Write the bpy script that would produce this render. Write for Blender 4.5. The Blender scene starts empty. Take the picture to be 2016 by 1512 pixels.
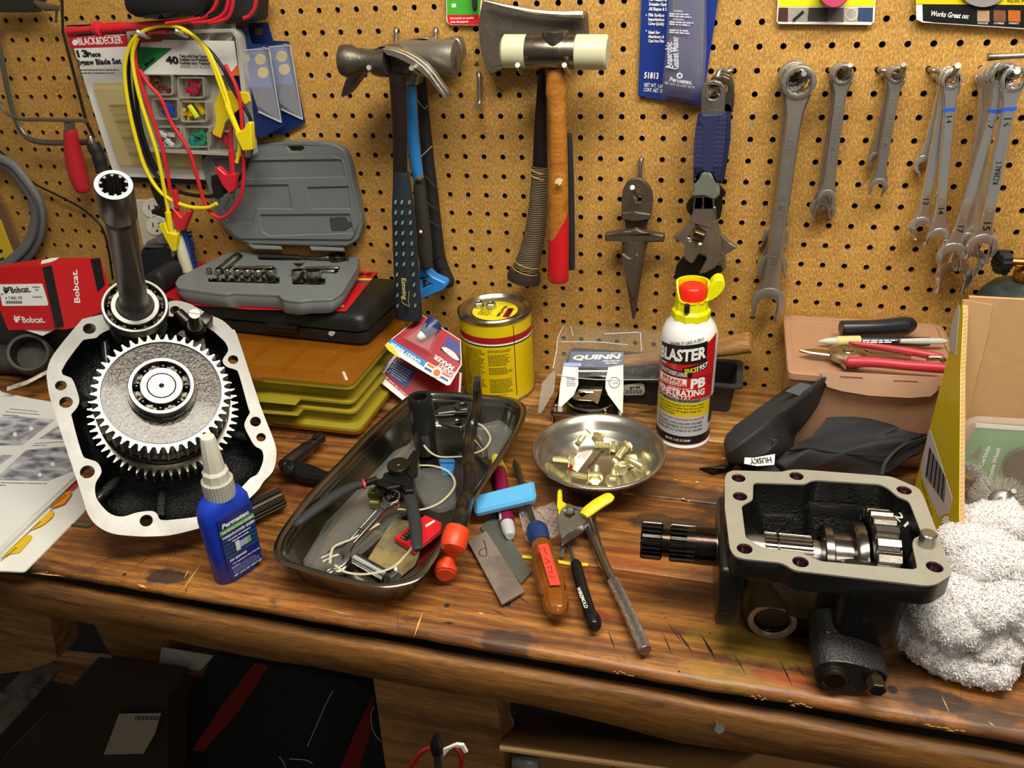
import bpy, bmesh, math, random
from mathutils import Matrix, Vector, Euler
from math import sin, cos, pi, radians, sqrt, atan2
random.seed(7)
SC = bpy.context.scene; COL = SC.collection
# ---------------- camera (calibrated on the one-inch pegboard grid) ----------------
ZT = 0.900                                    # bench top height
CR = Matrix(((0.96650677, 0.25229148, -0.04704967), (0.08533817, -0.48878586, -0.86822036), (-0.24204507, 0.83514462, -0.49391056)))
CP = Vector((0.18122845, -0.99004169, 0.06905063 + 0.491 + ZT)); FPX = 1551.69
cam = bpy.data.cameras.new('camera'); camo = bpy.data.objects.new('camera', cam); COL.objects.link(camo)
cam.sensor_width = 36; cam.lens = 36 * FPX / 2016; cam.clip_start = 0.02
camo.matrix_world = Matrix.Translation(CP) @ Matrix((CR[0], -CR[1], -CR[2])).transposed().to_4x4()
SC.camera = camo
# ---------------- light ----------------
w = bpy.data.worlds.new('world'); SC.world = w; w.use_nodes = True
w.node_tree.nodes['Background'].inputs[0].default_value = (1.0, 0.93, 0.84, 1)
w.node_tree.nodes['Background'].inputs[1].default_value = 0.17
def area(name, loc, target, sx, sy, power, col):
 l = bpy.data.lights.new(name, 'AREA'); l.shape = 'RECTANGLE'; l.size = sx; l.size_y = sy; l.energy = power; l.color = col
 o = bpy.data.objects.new(name, l); COL.objects.link(o); o.location = loc
 o.rotation_euler = (Vector(target) - Vector(loc)).to_track_quat('-Z', 'Y').to_euler()
 return o
area('shop_light', (0.32, -0.66, ZT + 1.30), (0.2, -0.25, ZT), 1.20, 0.28, 30, (1.0, 0.95, 0.83))
area('ceiling_fill', (1.0, -1.9, ZT + 1.55), (0, -0.2, ZT), 0.5, 0.5, 7, (1.0, 0.92, 0.80))  # weak fill added from above, stands for no known lamp
SC.view_settings.view_transform = 'Standard'; SC.view_settings.look = 'None'
SC.view_settings.exposure = 0.0; SC.view_settings.gamma = 1.0; SC.view_settings.use_curve_mapping = False
# ---------------- pixel -> world on real planes ----------------
def ray(u, v): return CR.transposed() @ Vector(((u - 1008) / FPX, (v - 756) / FPX, 1))
def onY(u, v, y=0.0):
 d = ray(u, v); return CP + d * ((y - CP.y) / d.y)
def onZ(u, v, h=0.0):                         # h = height above bench top
 d = ray(u, v); return CP + d * ((ZT + h - CP.z) / d.z)
def onX(u, v, x):
 d = ray(u, v); return CP + d * ((x - CP.x) / d.x)
def onP(u, v, p0, n):
 d = ray(u, v); n = Vector(n); return CP + d * ((Vector(p0) - CP).dot(n) / d.dot(n))
V = Vector
def frame(o, x, y=None, z=None):
 """matrix with origin o, x axis along x and z close to z"""
 x = V(x).normalized()
 if z is not None:
  z = V(z).normalized(); y = z.cross(x).normalized(); z = x.cross(y)
 else:
  y = V(y).normalized(); z = x.cross(y).normalized(); y = z.cross(x)
 m = Matrix((x, y, z)).transposed().to_4x4(); m.translation = V(o); return m
def zframe(o, z, x=(1, 0, 0)):
 z = V(z).normalized(); x = V(x)
 if abs(x.normalized().dot(z)) > .98: x = V((0, 1, 0))
 y = z.cross(x).normalized(); x = y.cross(z)
 m = Matrix((x, y, z)).transposed().to_4x4(); m.translation = V(o); return m
def T(x=0, y=0, z=0): return Matrix.Translation((x, y, z))
def RX(a): return Matrix.Rotation(radians(a), 4, 'X')
def RY(a): return Matrix.Rotation(radians(a), 4, 'Y')
def RZ(a): return Matrix.Rotation(radians(a), 4, 'Z')
# ---------------- materials ----------------
MATS = {}
def lin(c):
 if isinstance(c, str):
  c = [int(c[i:i + 2], 16) / 255 for i in (0, 2, 4)]
  c = [x / 12.92 if x <= .04045 else ((x + .055) / 1.055) ** 2.4 for x in c]
 return (c[0], c[1], c[2], 1)
class NT:
 def __init__(s, name):
  s.m = bpy.data.materials.new(name); s.m.use_nodes = True; s.t = s.m.node_tree; s.b = s.t.nodes['Principled BSDF']
  s.tc = s.t.nodes.new('ShaderNodeTexCoord')
 def n(s, ty, **k):
  x = s.t.nodes.new(ty)
  for a, v in k.items():
   if a.startswith('i_'):
    key = a[2:]; key = int(key) if key.isdigit() else key.replace('_', ' ')
    if isinstance(v, bpy.types.NodeSocket): s.t.links.new(v, x.inputs[key])
    else: x.inputs[key].default_value = v
   else: setattr(x, a, v)
  return x
 def lk(s, a, b): s.t.links.new(a, b)
 def coord(s, sc=(1, 1, 1), which='Object', loc=(0, 0, 0)):
  return s.n('ShaderNodeMapping', i_Vector=s.tc.outputs[which], i_Scale=sc, i_Location=loc).outputs[0]
 def noise(s, scale, detail=4, rough=.6, vec=None, dist=0):
  return s.n('ShaderNodeTexNoise', i_Vector=vec or s.tc.outputs['Object'], i_Scale=scale, i_Detail=detail, i_Roughness=rough, i_Distortion=dist).outputs['Fac']
 def ramp(s, fac, stops, interp='LINEAR'):
  r = s.n('ShaderNodeValToRGB', i_Fac=fac); e = r.color_ramp; e.interpolation = interp
  while len(e.elements) < len(stops): e.elements.new(.5)
  for x, (p, c) in zip(e.elements, stops): x.position = p; x.color = lin(c) if not isinstance(c, (int, float)) else (c, c, c, 1)
  return r.outputs[0]
 def mix(s, f, a, b, mode='MIX'):
  x = s.n('ShaderNodeMix', data_type='RGBA', blend_type=mode)
  for v, i in ((f, 0), (a, 6), (b, 7)):
   if isinstance(v, bpy.types.NodeSocket): s.lk(v, x.inputs[i])
   elif i == 0: x.inputs[0].default_value = v
   else: x.inputs[i].default_value = lin(v) if not isinstance(v, (int, float)) else (v, v, v, 1)
  return x.outputs[2]
 def math(s, op, a, b=0.0, c=0.0):
  x = s.n('ShaderNodeMath', operation=op)
  for i, v in enumerate((a, b, c)):
   if isinstance(v, bpy.types.NodeSocket): s.lk(v, x.inputs[i])
   else: x.inputs[i].default_value = v
  return x.outputs[0]
 def bump(s, h, strength=.3, dist=.001):
  x = s.n('ShaderNodeBump', i_Height=h, i_Strength=strength, i_Distance=dist); s.lk(x.outputs[0], s.b.inputs['Normal'])
 def set(s, **k):
  for a, v in k.items():
   key = a.replace('_', ' ')
   if isinstance(v, bpy.types.NodeSocket): s.lk(v, s.b.inputs[key])
   else: s.b.inputs[key].default_value = v
def M(col, rough=.5, metal=0., var=.12, sc=60, bump=0., bsc=300, coat=0., trans=0., alpha=1., ior=1.45, col2=None, sc2=25, th=.55, rv=.1, emit=None, sss=0., aniso=None, sheen=0.):
 key = (col, rough, metal, var, sc, bump, bsc, coat, trans, alpha, ior, col2, sc2, th, rv, sss, aniso, sheen)
 if key in MATS: return MATS[key]
 s = NT('m_' + str(col)); c = lin(col)
 n = s.noise(sc, 5, .65)
 base = s.mix(n, tuple(x * (1 - var) for x in c[:3]), tuple(min(1, x * (1 + var)) for x in c[:3]))
 if col2 is not None:
  n2 = s.noise(sc2, 6, .7)
  base = s.mix(s.ramp(n2, [(th - .07, 0.), (th + .07, 1.)]), base, col2)
 s.set(Base_Color=base, Metallic=metal, IOR=ior, Alpha=alpha)
 r = s.n('ShaderNodeMapRange', i_Value=s.noise(sc * .7, 5, .7), i_3=max(0.02, rough - rv), i_4=min(1, rough + rv)).outputs[0]
 s.set(Roughness=r)
 if coat: s.set(Coat_Weight=coat, Coat_Roughness=.08)
 if trans: s.set(Transmission_Weight=trans)
 if sss: s.set(Subsurface_Weight=sss, Subsurface_Scale=.01)
 if sheen: s.set(Sheen_Weight=sheen)
 if bump:
  h = s.noise(bsc, 3, .6, vec=s.coord(aniso) if aniso else None); s.bump(h, min(1, bump), .0006 if bump <= .3 else .0022 * bump)
 MATS[key] = s.m; return s.m
# ---------------- mesh builder ----------------
class MB:
 def __init__(s): s.bm = bmesh.new(); s.mats = []; s.mi = 0; s.x = Matrix()
 def mat(s, m):
  if m not in s.mats: s.mats.append(m)
  s.mi = s.mats.index(m); return s
 def at(s, m): s.x = m; return s
 def _add(s, vs, fs):
  b = s.bm; V_ = [b.verts.new(s.x @ V(v)) for v in vs]; out = []
  for f in fs:
   try: q = b.faces.new([V_[i] for i in f]); q.material_index = s.mi; q.smooth = True; out.append(q)
   except ValueError: pass
  return V_, out
 def box(s, lo, hi, bev=0., seg=2):
  x0, y0, z0 = lo; x1, y1, z1 = hi
  vs = [(x0, y0, z0), (x1, y0, z0), (x1, y1, z0), (x0, y1, z0), (x0, y0, z1), (x1, y0, z1), (x1, y1, z1), (x0, y1, z1)]
  v, f = s._add(vs, [(0, 3, 2, 1), (4, 5, 6, 7), (0, 1, 5, 4), (1, 2, 6, 5), (2, 3, 7, 6), (3, 0, 4, 7)])
  if bev:
   es = list({e for q in f for e in q.edges})
   r = bmesh.ops.bevel(s.bm, geom=es, offset=bev, segments=seg, profile=.5, affect='EDGES')
   for q in r['faces']: q.material_index = s.mi; q.smooth = True
  return s
 def rings(s, rs, close=True, cap0=True, cap1=True):
  """loft of rings (lists of equal count points)"""
  n = len(rs[0]); vs = [p for r in rs for p in r]; fs = []
  for i in range(len(rs) - 1):
   for j in range(n if close else n - 1):
    k = (j + 1) % n; fs.append((i * n + j, i * n + k, (i + 1) * n + k, (i + 1) * n + j))
  if cap0: fs.append(tuple(range(n - 1, -1, -1)))
  if cap1: fs.append(tuple((len(rs) - 1) * n + j for j in range(n)))
  s._add(vs, fs); return s
 def lathe(s, prof, seg=32, cap0=False, cap1=False, a0=0., a1=360., sx=1., sy=1.):
  """prof: [(r,z)...] about local z"""
  full = abs(a1 - a0 - 360) < 1e-6; m = seg if full else seg + 1
  rs = [[(r * sx * cos(radians(a0) + (radians(a1 - a0)) * j / seg), r * sy * sin(radians(a0) + radians(a1 - a0) * j / seg), z) for j in range(m)] for r, z in prof]
  return s.rings(rs, full, cap0, cap1)
 def cyl(s, r, z0, z1, seg=24, r2=None, bev=0.):
  r2 = r if r2 is None else r2
  if bev: return s.lathe([(r - bev, z0), (r, z0 + bev), (r2, z1 - bev), (r2 - bev, z1)], seg, True, True)
  return s.lathe([(r, z0), (r2, z1)], seg, True, True)
 def ringcyl(s, r0, r1, z0, z1, seg=32, bev=0.):
  """annular tube"""
  p = [(r0, z0), (r0, z1), (r1, z1), (r1, z0), (r0, z0)] if not bev else [(r0, z0 + bev), (r0, z1 - bev), (r0 + bev, z1), (r1 - bev, z1), (r1, z1 - bev), (r1, z0 + bev), (r1 - bev, z0), (r0 + bev, z0), (r0, z0 + bev)]
  return s.lathe(p[::-1], seg)
 def prism(s, pts, z0, z1, holes=(), bev=0., seg=1, sx=1., taper=1.):
  """extrude 2-D outline (with holes) from z0 to z1 (local)"""
  from mathutils.geometry import tessellate_polygon
  lp = [[V((p[0], p[1], 0)) for p in q] for q in (pts, *holes)]
  def area2(q): return sum(q[i].x * q[(i + 1) % len(q)].y - q[(i + 1) % len(q)].x * q[i].y for i in range(len(q)))
  if area2(lp[0]) < 0: lp[0].reverse()
  for i in range(1, len(lp)):
   if area2(lp[i]) > 0: lp[i].reverse()
  flat = [p for q in lp for p in q]; n = len(flat)
  cx = sum(p.x for p in lp[0]) / len(lp[0]); cy = sum(p.y for p in lp[0]) / len(lp[0])
  tris = tessellate_polygon(lp)
  vs = [(p.x, p.y, z0) for p in flat] + [(cx + (p.x - cx) * taper, cy + (p.y - cy) * taper, z1) for p in flat]
  fs = []
  for t in tris:
   a, b_, c = flat[t[0]], flat[t[1]], flat[t[2]]
   if (b_ - a).cross(c - a).z < 0: t = (t[0], t[2], t[1])
   fs.append((t[0], t[2], t[1])); fs.append(tuple(i + n for i in t))
  o = 0; rim = []
  for q in lp:
   m = len(q)
   for j in range(m):
    k = (j + 1) % m; fs.append((o + j, o + k, o + k + n, o + j + n)); rim.append((o + j, o + k)); rim.append((o + j + n, o + k + n))
   o += m
  v, f = s._add(vs, fs)
  if bev:
   rs = {frozenset((v[a], v[b])) for a, b in rim}
   es = [e for e in {e for q in f for e in q.edges} if frozenset(e.verts) in rs]
   r = bmesh.ops.bevel(s.bm, geom=es, offset=bev, segments=seg, profile=.5, affect='EDGES')
   for q in r['faces']: q.material_index = s.mi; q.smooth = True
  return s
 def tube(s, pts, r, seg=10, caps=True, flat=None, smooth=0, up=None):
  """sweep; r may be a number or list; flat=(a,b) radii factors"""
  P = [V(p) for p in pts]
  R_ = list(r) if isinstance(r, (list, tuple)) else [r] * len(P)
  if smooth: P, R_ = crom(P, smooth, R_)
  n = len(P); t = [(P[min(i + 1, n - 1)] - P[max(i - 1, 0)]).normalized() for i in range(n)]
  nrm = V(up) if up is not None else (V((0, 0, 1)) if abs(t[0].z) < .9 else V((1, 0, 0)))
  nrm = (nrm - t[0] * nrm.dot(t[0])).normalized(); rs = []
  a_, b_ = flat or (1, 1)
  for i in range(n):
   nrm = (nrm - t[i] * nrm.dot(t[i])).normalized(); bn = t[i].cross(nrm)
   rs.append([P[i] + (nrm * cos(2 * pi * j / seg) * a_ + bn * sin(2 * pi * j / seg) * b_) * R_[i] for j in range(seg)])
  return s.rings(rs, True, caps, caps)
 def loop(s, pts, r, seg=10, smooth=6):
  P = [V(p) for p in pts]; n = len(P); Q = []
  for i in range(n):
   for k in range(smooth):
    Q.append(cr4(P[i - 1], P[i], P[(i + 1) % n], P[(i + 2) % n], k / smooth))
  m = len(Q); c = sum(Q, V()) / m; nv = sum(((Q[i] - c).cross(Q[(i + 1) % m] - c) for i in range(m)), V()).normalized(); rs = []
  for i in range(m):
   t = (Q[(i + 1) % m] - Q[i - 1]).normalized(); b_ = t.cross(nv).normalized()
   rs.append([Q[i] + (nv * cos(2 * pi * j / seg) + b_ * sin(2 * pi * j / seg)) * r for j in range(seg)])
  rs.append(rs[0]); return s.rings(rs, True, False, False)
 def sphere(s, c, r, seg=16, sc=(1, 1, 1)):
  h = seg // 2; rs = [[V(c) + V((r * sc[0] * sin(pi * i / h) * cos(2 * pi * j / seg), r * sc[1] * sin(pi * i / h) * sin(2 * pi * j / seg), r * sc[2] * cos(pi * i / h))) for j in range(seg)] for i in range(h, -1, -1)]
  return s.rings(rs, True, False, False)
 def quad(s, a, b, c, d): s._add([a, b, c, d], [(0, 1, 2, 3)]); return s
 def poly(s, pts): s._add(pts, [tuple(range(len(pts)))]); return s
 def grid(s, fn, nu, nv, closeu=False):
  vs = [fn(i / nu, j / nv) for j in range(nv + 1) for i in range(nu + (0 if closeu else 1))]; m = nu + (0 if closeu else 1); fs = []
  for j in range(nv):
   for i in range(nu):
    k = (i + 1) % m if closeu else i + 1
    fs.append((j * m + i, j * m + k, (j + 1) * m + k, (j + 1) * m + i))
  s._add(vs, fs); return s
 def text(s, body, size, m, sx=1., bold=0., depth=.0001, al='LEFT', shear=0., sp=1.):
  """lettering, flat in local xy of matrix m, cap height about 0.7*size"""
  c = bpy.data.curves.new('t', 'FONT'); c.body = body; c.size = size; c.align_x = al; c.offset = bold * size; c.shear = shear; c.space_character = sp
  c.extrude = depth; c.resolution_u = 2; c.fill_mode = 'BOTH'
  o = bpy.data.objects.new('t', c); me = o.to_mesh(); mm = s.x @ m @ Matrix.Diagonal((sx, 1, 1, 1))
  vs = [mm @ v.co for v in me.vertices]; sv = s.x; s.x = Matrix(); s._add(vs, [tuple(p.vertices) for p in me.polygons]); s.x = sv
  o.to_mesh_clear(); bpy.data.objects.remove(o); bpy.data.curves.remove(c); return s
 def build(s, name, parent=None, mat=None, world=False, bev=0., sub=0, solid=0., ang=35, flat=False):
  if mat is not None and not s.mats: s.mats = [mat]
  me = bpy.data.meshes.new(name); bmesh.ops.remove_doubles(s.bm, verts=s.bm.verts, dist=1e-7)
  if not solid: bmesh.ops.recalc_face_normals(s.bm, faces=s.bm.faces)
  s.bm.to_mesh(me); s.bm.free()
  for m in s.mats: me.materials.append(m)
  if flat: me.shade_flat()
  elif not sub: me.set_sharp_from_angle(angle=radians(ang))
  o = bpy.data.objects.new(name, me); COL.objects.link(o); wm = Matrix()
  if parent is not None:
   o.parent = parent; wm = WM[parent.name]
   if world: me.transform(wm.inverted())
  WM[o.name] = wm
  if solid: md = o.modifiers.new('solid', 'SOLIDIFY'); md.thickness = solid; md.offset = 0
  if bev: md = o.modifiers.new('bevel', 'BEVEL'); md.width = bev; md.segments = 2; md.limit_method = 'ANGLE'; md.angle_limit = radians(40)
  if sub: md = o.modifiers.new('sub', 'SUBSURF'); md.levels = md.render_levels = sub
  return o
WM = {}
def cr4(p0, p1, p2, p3, t):
 return .5 * ((2 * p1) + (p2 - p0) * t + (2 * p0 - 5 * p1 + 4 * p2 - p3) * t * t + (3 * p1 - p0 - 3 * p2 + p3) * t ** 3)
def crom(P, k, R_=None):
 Q = []; S = []; n = len(P)
 for i in range(n - 1):
  for j in range(k):
   t = j / k; Q.append(cr4(P[max(i - 1, 0)], P[i], P[i + 1], P[min(i + 2, n - 1)], t))
   if R_: S.append(R_[i] * (1 - t) + R_[i + 1] * t)
 Q.append(P[-1]); S.append(R_[-1] if R_ else 0)
 return Q, S
def sm2(pts, k=4, closed=True):
 """smooth a closed 2-D outline"""
 P = [V((p[0], p[1], 0)) for p in pts]; n = len(P); Q = []
 for i in range(n):
  for j in range(k): Q.append(cr4(P[i - 1], P[i], P[(i + 1) % n], P[(i + 2) % n], j / k))
 return [(q.x, q.y) for q in Q]
def rpoly(pts, r=.003, k=4):
 """round the corners of a closed polygon; a point may carry its own radius"""
 out = []; n = len(pts)
 for i in range(n):
  p = V(pts[i][:2]); a = V(pts[i - 1][:2]); b = V(pts[(i + 1) % n][:2]); rr = pts[i][2] if len(pts[i]) > 2 else r
  u = a - p; v = b - p; d = min(rr, u.length * .45, v.length * .45)
  if d < 1e-6: out.append((p.x, p.y)); continue
  s_ = p + u.normalized() * d; e = p + v.normalized() * d
  for j in range(k + 1):
   t = j / k; q = s_ * (1 - t) ** 2 + p * 2 * t * (1 - t) + e * t * t; out.append((q.x, q.y))
 return out
def circ(cx, cy, r, n=20, sx=1.): return [(cx + r * sx * cos(2 * pi * i / n), cy + r * sin(2 * pi * i / n)) for i in range(n)]
def rrect(x0, y0, x1, y1, r, k=4): return rpoly([(x0, y0), (x1, y0), (x1, y1), (x0, y1)], r, k)
def tag(o, label=None, cat=None, group=None, kind=None):
 if label: o['label'] = label
 if cat: o['category'] = cat
 if group: o['group'] = group
 if kind: o['kind'] = kind
 return o
def thing(name, label, cat, m, group=None):
 """Empty at the thing's base"""
 if not isinstance(m, Matrix): m = Matrix.Translation(V(m))
 o = bpy.data.objects.new(name, None); COL.objects.link(o); o.empty_display_size = .02; o.matrix_world = m; WM[o.name] = m.copy()
 return tag(o, label, cat, group)
def copy_tree(o, m=None, parent=None):
 c = o.copy(); COL.objects.link(c); WM[c.name] = WM[o.name]
 if parent is not None: c.parent = parent; WM[c.name] = WM[parent.name]
 if m is not None: c.matrix_world = m; WM[c.name] = m.copy()
 for ch in [x for x in bpy.data.objects if x.parent == o]: copy_tree(ch, None, c)
 return c
# common materials
STEEL = M('8e8b86', .32, 1., .15, 80, .15, 500); CHROME = M('e6e5e2', .15, .9, .05, 40, rv=.05)
DSTEEL = M('55514c', .42, 1., .25, 60, .2, 300); BLK = M('121212', .45, 0, .2); BLKR = M('1a1b1c', .62, 0, .2, 100, .2, 500)
WHITE = M('e8e6df', .5); PAPER = M('e9e8e2', .8, 0, .04); RED = M('c01f22', .45); YEL = M('e3c60c', .45)
CLEAR = M('f4f4f4', .06, 0, 0., trans=1., alpha=.35, rv=.02)
def Zm(ox, oy, w, n):
 """reads positions measured in an enlarged crop: origin, crop width, enlarged width"""
 k = w / n
 return lambda pts: [(ox + p[0] * k, oy + p[1] * k, *((p[2] * k, *p[3:]) if len(p) > 2 else ())) for p in pts]
def mpp(P): return CR[2].dot(V(P) - CP) / FPX
def WT(b, pts, y=None, seg=14, smooth=3, flat=None, caps=True, up=None):
 """round bar in front of the board: (u, v, width_px[, y])"""
 P = [onY(p[0], p[1], p[3] if len(p) > 3 else y) for p in pts]
 return b.tube(P, [p[2] / 2 * mpp(q) for p, q in zip(pts, P)], seg, caps, flat, smooth, up=up)
def BT(b, pts, h=None, seg=14, smooth=3, flat=None, caps=True, up=(0, 0, 1)):
 """round bar over the bench: (u, v, width_px[, h])"""
 P = [onZ(p[0], p[1], p[3] if len(p) > 3 else h) for p in pts]
 return b.tube(P, [p[2] / 2 * mpp(q) for p, q in zip(pts, P)], seg, caps, flat, smooth, up=up)
def WP(b, px, y, th, rnd=None, k=3, holes=(), bev=0., taper=1.):
 """outline traced on the plane y; solid from y back towards the board by th"""
 f = lambda L: [(q.x, q.z) for q in (onY(u[0], u[1], y) for u in L)]
 P = f(px); P = sm2(P, k) if rnd == 's' else (rpoly(P, rnd, k) if rnd else P)
 old = b.x; b.x = old @ Matrix(((1, 0, 0, 0), (0, 0, -1, y), (0, 1, 0, 0), (0, 0, 0, 1)))
 b.prism(P, -th, 0, [f(h) for h in holes], bev=bev, taper=taper); b.x = old; return b
def BP(b, px, h, th, rnd=None, k=3, holes=(), bev=0., taper=1.):
 """outline traced on the horizontal plane at height h; solid from h down by th"""
 f = lambda L: [(q.x, q.y) for q in (onZ(u[0], u[1], h) for u in L)]
 P = f(px); P = sm2(P, k) if rnd == 's' else (rpoly(P, rnd, k) if rnd else P)
 b.prism(P, ZT + h - th, ZT + h, [f(q) for q in holes], bev=bev, taper=taper); return b
def tfit(b, body, P0, P1, hgt, n, bold=0., shear=0., depth=.00008, al=0):
 """lettering fitted between two points on a surface with normal n; hgt = capital height"""
 m = frame(P0, V(P1) - V(P0), None, n); size = hgt / .7
 c = bpy.data.curves.new('t', 'FONT'); c.body = body; c.size = size; o = bpy.data.objects.new('t', c); me = o.to_mesh()
 xs = [v.co.x for v in me.vertices] or [0, 1]; wd = max(xs) - min(xs); o.to_mesh_clear(); bpy.data.objects.remove(o); bpy.data.curves.remove(c)
 return b.text(body, size, m @ T(0, 0, .00012), (V(P1) - V(P0)).length / max(wd, 1e-6), bold, depth, 'LEFT', shear)
def wt(b, body, p0, p1, hpx, y, bold=0., shear=0.):
 P0, P1 = onY(p0[0], p0[1], y), onY(p1[0], p1[1], y); return tfit(b, body, P0, P1, hpx * mpp(P0), (0, -1, 0), bold, shear)
def lines(b, n, p0, p1, p2, p3, fit, hgt, seed=1, n_=(0, -1, 0), ragged=.25):
 """a block of unreadably small print: rows of short dashes between left edge p0-p2 and right edge p1-p3"""
 rnd = random.Random(seed)
 for i in range(n):
  t = i / max(1, n - 1); a = V(p0).lerp(V(p2), t); c = V(p1).lerp(V(p3), t); e = 1 - ragged * rnd.random(); x = 0.
  nn = V(n_).normalized(); d = (c - a); L = d.length; d = d.normalized(); up = nn.cross(d)
  while x < L * e:
   w_ = min(L * e - x, hgt * rnd.uniform(1.2, 4.5)); q = a + d * x + nn * .00015
   b.quad(q, q + d * w_, q + d * w_ + up * hgt * .7, q + up * hgt * .7); x += w_ + hgt * .6
def gear12(r, n=12, d=.12): return [(r * (1 - (d if k % 2 else 0)) * cos(pi * k / n), r * (1 - (d if k % 2 else 0)) * sin(pi * k / n)) for k in range(2 * n)]
def wrench(name, label, cat, A, B, n, R, J, w0, w1, th, mat, group=None, txt=(), a=15, raised=True, mark=None, slot=.56):
 """combination wrench: ring centred at A, open jaw centred at B, n = face normal"""
 m = frame(A, V(B) - V(A), None, n); L = (V(B) - V(A)).length; t = thing(name, label, cat, m, group)
 b = MB(); b.mat(mat)
 rs = []
 for i in range(13):
  f = i / 12; x = R * .72 + (L - R * .72 - J * .62) * f; e = max(0, 1 - min(f, 1 - f) * 7)
  w_ = (w0 * (1 - f) + w1 * f) / 2; w_ = w_ * (1 + .75 * e * e); h = th * (.42 + .10 * (1 - e)); r = [(x, w_ * sx, h * sz) for sx, sz in ((-1, -.35), (-.8, -.9), (-.35, -1), (.35, -1), (.8, -.9), (1, -.35), (1, .35), (.8, .9), (.35, 1), (-.35, 1), (-.8, .9), (-1, .35))]
  rs.append(r)
 b.rings(rs)
 if raised: b.at(T(L * .5, 0, th * .50)).prism(rrect(-L * .27, -w1 * .30, L * .27, w1 * .30, w1 * .28), 0, th * .06, [rrect(-L * .262, -w1 * .22, L * .262, w1 * .22, w1 * .2)])
 b.build('shank', t, ang=40)
 b = MB(); b.mat(mat).prism(circ(0, 0, R, 40), -th * .62, th * .62, [gear12(R * .66)], bev=R * .10, seg=2); b.build('ring_end', t, ang=30)
 b = MB(); s = J * slot; e = V((cos(radians(a)), sin(radians(a)))); q = V((-e.y, e.x)); P = []
 for k in range(25):
  u = radians(a + 46 + (314 - 46) * k / 24); P.append((L + J * cos(u), J * .96 * sin(u)))
 def pt(x, y): v = V((e[0] * x + q[0] * y, e[1] * x + q[1] * y)); return (L + v.x, v.y)
 P += [pt(J * 1.02, -J * .80), pt(J * 1.05, -s), pt(J * .2, -s), pt(-J * .18, -s * .8), pt(-J * .34, -s * .3), pt(-J * .34, s * .3), pt(-J * .18, s * .8), pt(J * .2, s), pt(J * 1.05, s), pt(J * 1.02, J * .80)]
 b.mat(mat).prism(P, -th * .5, th * .5, bev=th * .12, seg=2); b.build('open_end', t, ang=30)
 if txt or mark:
  b = MB()
  for body, x0, x1, hh, col, flip in txt:
   if b.bm.verts: b.build('stamped_marking', t); b = MB()
   b.mat(col); y0 = -hh / 2
   if flip: tfit(b, body, (L * x1, -y0, th * .53), (L * x0, -y0, th * .53), hh, (0, 0, 1), .01)
   else: tfit(b, body, (L * x0, y0, th * .53), (L * x1, y0, th * .53), hh, (0, 0, 1), .01)
  if mark: b.build('stamped_marking', t); b = MB(); b.mat(mark[1]).box((L * mark[0], -w0 * .52, -th * .2), (L * mark[0] + .004, w0 * .52, th * .54))
  b.build('colour_mark' if mark else 'stamped_marking', t)
 return t
def pmat(p0, n, x):
 n = V(n).normalized(); x = V(x); x = (x - n * x.dot(n)).normalized(); y = n.cross(x); m = Matrix((x, y, n)).transposed().to_4x4(); m.translation = V(p0); return m
def PP(b, px, m, th, rnd=None, k=3, bev=0., holes=(), off=0.):
 """outline traced on the plane of matrix m (face normal = local z); solid th behind the face"""
 mi = m.inverted(); n = m.col[2].to_3d(); f = lambda L: [((mi @ onP(u[0], u[1], m.translation, n)).x, (mi @ onP(u[0], u[1], m.translation, n)).y) for u in L]
 P = f(px); P = sm2(P, k) if rnd == 's' else (rpoly(P, rnd, k) if rnd else P); o = b.x; b.x = o @ m; b.prism(P, off - th, off, [f(h) for h in holes], bev=bev); b.x = o; return b
def ptx(b, body, p0, p1, hpx, m, off=.0003, bold=0., shear=0.):
 n = m.col[2].to_3d().normalized(); o = m.translation + n * off; P0, P1 = onP(p0[0], p0[1], o, n), onP(p1[0], p1[1], o, n); return tfit(b, body, P0, P1, hpx * mpp(P0), n, bold, shear)
def pln(b, n_, q, m, hgt, seed=1, off=.0003, ragged=.25):
 n = m.col[2].to_3d().normalized(); o = m.translation + n * off; lines(b, n_, *[onP(u, v, o, n) for u, v in q], None, hgt, seed, n, ragged)
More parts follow.
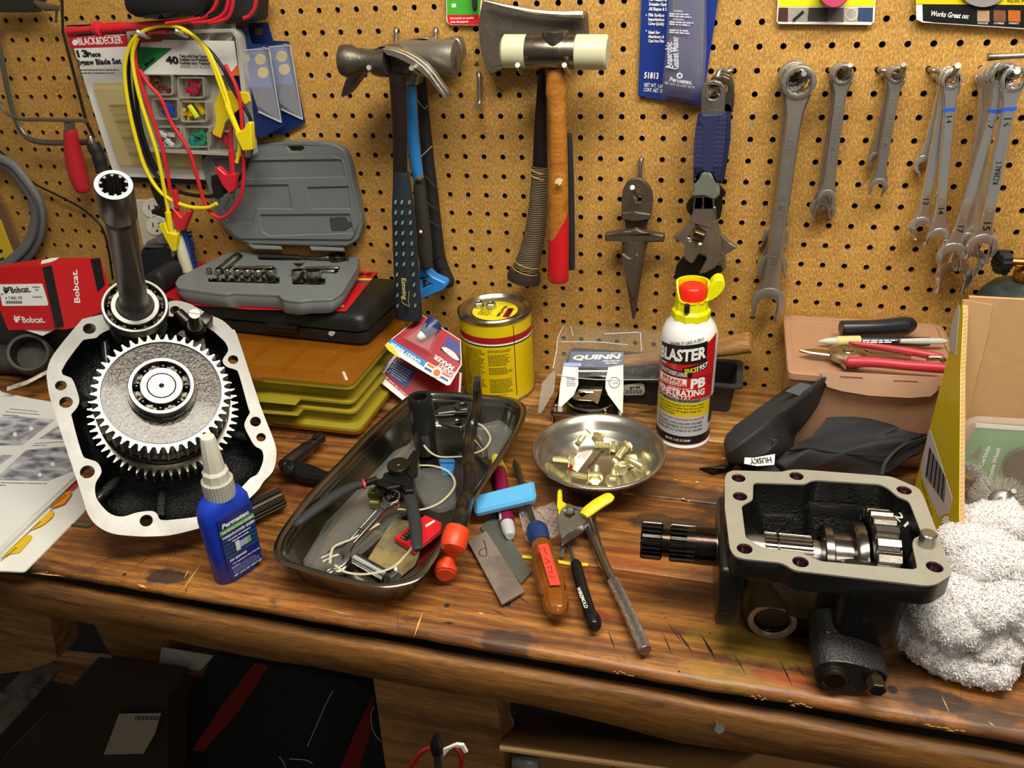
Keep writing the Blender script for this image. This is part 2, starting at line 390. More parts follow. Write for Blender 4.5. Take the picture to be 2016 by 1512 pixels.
# ================= the room =================
def pegboard():
 s = NT('pegboard'); n = s.noise(6, 4, .6); n2 = s.noise(45, 5, .7); weave = s.n('ShaderNodeTexWave', i_Vector=s.coord((1, 1, 1)), i_Scale=330., i_Distortion=3., i_Detail=2., wave_type='BANDS', bands_direction='DIAGONAL').outputs['Fac']
 fine = s.noise(900, 2, .6)
 c = s.mix(n, 'b58638', 'c6964a'); c = s.mix(s.ramp(n2, [(.42, 0.), (.75, 1.)]), c, 'a3752f')
 st2 = s.noise(520, 3, .7, vec=s.coord((1, 1, .45))); c = s.mix(s.math('MULTIPLY', s.ramp(st2, [(.38, 1.), (.52, 0.)]), .55), c, '7d5620'); c = s.mix(s.math('MULTIPLY', s.ramp(st2, [(.52, 0.), (.66, 1.)]), .6), c, 'e6bd74')
 st = s.noise(9, 6, .75); c = s.mix(s.math('MULTIPLY', s.ramp(st, [(.56, 0.), (.72, 1.)]), .45), c, '6d4a1f')
 s.set(Base_Color=c, Roughness=.62); s.bump(s.math('ADD', s.math('MULTIPLY', weave, .5), s.noise(500, 2, .6)), .35, .0006)
 core = M('3a2410', .9)
 b = MB(); b.mat(s.m); g = .0254; hr = .0034; N = 12
 zo = ZT + .491
 I0, I1, J0, J1 = -44, 24, -26, 5
 vs = []; fs = []; cs = []
 def vid(p): vs.append(p); return len(vs) - 1
 for i in range(I0, I1 + 1):
  for j in range(J0, J1 + 1):
   cx, cz = i * g, zo + j * g - .001
   if cz - g / 2 < ZT - .03: pass
   sq = []; ho = []; hb = []
   for k in range(N):
    a = 2 * pi * k / N + pi / 4; ca, sa = cos(a), sin(a); m = max(abs(ca), abs(sa)); sq.append(vid((cx + g / 2 * ca / m, 0, cz + g / 2 * sa / m)))
    ho.append(vid((cx + hr * ca, 0, cz + hr * sa))); hb.append(vid((cx + hr * .95 * ca, .0045, cz + hr * .95 * sa)))
   for k in range(N):
    q = (k + 1) % N; fs.append((sq[k], sq[q], ho[q], ho[k])); cs.append((ho[k], ho[q], hb[q], hb[k]))
 # corner gap: N=12 with a pi/4 start puts a vertex on every corner, so the squares tile
 b._add(vs, fs + cs)
 b.bm.faces.ensure_lookup_table(); b.mats.append(core)
 for f in b.bm.faces:
  if any(v.co.y > .001 for v in f.verts): f.material_index = 1
 o = b.build('wall_back', ang=20); tag(o, kind='structure')
 b = MB(); b.mat(M('0c0906', .95)).box((I0 * g, .02, .3), (I1 * g, .03, zo + J1 * g)); tag(b.build('wall_back_panel'), kind='structure')
pegboard()
def woodmat(name, light, mid, dark, stains=True, rough=.38):
 s = NT(name)
 wv = s.coord((1.1, 9, 9)); w = s.noise(3.2, 9, .72, vec=wv, dist=1.2); ring = s.n('ShaderNodeTexWave', i_Vector=s.coord((.35, 5, 5)), i_Scale=4., i_Distortion=14., i_Detail=5., i_Detail_Scale=1.2, bands_direction='Y').outputs['Fac']
 f = s.math('ADD', s.math('MULTIPLY', w, .85), s.math('MULTIPLY', ring, .13))
 c = s.ramp(f, [(.30, dark), (.46, mid), (.64, light)])
 fine = s.noise(70, 4, .75, vec=s.coord((.5, 9, 9))); c = s.mix(s.math('MULTIPLY', s.ramp(fine, [(.48, 0.), (.58, 1.)]), .5), c, dark)
 h = s.math('ADD', s.math('MULTIPLY', fine, .25), s.noise(35, 6, .7, vec=s.coord((.6, 5, 5))))
 if stains:
  a = s.noise(5.5, 7, .72, dist=.6); c = s.mix(s.math('MULTIPLY', s.ramp(a, [(.54, 0.), (.62, 1.)]), .7), c, '4a3222')
  a = s.noise(11, 7, .7, vec=s.coord((1, 1.6, 1), loc=(3, 1, 0)), dist=.5); c = s.mix(s.math('MULTIPLY', s.ramp(a, [(.60, 0.), (.68, 1.)]), .8), c, '241c19')
  a = s.noise(7, 5, .7, vec=s.coord((1, 1, 1), loc=(9, 4, 0))); c = s.mix(s.math('MULTIPLY', s.ramp(a, [(.58, 0.), (.7, 1.)]), .5), c, '7a2c12')
  a = s.noise(70, 4, .8, vec=s.coord((1, .7, 1))); c = s.mix(s.math('MULTIPLY', s.ramp(a, [(.68, 0.), (.72, 1.)]), .45), c, 'c79450')
  sc = s.n('ShaderNodeTexVoronoi', feature='DISTANCE_TO_EDGE', i_Vector=s.n('ShaderNodeMapping', i_Vector=s.tc.outputs['Object'], i_Rotation=(0, 0, .4), i_Scale=(9, 1.6, 1)).outputs[0], i_Scale=3.).outputs['Distance']
  c = s.mix(s.math('MULTIPLY', s.ramp(sc, [(.0, 1.), (.006, 0.)]), s.math('MULTIPLY', s.ramp(s.noise(9), [(.5, 0.), (.6, 1.)]), .7)), c, '1c110b')
 s.set(Base_Color=c, Roughness=s.n('ShaderNodeMapRange', i_Value=s.noise(14, 5, .7), i_3=rough - .14, i_4=rough + .2).outputs[0], Specular_IOR_Level=.45); s.bump(h, .4, .001)
 return s
def add_spots(s, spots):
 """oil stains with their own shape: (x, y, rx, ry, colour, strength) in object coordinates"""
 src = s.b.inputs['Base Color'].links[0].from_socket; c = src
 wob = s.n('ShaderNodeTexNoise', i_Vector=s.tc.outputs['Object'], i_Scale=55., i_Detail=5.).outputs['Color']
 for x, y, rx, ry, col, k in spots:
  v = s.n('ShaderNodeVectorMath', operation='SUBTRACT', i_0=s.tc.outputs['Object'], i_1=(x, y, 0)).outputs[0]
  v = s.n('ShaderNodeVectorMath', operation='MULTIPLY', i_0=v, i_1=(1 / rx, 1 / ry, 0)).outputs[0]
  nn = s.n('ShaderNodeVectorMath', operation='MULTIPLY_ADD', i_0=wob, i_1=(1.1, 1.1, 0), i_2=v).outputs[0]
  nn = s.n('ShaderNodeVectorMath', operation='SUBTRACT', i_0=nn, i_1=(.55, .55, 0)).outputs[0]
  L = s.n('ShaderNodeVectorMath', operation='LENGTH', i_0=nn).outputs['Value']
  c = s.mix(s.math('MULTIPLY', s.ramp(L, [(.75, 1.), (1.1, 0.)]), k), c, col)
 s.lk(c, s.b.inputs['Base Color'])
def spot(u, v, rx, ry, col, k):
 p = onZ(u, v); return (p.x, p.y, rx, ry, col, k)
def bench():
 ws = woodmat('bench_wood', 'b47836', '845328', '482b18')
 add_spots(ws, [spot(325, 1135, .028, .013, '2c2a2a', .85), spot(1000, 1262, .03, .014, '2b2420', .7), spot(1852, 1378, .026, .013, '2e2320', .85), spot(1945, 1412, .03, .011, '3a2c26', .75),
  spot(880, 1290, .05, .007, '40342f', .6), spot(610, 1230, .03, .006, '35302f', .7), spot(640, 960, .07, .03, '4a1a14', .5), spot(1330, 1035, .06, .022, '33291f', .8), spot(1290, 960, .10, .02, '30241c', .7),
  spot(1480, 1270, .06, .022, 'a8952c', .3), spot(1440, 1330, .05, .012, 'b08a2c', .3), spot(1540, 1335, .03, .008, 'a03c10', .5), spot(1180, 1210, .012, .007, '7c1c14', .5), spot(1250, 1100, .04, .02, '8e3c14', .4),
  spot(700, 1100, .10, .03, '6b3018', .5), spot(560, 960, .04, .04, '5a2016', .4), spot(1150, 900, .15, .03, '4a3322', .4), spot(1430, 1000, .04, .02, '2b2420', .6), spot(960, 900, .03, .02, '3a2a20', .6)])
 lt = woodmat('bench_wood_back', 'c99856', '9c6c38', '5e3d20', stains=True)
 b = None
 ys = [(.002, -.1385), (-.1412, -.2645), (-.2672, -.3900), (-.3928, -.511)]
 for i, (y1, y0) in enumerate(ys):
  b = MB(); b.mat(lt.m if i == 0 else ws.m)
  n = 90; X0, X1 = -1.15, .85; zt = ZT
  def jag(x, y): return .0005 * sin(x * 37 + y * 90) + .0005 * sin(x * 131 + i) + .0004 * sin(x * 301)
  rs = []
  for k in range(n + 1):
   x = X0 + (X1 - X0) * k / n; d = jag(x, y0) if i == 3 else .4 * jag(x, y0)
   e = .004 if i == 3 else .0012
   zb = zt - (.0125 if i == 3 else .019)
   rs.append([(x, y1, zb), (x, y0 + .002 + d, zb), (x, y0 + d, zb + .003), (x, y0 + d, zt - e), (x, y0 + e * .8 + d, zt - e * .25), (x, y0 + e * 1.6 + d, zt), (x, y1 - .001, zt), (x, y1, zt - .001)])
  b.rings(rs)
  if i == 3:
   b.mat(M('1d120b', .8))
   for (u0, v0), (u1, v1), wd in (((1325, 1232), (1367, 1290), .0008), ((1378, 1245), (1411, 1302), .0011), ((1302, 1240), (1325, 1293), .0005), ((1310, 1220), (1345, 1268), .0005), ((1532, 1293), (1562, 1355), .0006), ((1560, 1300), (1590, 1340), .0004), ((1195, 1235), (1212, 1282), .0005), ((1000, 1160), (1050, 1195), .0005), ((960, 1195), (1000, 1215), .0005), ((1440, 1280), (1470, 1330), .0005), ((360, 1175), (372, 1150), .0003), ((870, 1225), (895, 1228), .001)):
    P, Q = onZ(u0, v0), onZ(u1, v1); d = (Q - P).normalized().cross(V((0, 0, 1))) * wd * 1.3; z = V((0, 0, .00006)); mm = (P + Q) / 2 + (Q - P) * .1; b.poly([P + z, mm + d + z, Q + z, mm - d + z])
   b.mat(M('d9a55c', .6))
   for (u0, v0), (u1, v1), wd in (((355, 1168), (397, 1108), .0009), ((362, 1140), (372, 1120), .0008), ((815, 1255), (832, 1205), .001), ((700, 1125), (560, 1090), .0005), ((1853, 1368), (1870, 1405), .0004), ((270, 1150), (290, 1158), .0015), ((940, 1205), (955, 1210), .001), ((1945, 1420), (1960, 1432), .0006), ((60, 1128), (130, 1135), .0008), ((640, 1200), (700, 1212), .0006)):
    P, Q = onZ(u0, v0), onZ(u1, v1); d = (Q - P).normalized().cross(V((0, 0, 1))) * wd; z = V((0, 0, .00008)); mm = (P + Q) / 2; b.poly([P + z, mm + d + z, Q + z, mm - d + z])
   b.mat(M('3d3a36', .5, .6))
   for u, v, r in ((1757, 1358, .0040), (1000, 1190, .003), (880, 1192, .0028), (245, 1131, .002), (1310, 1216, .0008), (1398, 1247, .0008), (1352, 1180, .0008), (1337, 1322, .0009)): b.at(Matrix.Translation(onZ(u, v))).cyl(r, -.001, .00025, 16)
   b.at(Matrix()).mat(M('c98f48', .7))
   for u, v, L, h in ((1852, 1432, .03, .004), (1570, 1392, .02, .003), (1225, 1330, .018, .003), (95, 1124, .03, .002), (1490, 1370, .012, .002)):
    p = onY(u, v + 12, -.5125); rn = random.Random(u)
    for k in range(7): x = p.x - L / 2 + L * k / 7; z = ZT - .004 - .005 * rn.random(); b.poly([(x, -.5127, z), (x + L * rn.uniform(.12, .3), -.5127, z + .001 * rn.uniform(-1, 1)), (x + L * .15, -.5122, z + h * .35)])
  o = b.build('bench_plank', ang=50)
  tag(o, ['pale rear bench plank running along the foot of the pegboard', 'brown bench plank second from the pegboard', 'worn dark bench plank second from the front edge', 'scarred stained front bench plank with a rounded chipped edge'][i], 'plank', 'bench top planks')
 # front rail and joist of aged brown wood
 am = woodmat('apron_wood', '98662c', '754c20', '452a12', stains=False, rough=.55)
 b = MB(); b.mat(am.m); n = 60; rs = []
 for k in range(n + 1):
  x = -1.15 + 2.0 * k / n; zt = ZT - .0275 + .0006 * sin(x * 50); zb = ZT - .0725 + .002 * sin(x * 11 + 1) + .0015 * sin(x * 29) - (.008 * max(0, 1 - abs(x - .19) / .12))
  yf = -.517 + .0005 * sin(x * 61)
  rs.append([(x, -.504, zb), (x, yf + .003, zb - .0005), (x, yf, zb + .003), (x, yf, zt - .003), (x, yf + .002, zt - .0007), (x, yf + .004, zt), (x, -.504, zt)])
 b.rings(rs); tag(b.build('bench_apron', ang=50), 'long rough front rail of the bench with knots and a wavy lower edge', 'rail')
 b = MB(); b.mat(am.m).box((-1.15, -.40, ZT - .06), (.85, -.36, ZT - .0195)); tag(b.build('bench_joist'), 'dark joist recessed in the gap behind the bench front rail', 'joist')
bench()
b = MB(); b.mat(M('15110d', .9, 0, .3, 8, .3)).box((-3, -3, -.05), (3, .6, 0)); tag(b.build('floor'), kind='structure')
# ================= gear train on its cover, propped up at an angle =================
WRINK = M('0f1011', .22, 0, .3, 90, 1.0, 420, coat=.4); MACH = M('a3a19a', .33, 1, .10, 45, .1, 900, rv=.08); GEARM = M('8f8a80', .28, 1, .25, 70, .15, 500)
OILY = M('3b3632', .25, 1, .3, 50, .2, 200, rv=.12); IRON = M('141312', .33, 0, .35, 30, .6, 500, coat=.25)
def gearpts(rr, rt, n, ph=0., w=.5):
 p = []
 for i in range(n):
  a = 2 * pi * (i + ph) / n; d = 2 * pi / n
  for f, r in ((-.36, rr), (-.20 * w * 2, (rr + rt) / 2), (-.11 * w * 2, rt), (.11 * w * 2, rt), (.20 * w * 2, (rr + rt) / 2), (.36, rr)):
   p.append((r * cos(a + f * d), r * sin(a + f * d)))
 return p
def bearing(parent, m, ri, ro, wd, nb=8, ph=0.):
 """open ball bearing, top face at local z=0"""
 t = ro - ri; a = ri + t * .36; c = ro - t * .25; rc = (a + c) / 2; rb = (c - a) / 2 * 1.12
 b = MB(); b.at(m); b.mat(MACH).ringcyl(c, ro, -wd, 0, 56, .0007)
 o = b.build('bearing', parent, ang=30)
 b = MB(); b.at(m); b.mat(MACH).ringcyl(ri, a, -wd, -.0003, 48, .0005); b.build('inner_ring', o)
 b = MB(); b.at(m); b.mat(M('191715', .3, .4)).ringcyl(a, c, -wd, -wd + .002, 48)
 b.mat(M('4d463e', .35, 1)).ringcyl(rc - rb * .3, rc + rb * .3, -.0085, -.0075, 48)
 for i in range(nb):
  q = 2 * pi * (i + .5 + ph) / nb; b.at(m @ T(rc * cos(q), rc * sin(q), -.0045)); b.cyl(.0011, 0, .0012, 8); b.box((-.0017, -.0017, -.001), (.0017, .0017, .0002))
 b.build('cage', o)
 for i in range(nb):
  q = 2 * pi * (i + ph) / nb; b = MB(); b.at(m); b.mat(M('4b4a4a', .12, 1, .1)).sphere((rc * cos(q), rc * sin(q), -.0058), rb, 14); b.build('ball', o)
 return o
GN = V((.49, -.445, .75)).normalized(); GO = onP(318, 830, onZ(490, 1005, .03), GN)
GX = CR[0] - GN * CR[0].dot(GN); GX.normalize(); GY = GN.cross(GX)
GM = Matrix((GX, GY, GN)).transposed().to_4x4(); GM.translation = GO
def GL(u, v, h=0.):
 q = onP(u, v, GO + GN * h, GN) - GO; return (q.dot(GX), q.dot(GY))
def gear_cover():
 t = thing('gearbox_cover', 'tilted silver-rimmed gearbox cover with large gears, bearings and an upright hollow shaft', 'gearbox cover', GM)
 outer = [(202, 619), (167, 627), (156, 635), (107, 695), (93, 727), (93, 752), (104, 803), (159, 968), (172, 1010), (191, 1035), (220, 1050), (258, 1055), (302, 1056), (354, 1050), (440, 1022), (502, 971), (519, 948), (537, 928), (544, 900), (540, 869), (512, 797), (468, 663), (457, 648), (437, 630), (413, 620), (389, 606), (365, 595), (341, 592), (322, 598), (290, 606), (240, 612)]
 inner = [(202, 655), (189, 665), (170, 668), (158, 676), (121, 730), (140, 744), (148, 759), (156, 787), (151, 803), (142, 814), (142, 824), (161, 892), (172, 903), (191, 910), (200, 929), (188, 952), (189, 978), (204, 1000), (220, 1013), (242, 1017), (270, 1009), (299, 1006), (310, 1013), (316, 1023), (341, 1023), (406, 1012), (460, 975), (492, 942), (507, 933), (518, 907), (516, 887), (502, 878), (492, 862), (481, 838), (487, 821), (492, 812), (488, 800), (471, 739), (464, 728), (446, 722), (438, 709), (449, 691), (444, 675), (430, 661), (413, 648), (370, 632), (330, 622), (290, 628), (240, 640)]
 O = sm2([GL(*p) for p in outer], 3); I = sm2([GL(*p) for p in inner], 3)
 holes = [(176, 647, .0066), (120, 759, .0057), (130, 792, .0065), (172, 929, .0070), (288, 1025, .0063), (459, 708, .0057), (503, 830, .0060), (514, 861, .0052), (345, 611, .0058)]
 H = [circ(*GL(u, v), r, 18) for u, v, r in holes]
 b = MB(); b.mat(M('7c7a76', .45, .85, .16, 30, .06, 700)).prism(O, -.002, 0, [I] + H); b.build('machined_face', t, ang=20)
 b = MB(); b.mat(M('6d6a66', .4, .7)).prism(O, -.013, -.0021, [I] + H); b.build('flange', t, ang=30)
 cx, cy = 0.0, 0.0
 def sc(P, k, off=(0, 0)): return [((x - cx) * k + cx + off[0], (y - cy) * k + cy + off[1]) for x, y in P]
 b = MB(); b.mat(WRINK); prof = [(1.0, -.0022), (.995, -.012), (.965, -.026), (.90, -.038), (.78, -.045), (.6, -.047), (.3, -.048)]
 b.rings([[(x, y, z) for x, y in sc(I, k)] for k, z in prof], cap0=False, cap1=True)
 b.rings([[(x, y, z) for x, y in sc(I, k)] for k, z in [(1.05, -.0135), (1.04, -.02), (1.0, -.035), (.9, -.048), (.6, -.054)]], cap0=False, cap1=True)
 b.build('cast_bowl', t, ang=60)
 # ribs in the bowl
 for (u0, v0), (u1, v1) in (((205, 655), (215, 760)), ((150, 800), (200, 790)), ((190, 985), (235, 935)), ((490, 862), (450, 850)), ((316, 1018), (318, 960))):
  b = MB(); b.mat(WRINK); a = GL(u0, v0, -.02); c = GL(u1, v1, -.02); b.tube([(a[0], a[1], -.02), ((a[0] + c[0]) / 2, (a[1] + c[1]) / 2, -.022), (c[0], c[1], -.03)], .006, 8); b.build('rib', t, ang=60)
 ax, ay = .0022, .0108; A = T(ax, ay, 0)
 b = MB(); b.at(A); b.mat(GEARM).prism(gearpts(.0692, .0762, 56, .2), -.012, .010, [circ(0, 0, .05, 40)], bev=.0004); b.build('lower_gear', t, ang=25)
 b = MB(); b.at(A); b.mat(OILY).lathe([(.05, -.03), (.0665, -.012), (.0665, .012), (.0645, .0125), (.0645, .018), (.0622, .019), (.0622, .040), (.05, .040)], 64); b.build('clutch_drum', t)
 b = MB(); b.at(A); b.mat(MACH).prism(gearpts(.0608, .0672, 46, .3), .036, .060, [circ(0, 0, .0575, 64)], bev=.0004); b.build('upper_gear', t, ang=25)
 b = MB(); b.at(A); b.mat(M('24211f', .2, 0, .2, 60)).ringcyl(.0561, .0575, .05, .0585, 64)
 b.mat(M('4a4642', .24, .75, .35, 60, .8, 260, coat=.3)).lathe([(.0561, .05), (.0561, .0592), (.0330, .0592), (.0335, .0625), (.0332, .0665), (.02, .0665)], 64, False, True); b.build('gear_web', t, ang=40)
 bearing(t, A @ T(0, 0, .0775), .0137, .0313, .011, 8, .15)
 b = MB(); b.at(A); b.mat(OILY).lathe([(.0322, .064), (.0322, .0668), (.0310, .067), (.0310, .0695), (.0322, .0697), (.0322, .0705), (.0300, .0705)], 56)
 b.build('snap_ring', t)
 b = MB(); b.at(A); b.mat(M('7f7868', .3, 1, .3, 200)).lathe([(.0137, .07), (.0132, .0768), (.0126, .0772), (.0026, .0772), (.0018, .0765), (.0016, .07)], 40, False, True); b.build('output_shaft', t, ang=12)
 # input shaft with its bearing
 sx, sy = -.0427, .1105; S = T(sx, sy, 0)
 b = MB(); b.at(S); sm = M('716b68', .34, .85, .25, 40, .15, 200, rv=.08)
 b.mat(sm).lathe([(.0190, .045), (.0185, .0535), (.0160, .056), (.0140, .063), (.0135, .075), (.0132, .19), (.0131, .214), (.0112, .2165), (.0112, .221), (.0150, .2235), (.0155, .2245), (.0155, .2648), (.0150, .2660)], 48)
 b.mat(M('f0efec', .25, .6, .02)).lathe([(.0150, .2660), (.0116, .2661)], 48)
 pass
 b.mat(M('9b9894', .3, 1)); P0 = [((.0116), 0)]
 ip = []
 for i in range(10):
  for f, r in ((-.5, .0113), (-.22, .0113), (-.14, .0092), (.14, .0092), (.22, .0113)): q = 2 * pi * (i + f) / 10; ip.append((r * cos(q), r * sin(q)))
 b.prism(circ(0, 0, .0117, 50), .236, .2653, [ip]); b.mat(M('050505', .6)).cyl(.0116, .234, .2362, 30)
 for k in range(8): q = 2 * pi * k / 8; b.mat(OILY).at(S @ RZ(k * 45)).cyl(.001, 0, .001); b.box((.0095, -.002, .2165), (.0128, .002, .221))
 b.build('hollow_shaft', t, ang=30)
 bearing(t, S @ T(0, 0, .0525), .0188, .0333, .0135, 8, .2)
 b = MB(); b.at(S); b.mat(MACH).lathe([(.024, .01), (.024, .037), (.018, .038)], 40); b.mat(WRINK).lathe([(.03, -.03), (.03, .008), (.024, .0085)], 40); b.mat(GEARM).prism(gearpts(.022, .027, 18), .012, .026); b.build('shaft_collar', t)
 # shift rail and fork
 fx, fy = GL(384, 640, .024); F = T(fx, fy, 0)
 b = MB(); b.at(F); b.mat(MACH).cyl(.0066, .02, .052, 28, bev=.0005); b.mat(BLK).box((-.0064, -.0003, .0519), (.0064, .0003, .0522)); b.build('shift_rail', t)
 b = MB(); b.at(F); b.mat(M('3a3531', .35, .9, .3, 50, .3, 300)).lathe([(.0115, -.01), (.0115, .018), (.0105, .022), (.0085, .024), (.0068, .024)], 28)
 b.at(GM.inverted() @ Matrix()); b.at(Matrix())
 p1 = GL(350, 616, .014); b.tube([(fx, fy, .01), ((fx + p1[0]) / 2, (fy + p1[1]) / 2, .013), (p1[0], p1[1], .014)], [.007, .0075, .0068], 12)
 p2 = GL(404, 627, .02); b.at(T(p2[0], p2[1], 0) @ RZ(-25)).box((-.006, -.007, 0), (.006, .007, .021), .0012)
 q = [GL(u, v, .006) for u, v in ((368, 645), (398, 645), (403, 664), (408, 690), (398, 700), (372, 672), (350, 660), (338, 668), (352, 652))]; b.at(Matrix()).prism(q, -.002, .006, bev=.001)
 b.build('shift_fork', t, ang=40)
 # splined stub that props up the low edge
 m = zframe(onZ(490, 1010, .016), onZ(540, 985, .018) - onZ(490, 1010, .016))
 b = MB(); b.at(m).mat(M('41382f', .5, .8, .3)).prism(gearpts(.0098, .0125, 14, 0, .9), -.02, .04, bev=.001)
 s = tag(b.build('splined_stub_shaft', None), 'short brown splined stub lying under the low edge of the gearbox cover', 'shaft')
gear_cover()
# ================= gearbox housing standing on the bench =================
HH = .125
def gearbox():
 c0 = onZ(1640, 1040, HH); m = T(c0.x, c0.y, ZT) @ RZ(3)
 mi = m.inverted()
 t = thing('gearbox_housing', 'open black cast gearbox housing with machined grey rim and splined shaft to the left', 'gearbox housing', m)
 def L(u, v, h=HH): q = mi @ onZ(u, v, h); return (q.x, q.y)
 outer = [(1427, 942), (1431, 931), (1442, 926), (1539, 929), (1554, 925), (1574, 924), (1755, 938), (1809, 961), (1817, 974), (1874, 1123), (1872, 1132), (1844, 1150), (1824, 1153), (1574, 1124), (1561, 1121), (1541, 1108), (1464, 1100), (1447, 1095), (1437, 1081), (1427, 999)]
 inner = [(1483, 953), (1489, 950), (1585, 953), (1598, 946), (1611, 945), (1732, 953), (1747, 960), (1767, 977), (1787, 985), (1792, 992), (1814, 1049), (1810, 1056), (1799, 1060), (1796, 1071), (1806, 1118), (1797, 1121), (1616, 1105), (1598, 1097), (1579, 1089), (1529, 1082), (1499, 1076), (1468, 1059), (1460, 997), (1465, 993), (1482, 984)]
 O = rpoly([L(*p) for p in outer], .004, 3); I = rpoly([L(*p) for p in inner], .003, 3)
 hl = [(1454, 941), (1457, 977), (1568, 937), (1780, 965), (1840, 1116), (1576, 1106), (1466, 1080)]
 H = [circ(*L(*p), .0062, 20) for p in hl]
 mf = M('a8a496', .38, .45, .14, 60, .12, 500, rv=.1)
 b = MB(); b.mat(mf).prism(O, HH - .0015, HH, [I] + H); b.build('machined_face', t, ang=20)
 b = MB(); b.mat(IRON).prism(O, HH - .020, HH - .0016, [I] + H, bev=.0006)
 b.build('flange', t, ang=30)
 for i, p in enumerate(hl):
  b = MB(); x, y = L(*p); b.at(T(x, y, 0)).mat(M('3c1622', .3, .7)).lathe([(.0062, HH - .001), (.0052, HH - .0022)] + [((.0056 if k % 2 else .0049), HH - .003 - k * .0007) for k in range(14)], 16, False, True); b.build('bolt_hole', t)
 b = MB(); x, y = L(1823, 1072); b.at(T(x, y, 0)).mat(MACH).cyl(.0062, HH - .01, HH + .012, 24, bev=.001); b.build('dowel_pin', t)
 # walls of the box: inside and outside skins
 def sc(P, k, dx=0, dy=0): return [(x * k + dx, y * k + dy) for x, y in P]
 b = MB(); b.mat(M('0d0d0d', .25, 0, .3, 60, .8, 350, coat=.3))
 b.rings([[(x, y, z) for x, y in sc(I, k)] for k, z in ((1, HH - .0016), (.97, HH - .02), (.74, .075), (.48, .05), (.4, .034), (.3, .032))], cap0=False, cap1=True)
 b.build('box_interior', t, ang=50)
 b = MB(); b.mat(IRON)
 x0, x1 = L(1490, 1090)[0], L(1830, 1100)[0]; y0, y1 = L(1600, 1125)[1], L(1600, 940)[1]
 xm0 = x0 - .004
 def ring(a0, a1, c0_, c1, z, r=.012): return [(x, y, z) for x, y in rrect(a0, c0_, a1, c1, r, 4)]
 b.rings([ring(x0 - .022, x1 - .008, y0 + .016, y1 - .008, HH - .0205), ring(x0 - .012, x1 - .010, y0 + .022, y1 - .012, HH - .032), ring(x0 - .004, x1 - .009, y0 + .038, y1 - .012, .07), ring(x0 + .0, x1 - .012, y0 + .046, y1 - .014, .03), ring(x0 + .004, x1 - .018, y0 + .050, y1 - .02, .001)], cap0=False)
 b.build('box_wall', t, ang=50)
 # left bearing boss
 bx = mi @ onZ(1412, 1085, .085)
 ym = L(1440, 1000)[1]
 b = MB(); b.mat(IRON); xl = L(1427, 1040)[0]; b.box((xl - .003, y0 + .014, .040), (xl + .018, y1 - .010, HH - .0202), .004, 2); b.build('bearing_boss', t, ang=50)
 # shaft along -x
 sh = mi @ onY(1345, 1068, m.translation.y + ym - .044)
 yc = -.428 - m.translation.y; zc = .082
 p = mi @ onY(1262, 1061, (m @ V((-.135, yc, 0))).y); zc = p.z; xe = p.x
 A = Matrix.Translation(V((0, yc, zc))) @ RY(-90)     # local z -> -x
 L1 = -xe
 b = MB(); b.at(A); dk = M('3a302a', .22, 1, .3, 60, .2, 300, rv=.08)
 b.mat(dk).lathe([(.0165, .09), (.0168, L1 - .052), (.0160, L1 - .040)], 40)
 b.lathe([(.0130, L1 - .050), (.0130, L1 - .001), (.0118, L1)], 32, False, True)
 sp = gearpts(.0135, .0165, 20, 0, .85)
 b.mat(M('55504c', .16, 1, .2, 60)); b.prism(sp, L1 - .048, L1 - .0255, bev=.0008); b.prism(sp, L1 - .019, L1, bev=.0015)
 b.build('splined_shaft', t, ang=30)
 b = MB(); b.at(A); b.mat(MACH).cyl(.0150, .055, .09, 36)
 b.cyl(.0145, .0, .055, 36); b.mat(GEARM).prism(gearpts(.0145, .0172, 26, 0, .8), .010, .050, bev=.0008); b.mat(OILY).ringcyl(.0150, .0182, .038, .0395, 30); b.build('inner_shaft', t, ang=30)
 b = MB(); b.at(A); b.mat(M('77726a', .2, 1, .15)).lathe([(.0178, .004), (.0275, .003), (.0285, .002), (.0285, -.004), (.0235, -.006), (.0235, -.020), (.031, -.021), (.033, -.024), (.033, -.030), (.025, -.033)], 48); b.build('shift_collar', t)
 b = MB(); b.at(A); b.mat(GEARM).prism(gearpts(.0395, .0455, 22, .3, 1.0), -.052, -.033, bev=.0008); b.mat(OILY).cyl(.036, -.054, -.032, 40); b.build('spur_gear', t, ang=25)
 # threaded port
 yp = (mi @ onZ(1520, 1262, 0)).y + .001
 p = mi @ onY(1519, 1229, (m @ V((0, yp, 0))).y)
 A = Matrix.Translation(V((p.x, yp, max(p.z, .0225)))) @ RX(90)
 b = MB(); b.at(A); b.mat(IRON).lathe([(.0218, -.06), (.0218, -.022), (.0218, -.012), (.0215, -.006), (.0215, -.001), (.0208, 0)], 40)
 b.mat(M('a09484', .35, .7, .2)).lathe([(.0208, 0), (.0165, .0003), (.0152, -.002)], 40)
 b.mat(M('1d1a18', .25, .8)).lathe([((.0152 if k % 2 else .0139), -.002 - k * .0011) for k in range(18)], 32, False, True)
 b.build('threaded_port', t, ang=40)
 b = MB(); b.mat(IRON).box((p.x - .027, yp + .012, .002), (p.x + .034, yp + .040, .052), .009, 3); b.build('port_boss', t, ang=60)
 b = MB(); b.mat(IRON).box((.006, y0 + .016, .028), (x1 - .010, y0 + .05, HH - .0204), .010, 3); b.build('gear_bulge', t, ang=60)
 # front boss
 yf = -.503 - m.translation.y
 def F(u, v): q = mi @ onY(u, v, -.503); return (q.x, q.z)
 fo = [(1600, 1322), (1607, 1311), (1620, 1304), (1648, 1302), (1698, 1313), (1745, 1334), (1748, 1344), (1738, 1356), (1700, 1364), (1650, 1364), (1625, 1360), (1607, 1346)]
 FO = sm2([F(*p) for p in fo], 3); cxf = sum(p[0] for p in FO) / len(FO); czf = sum(p[1] for p in FO) / len(FO)
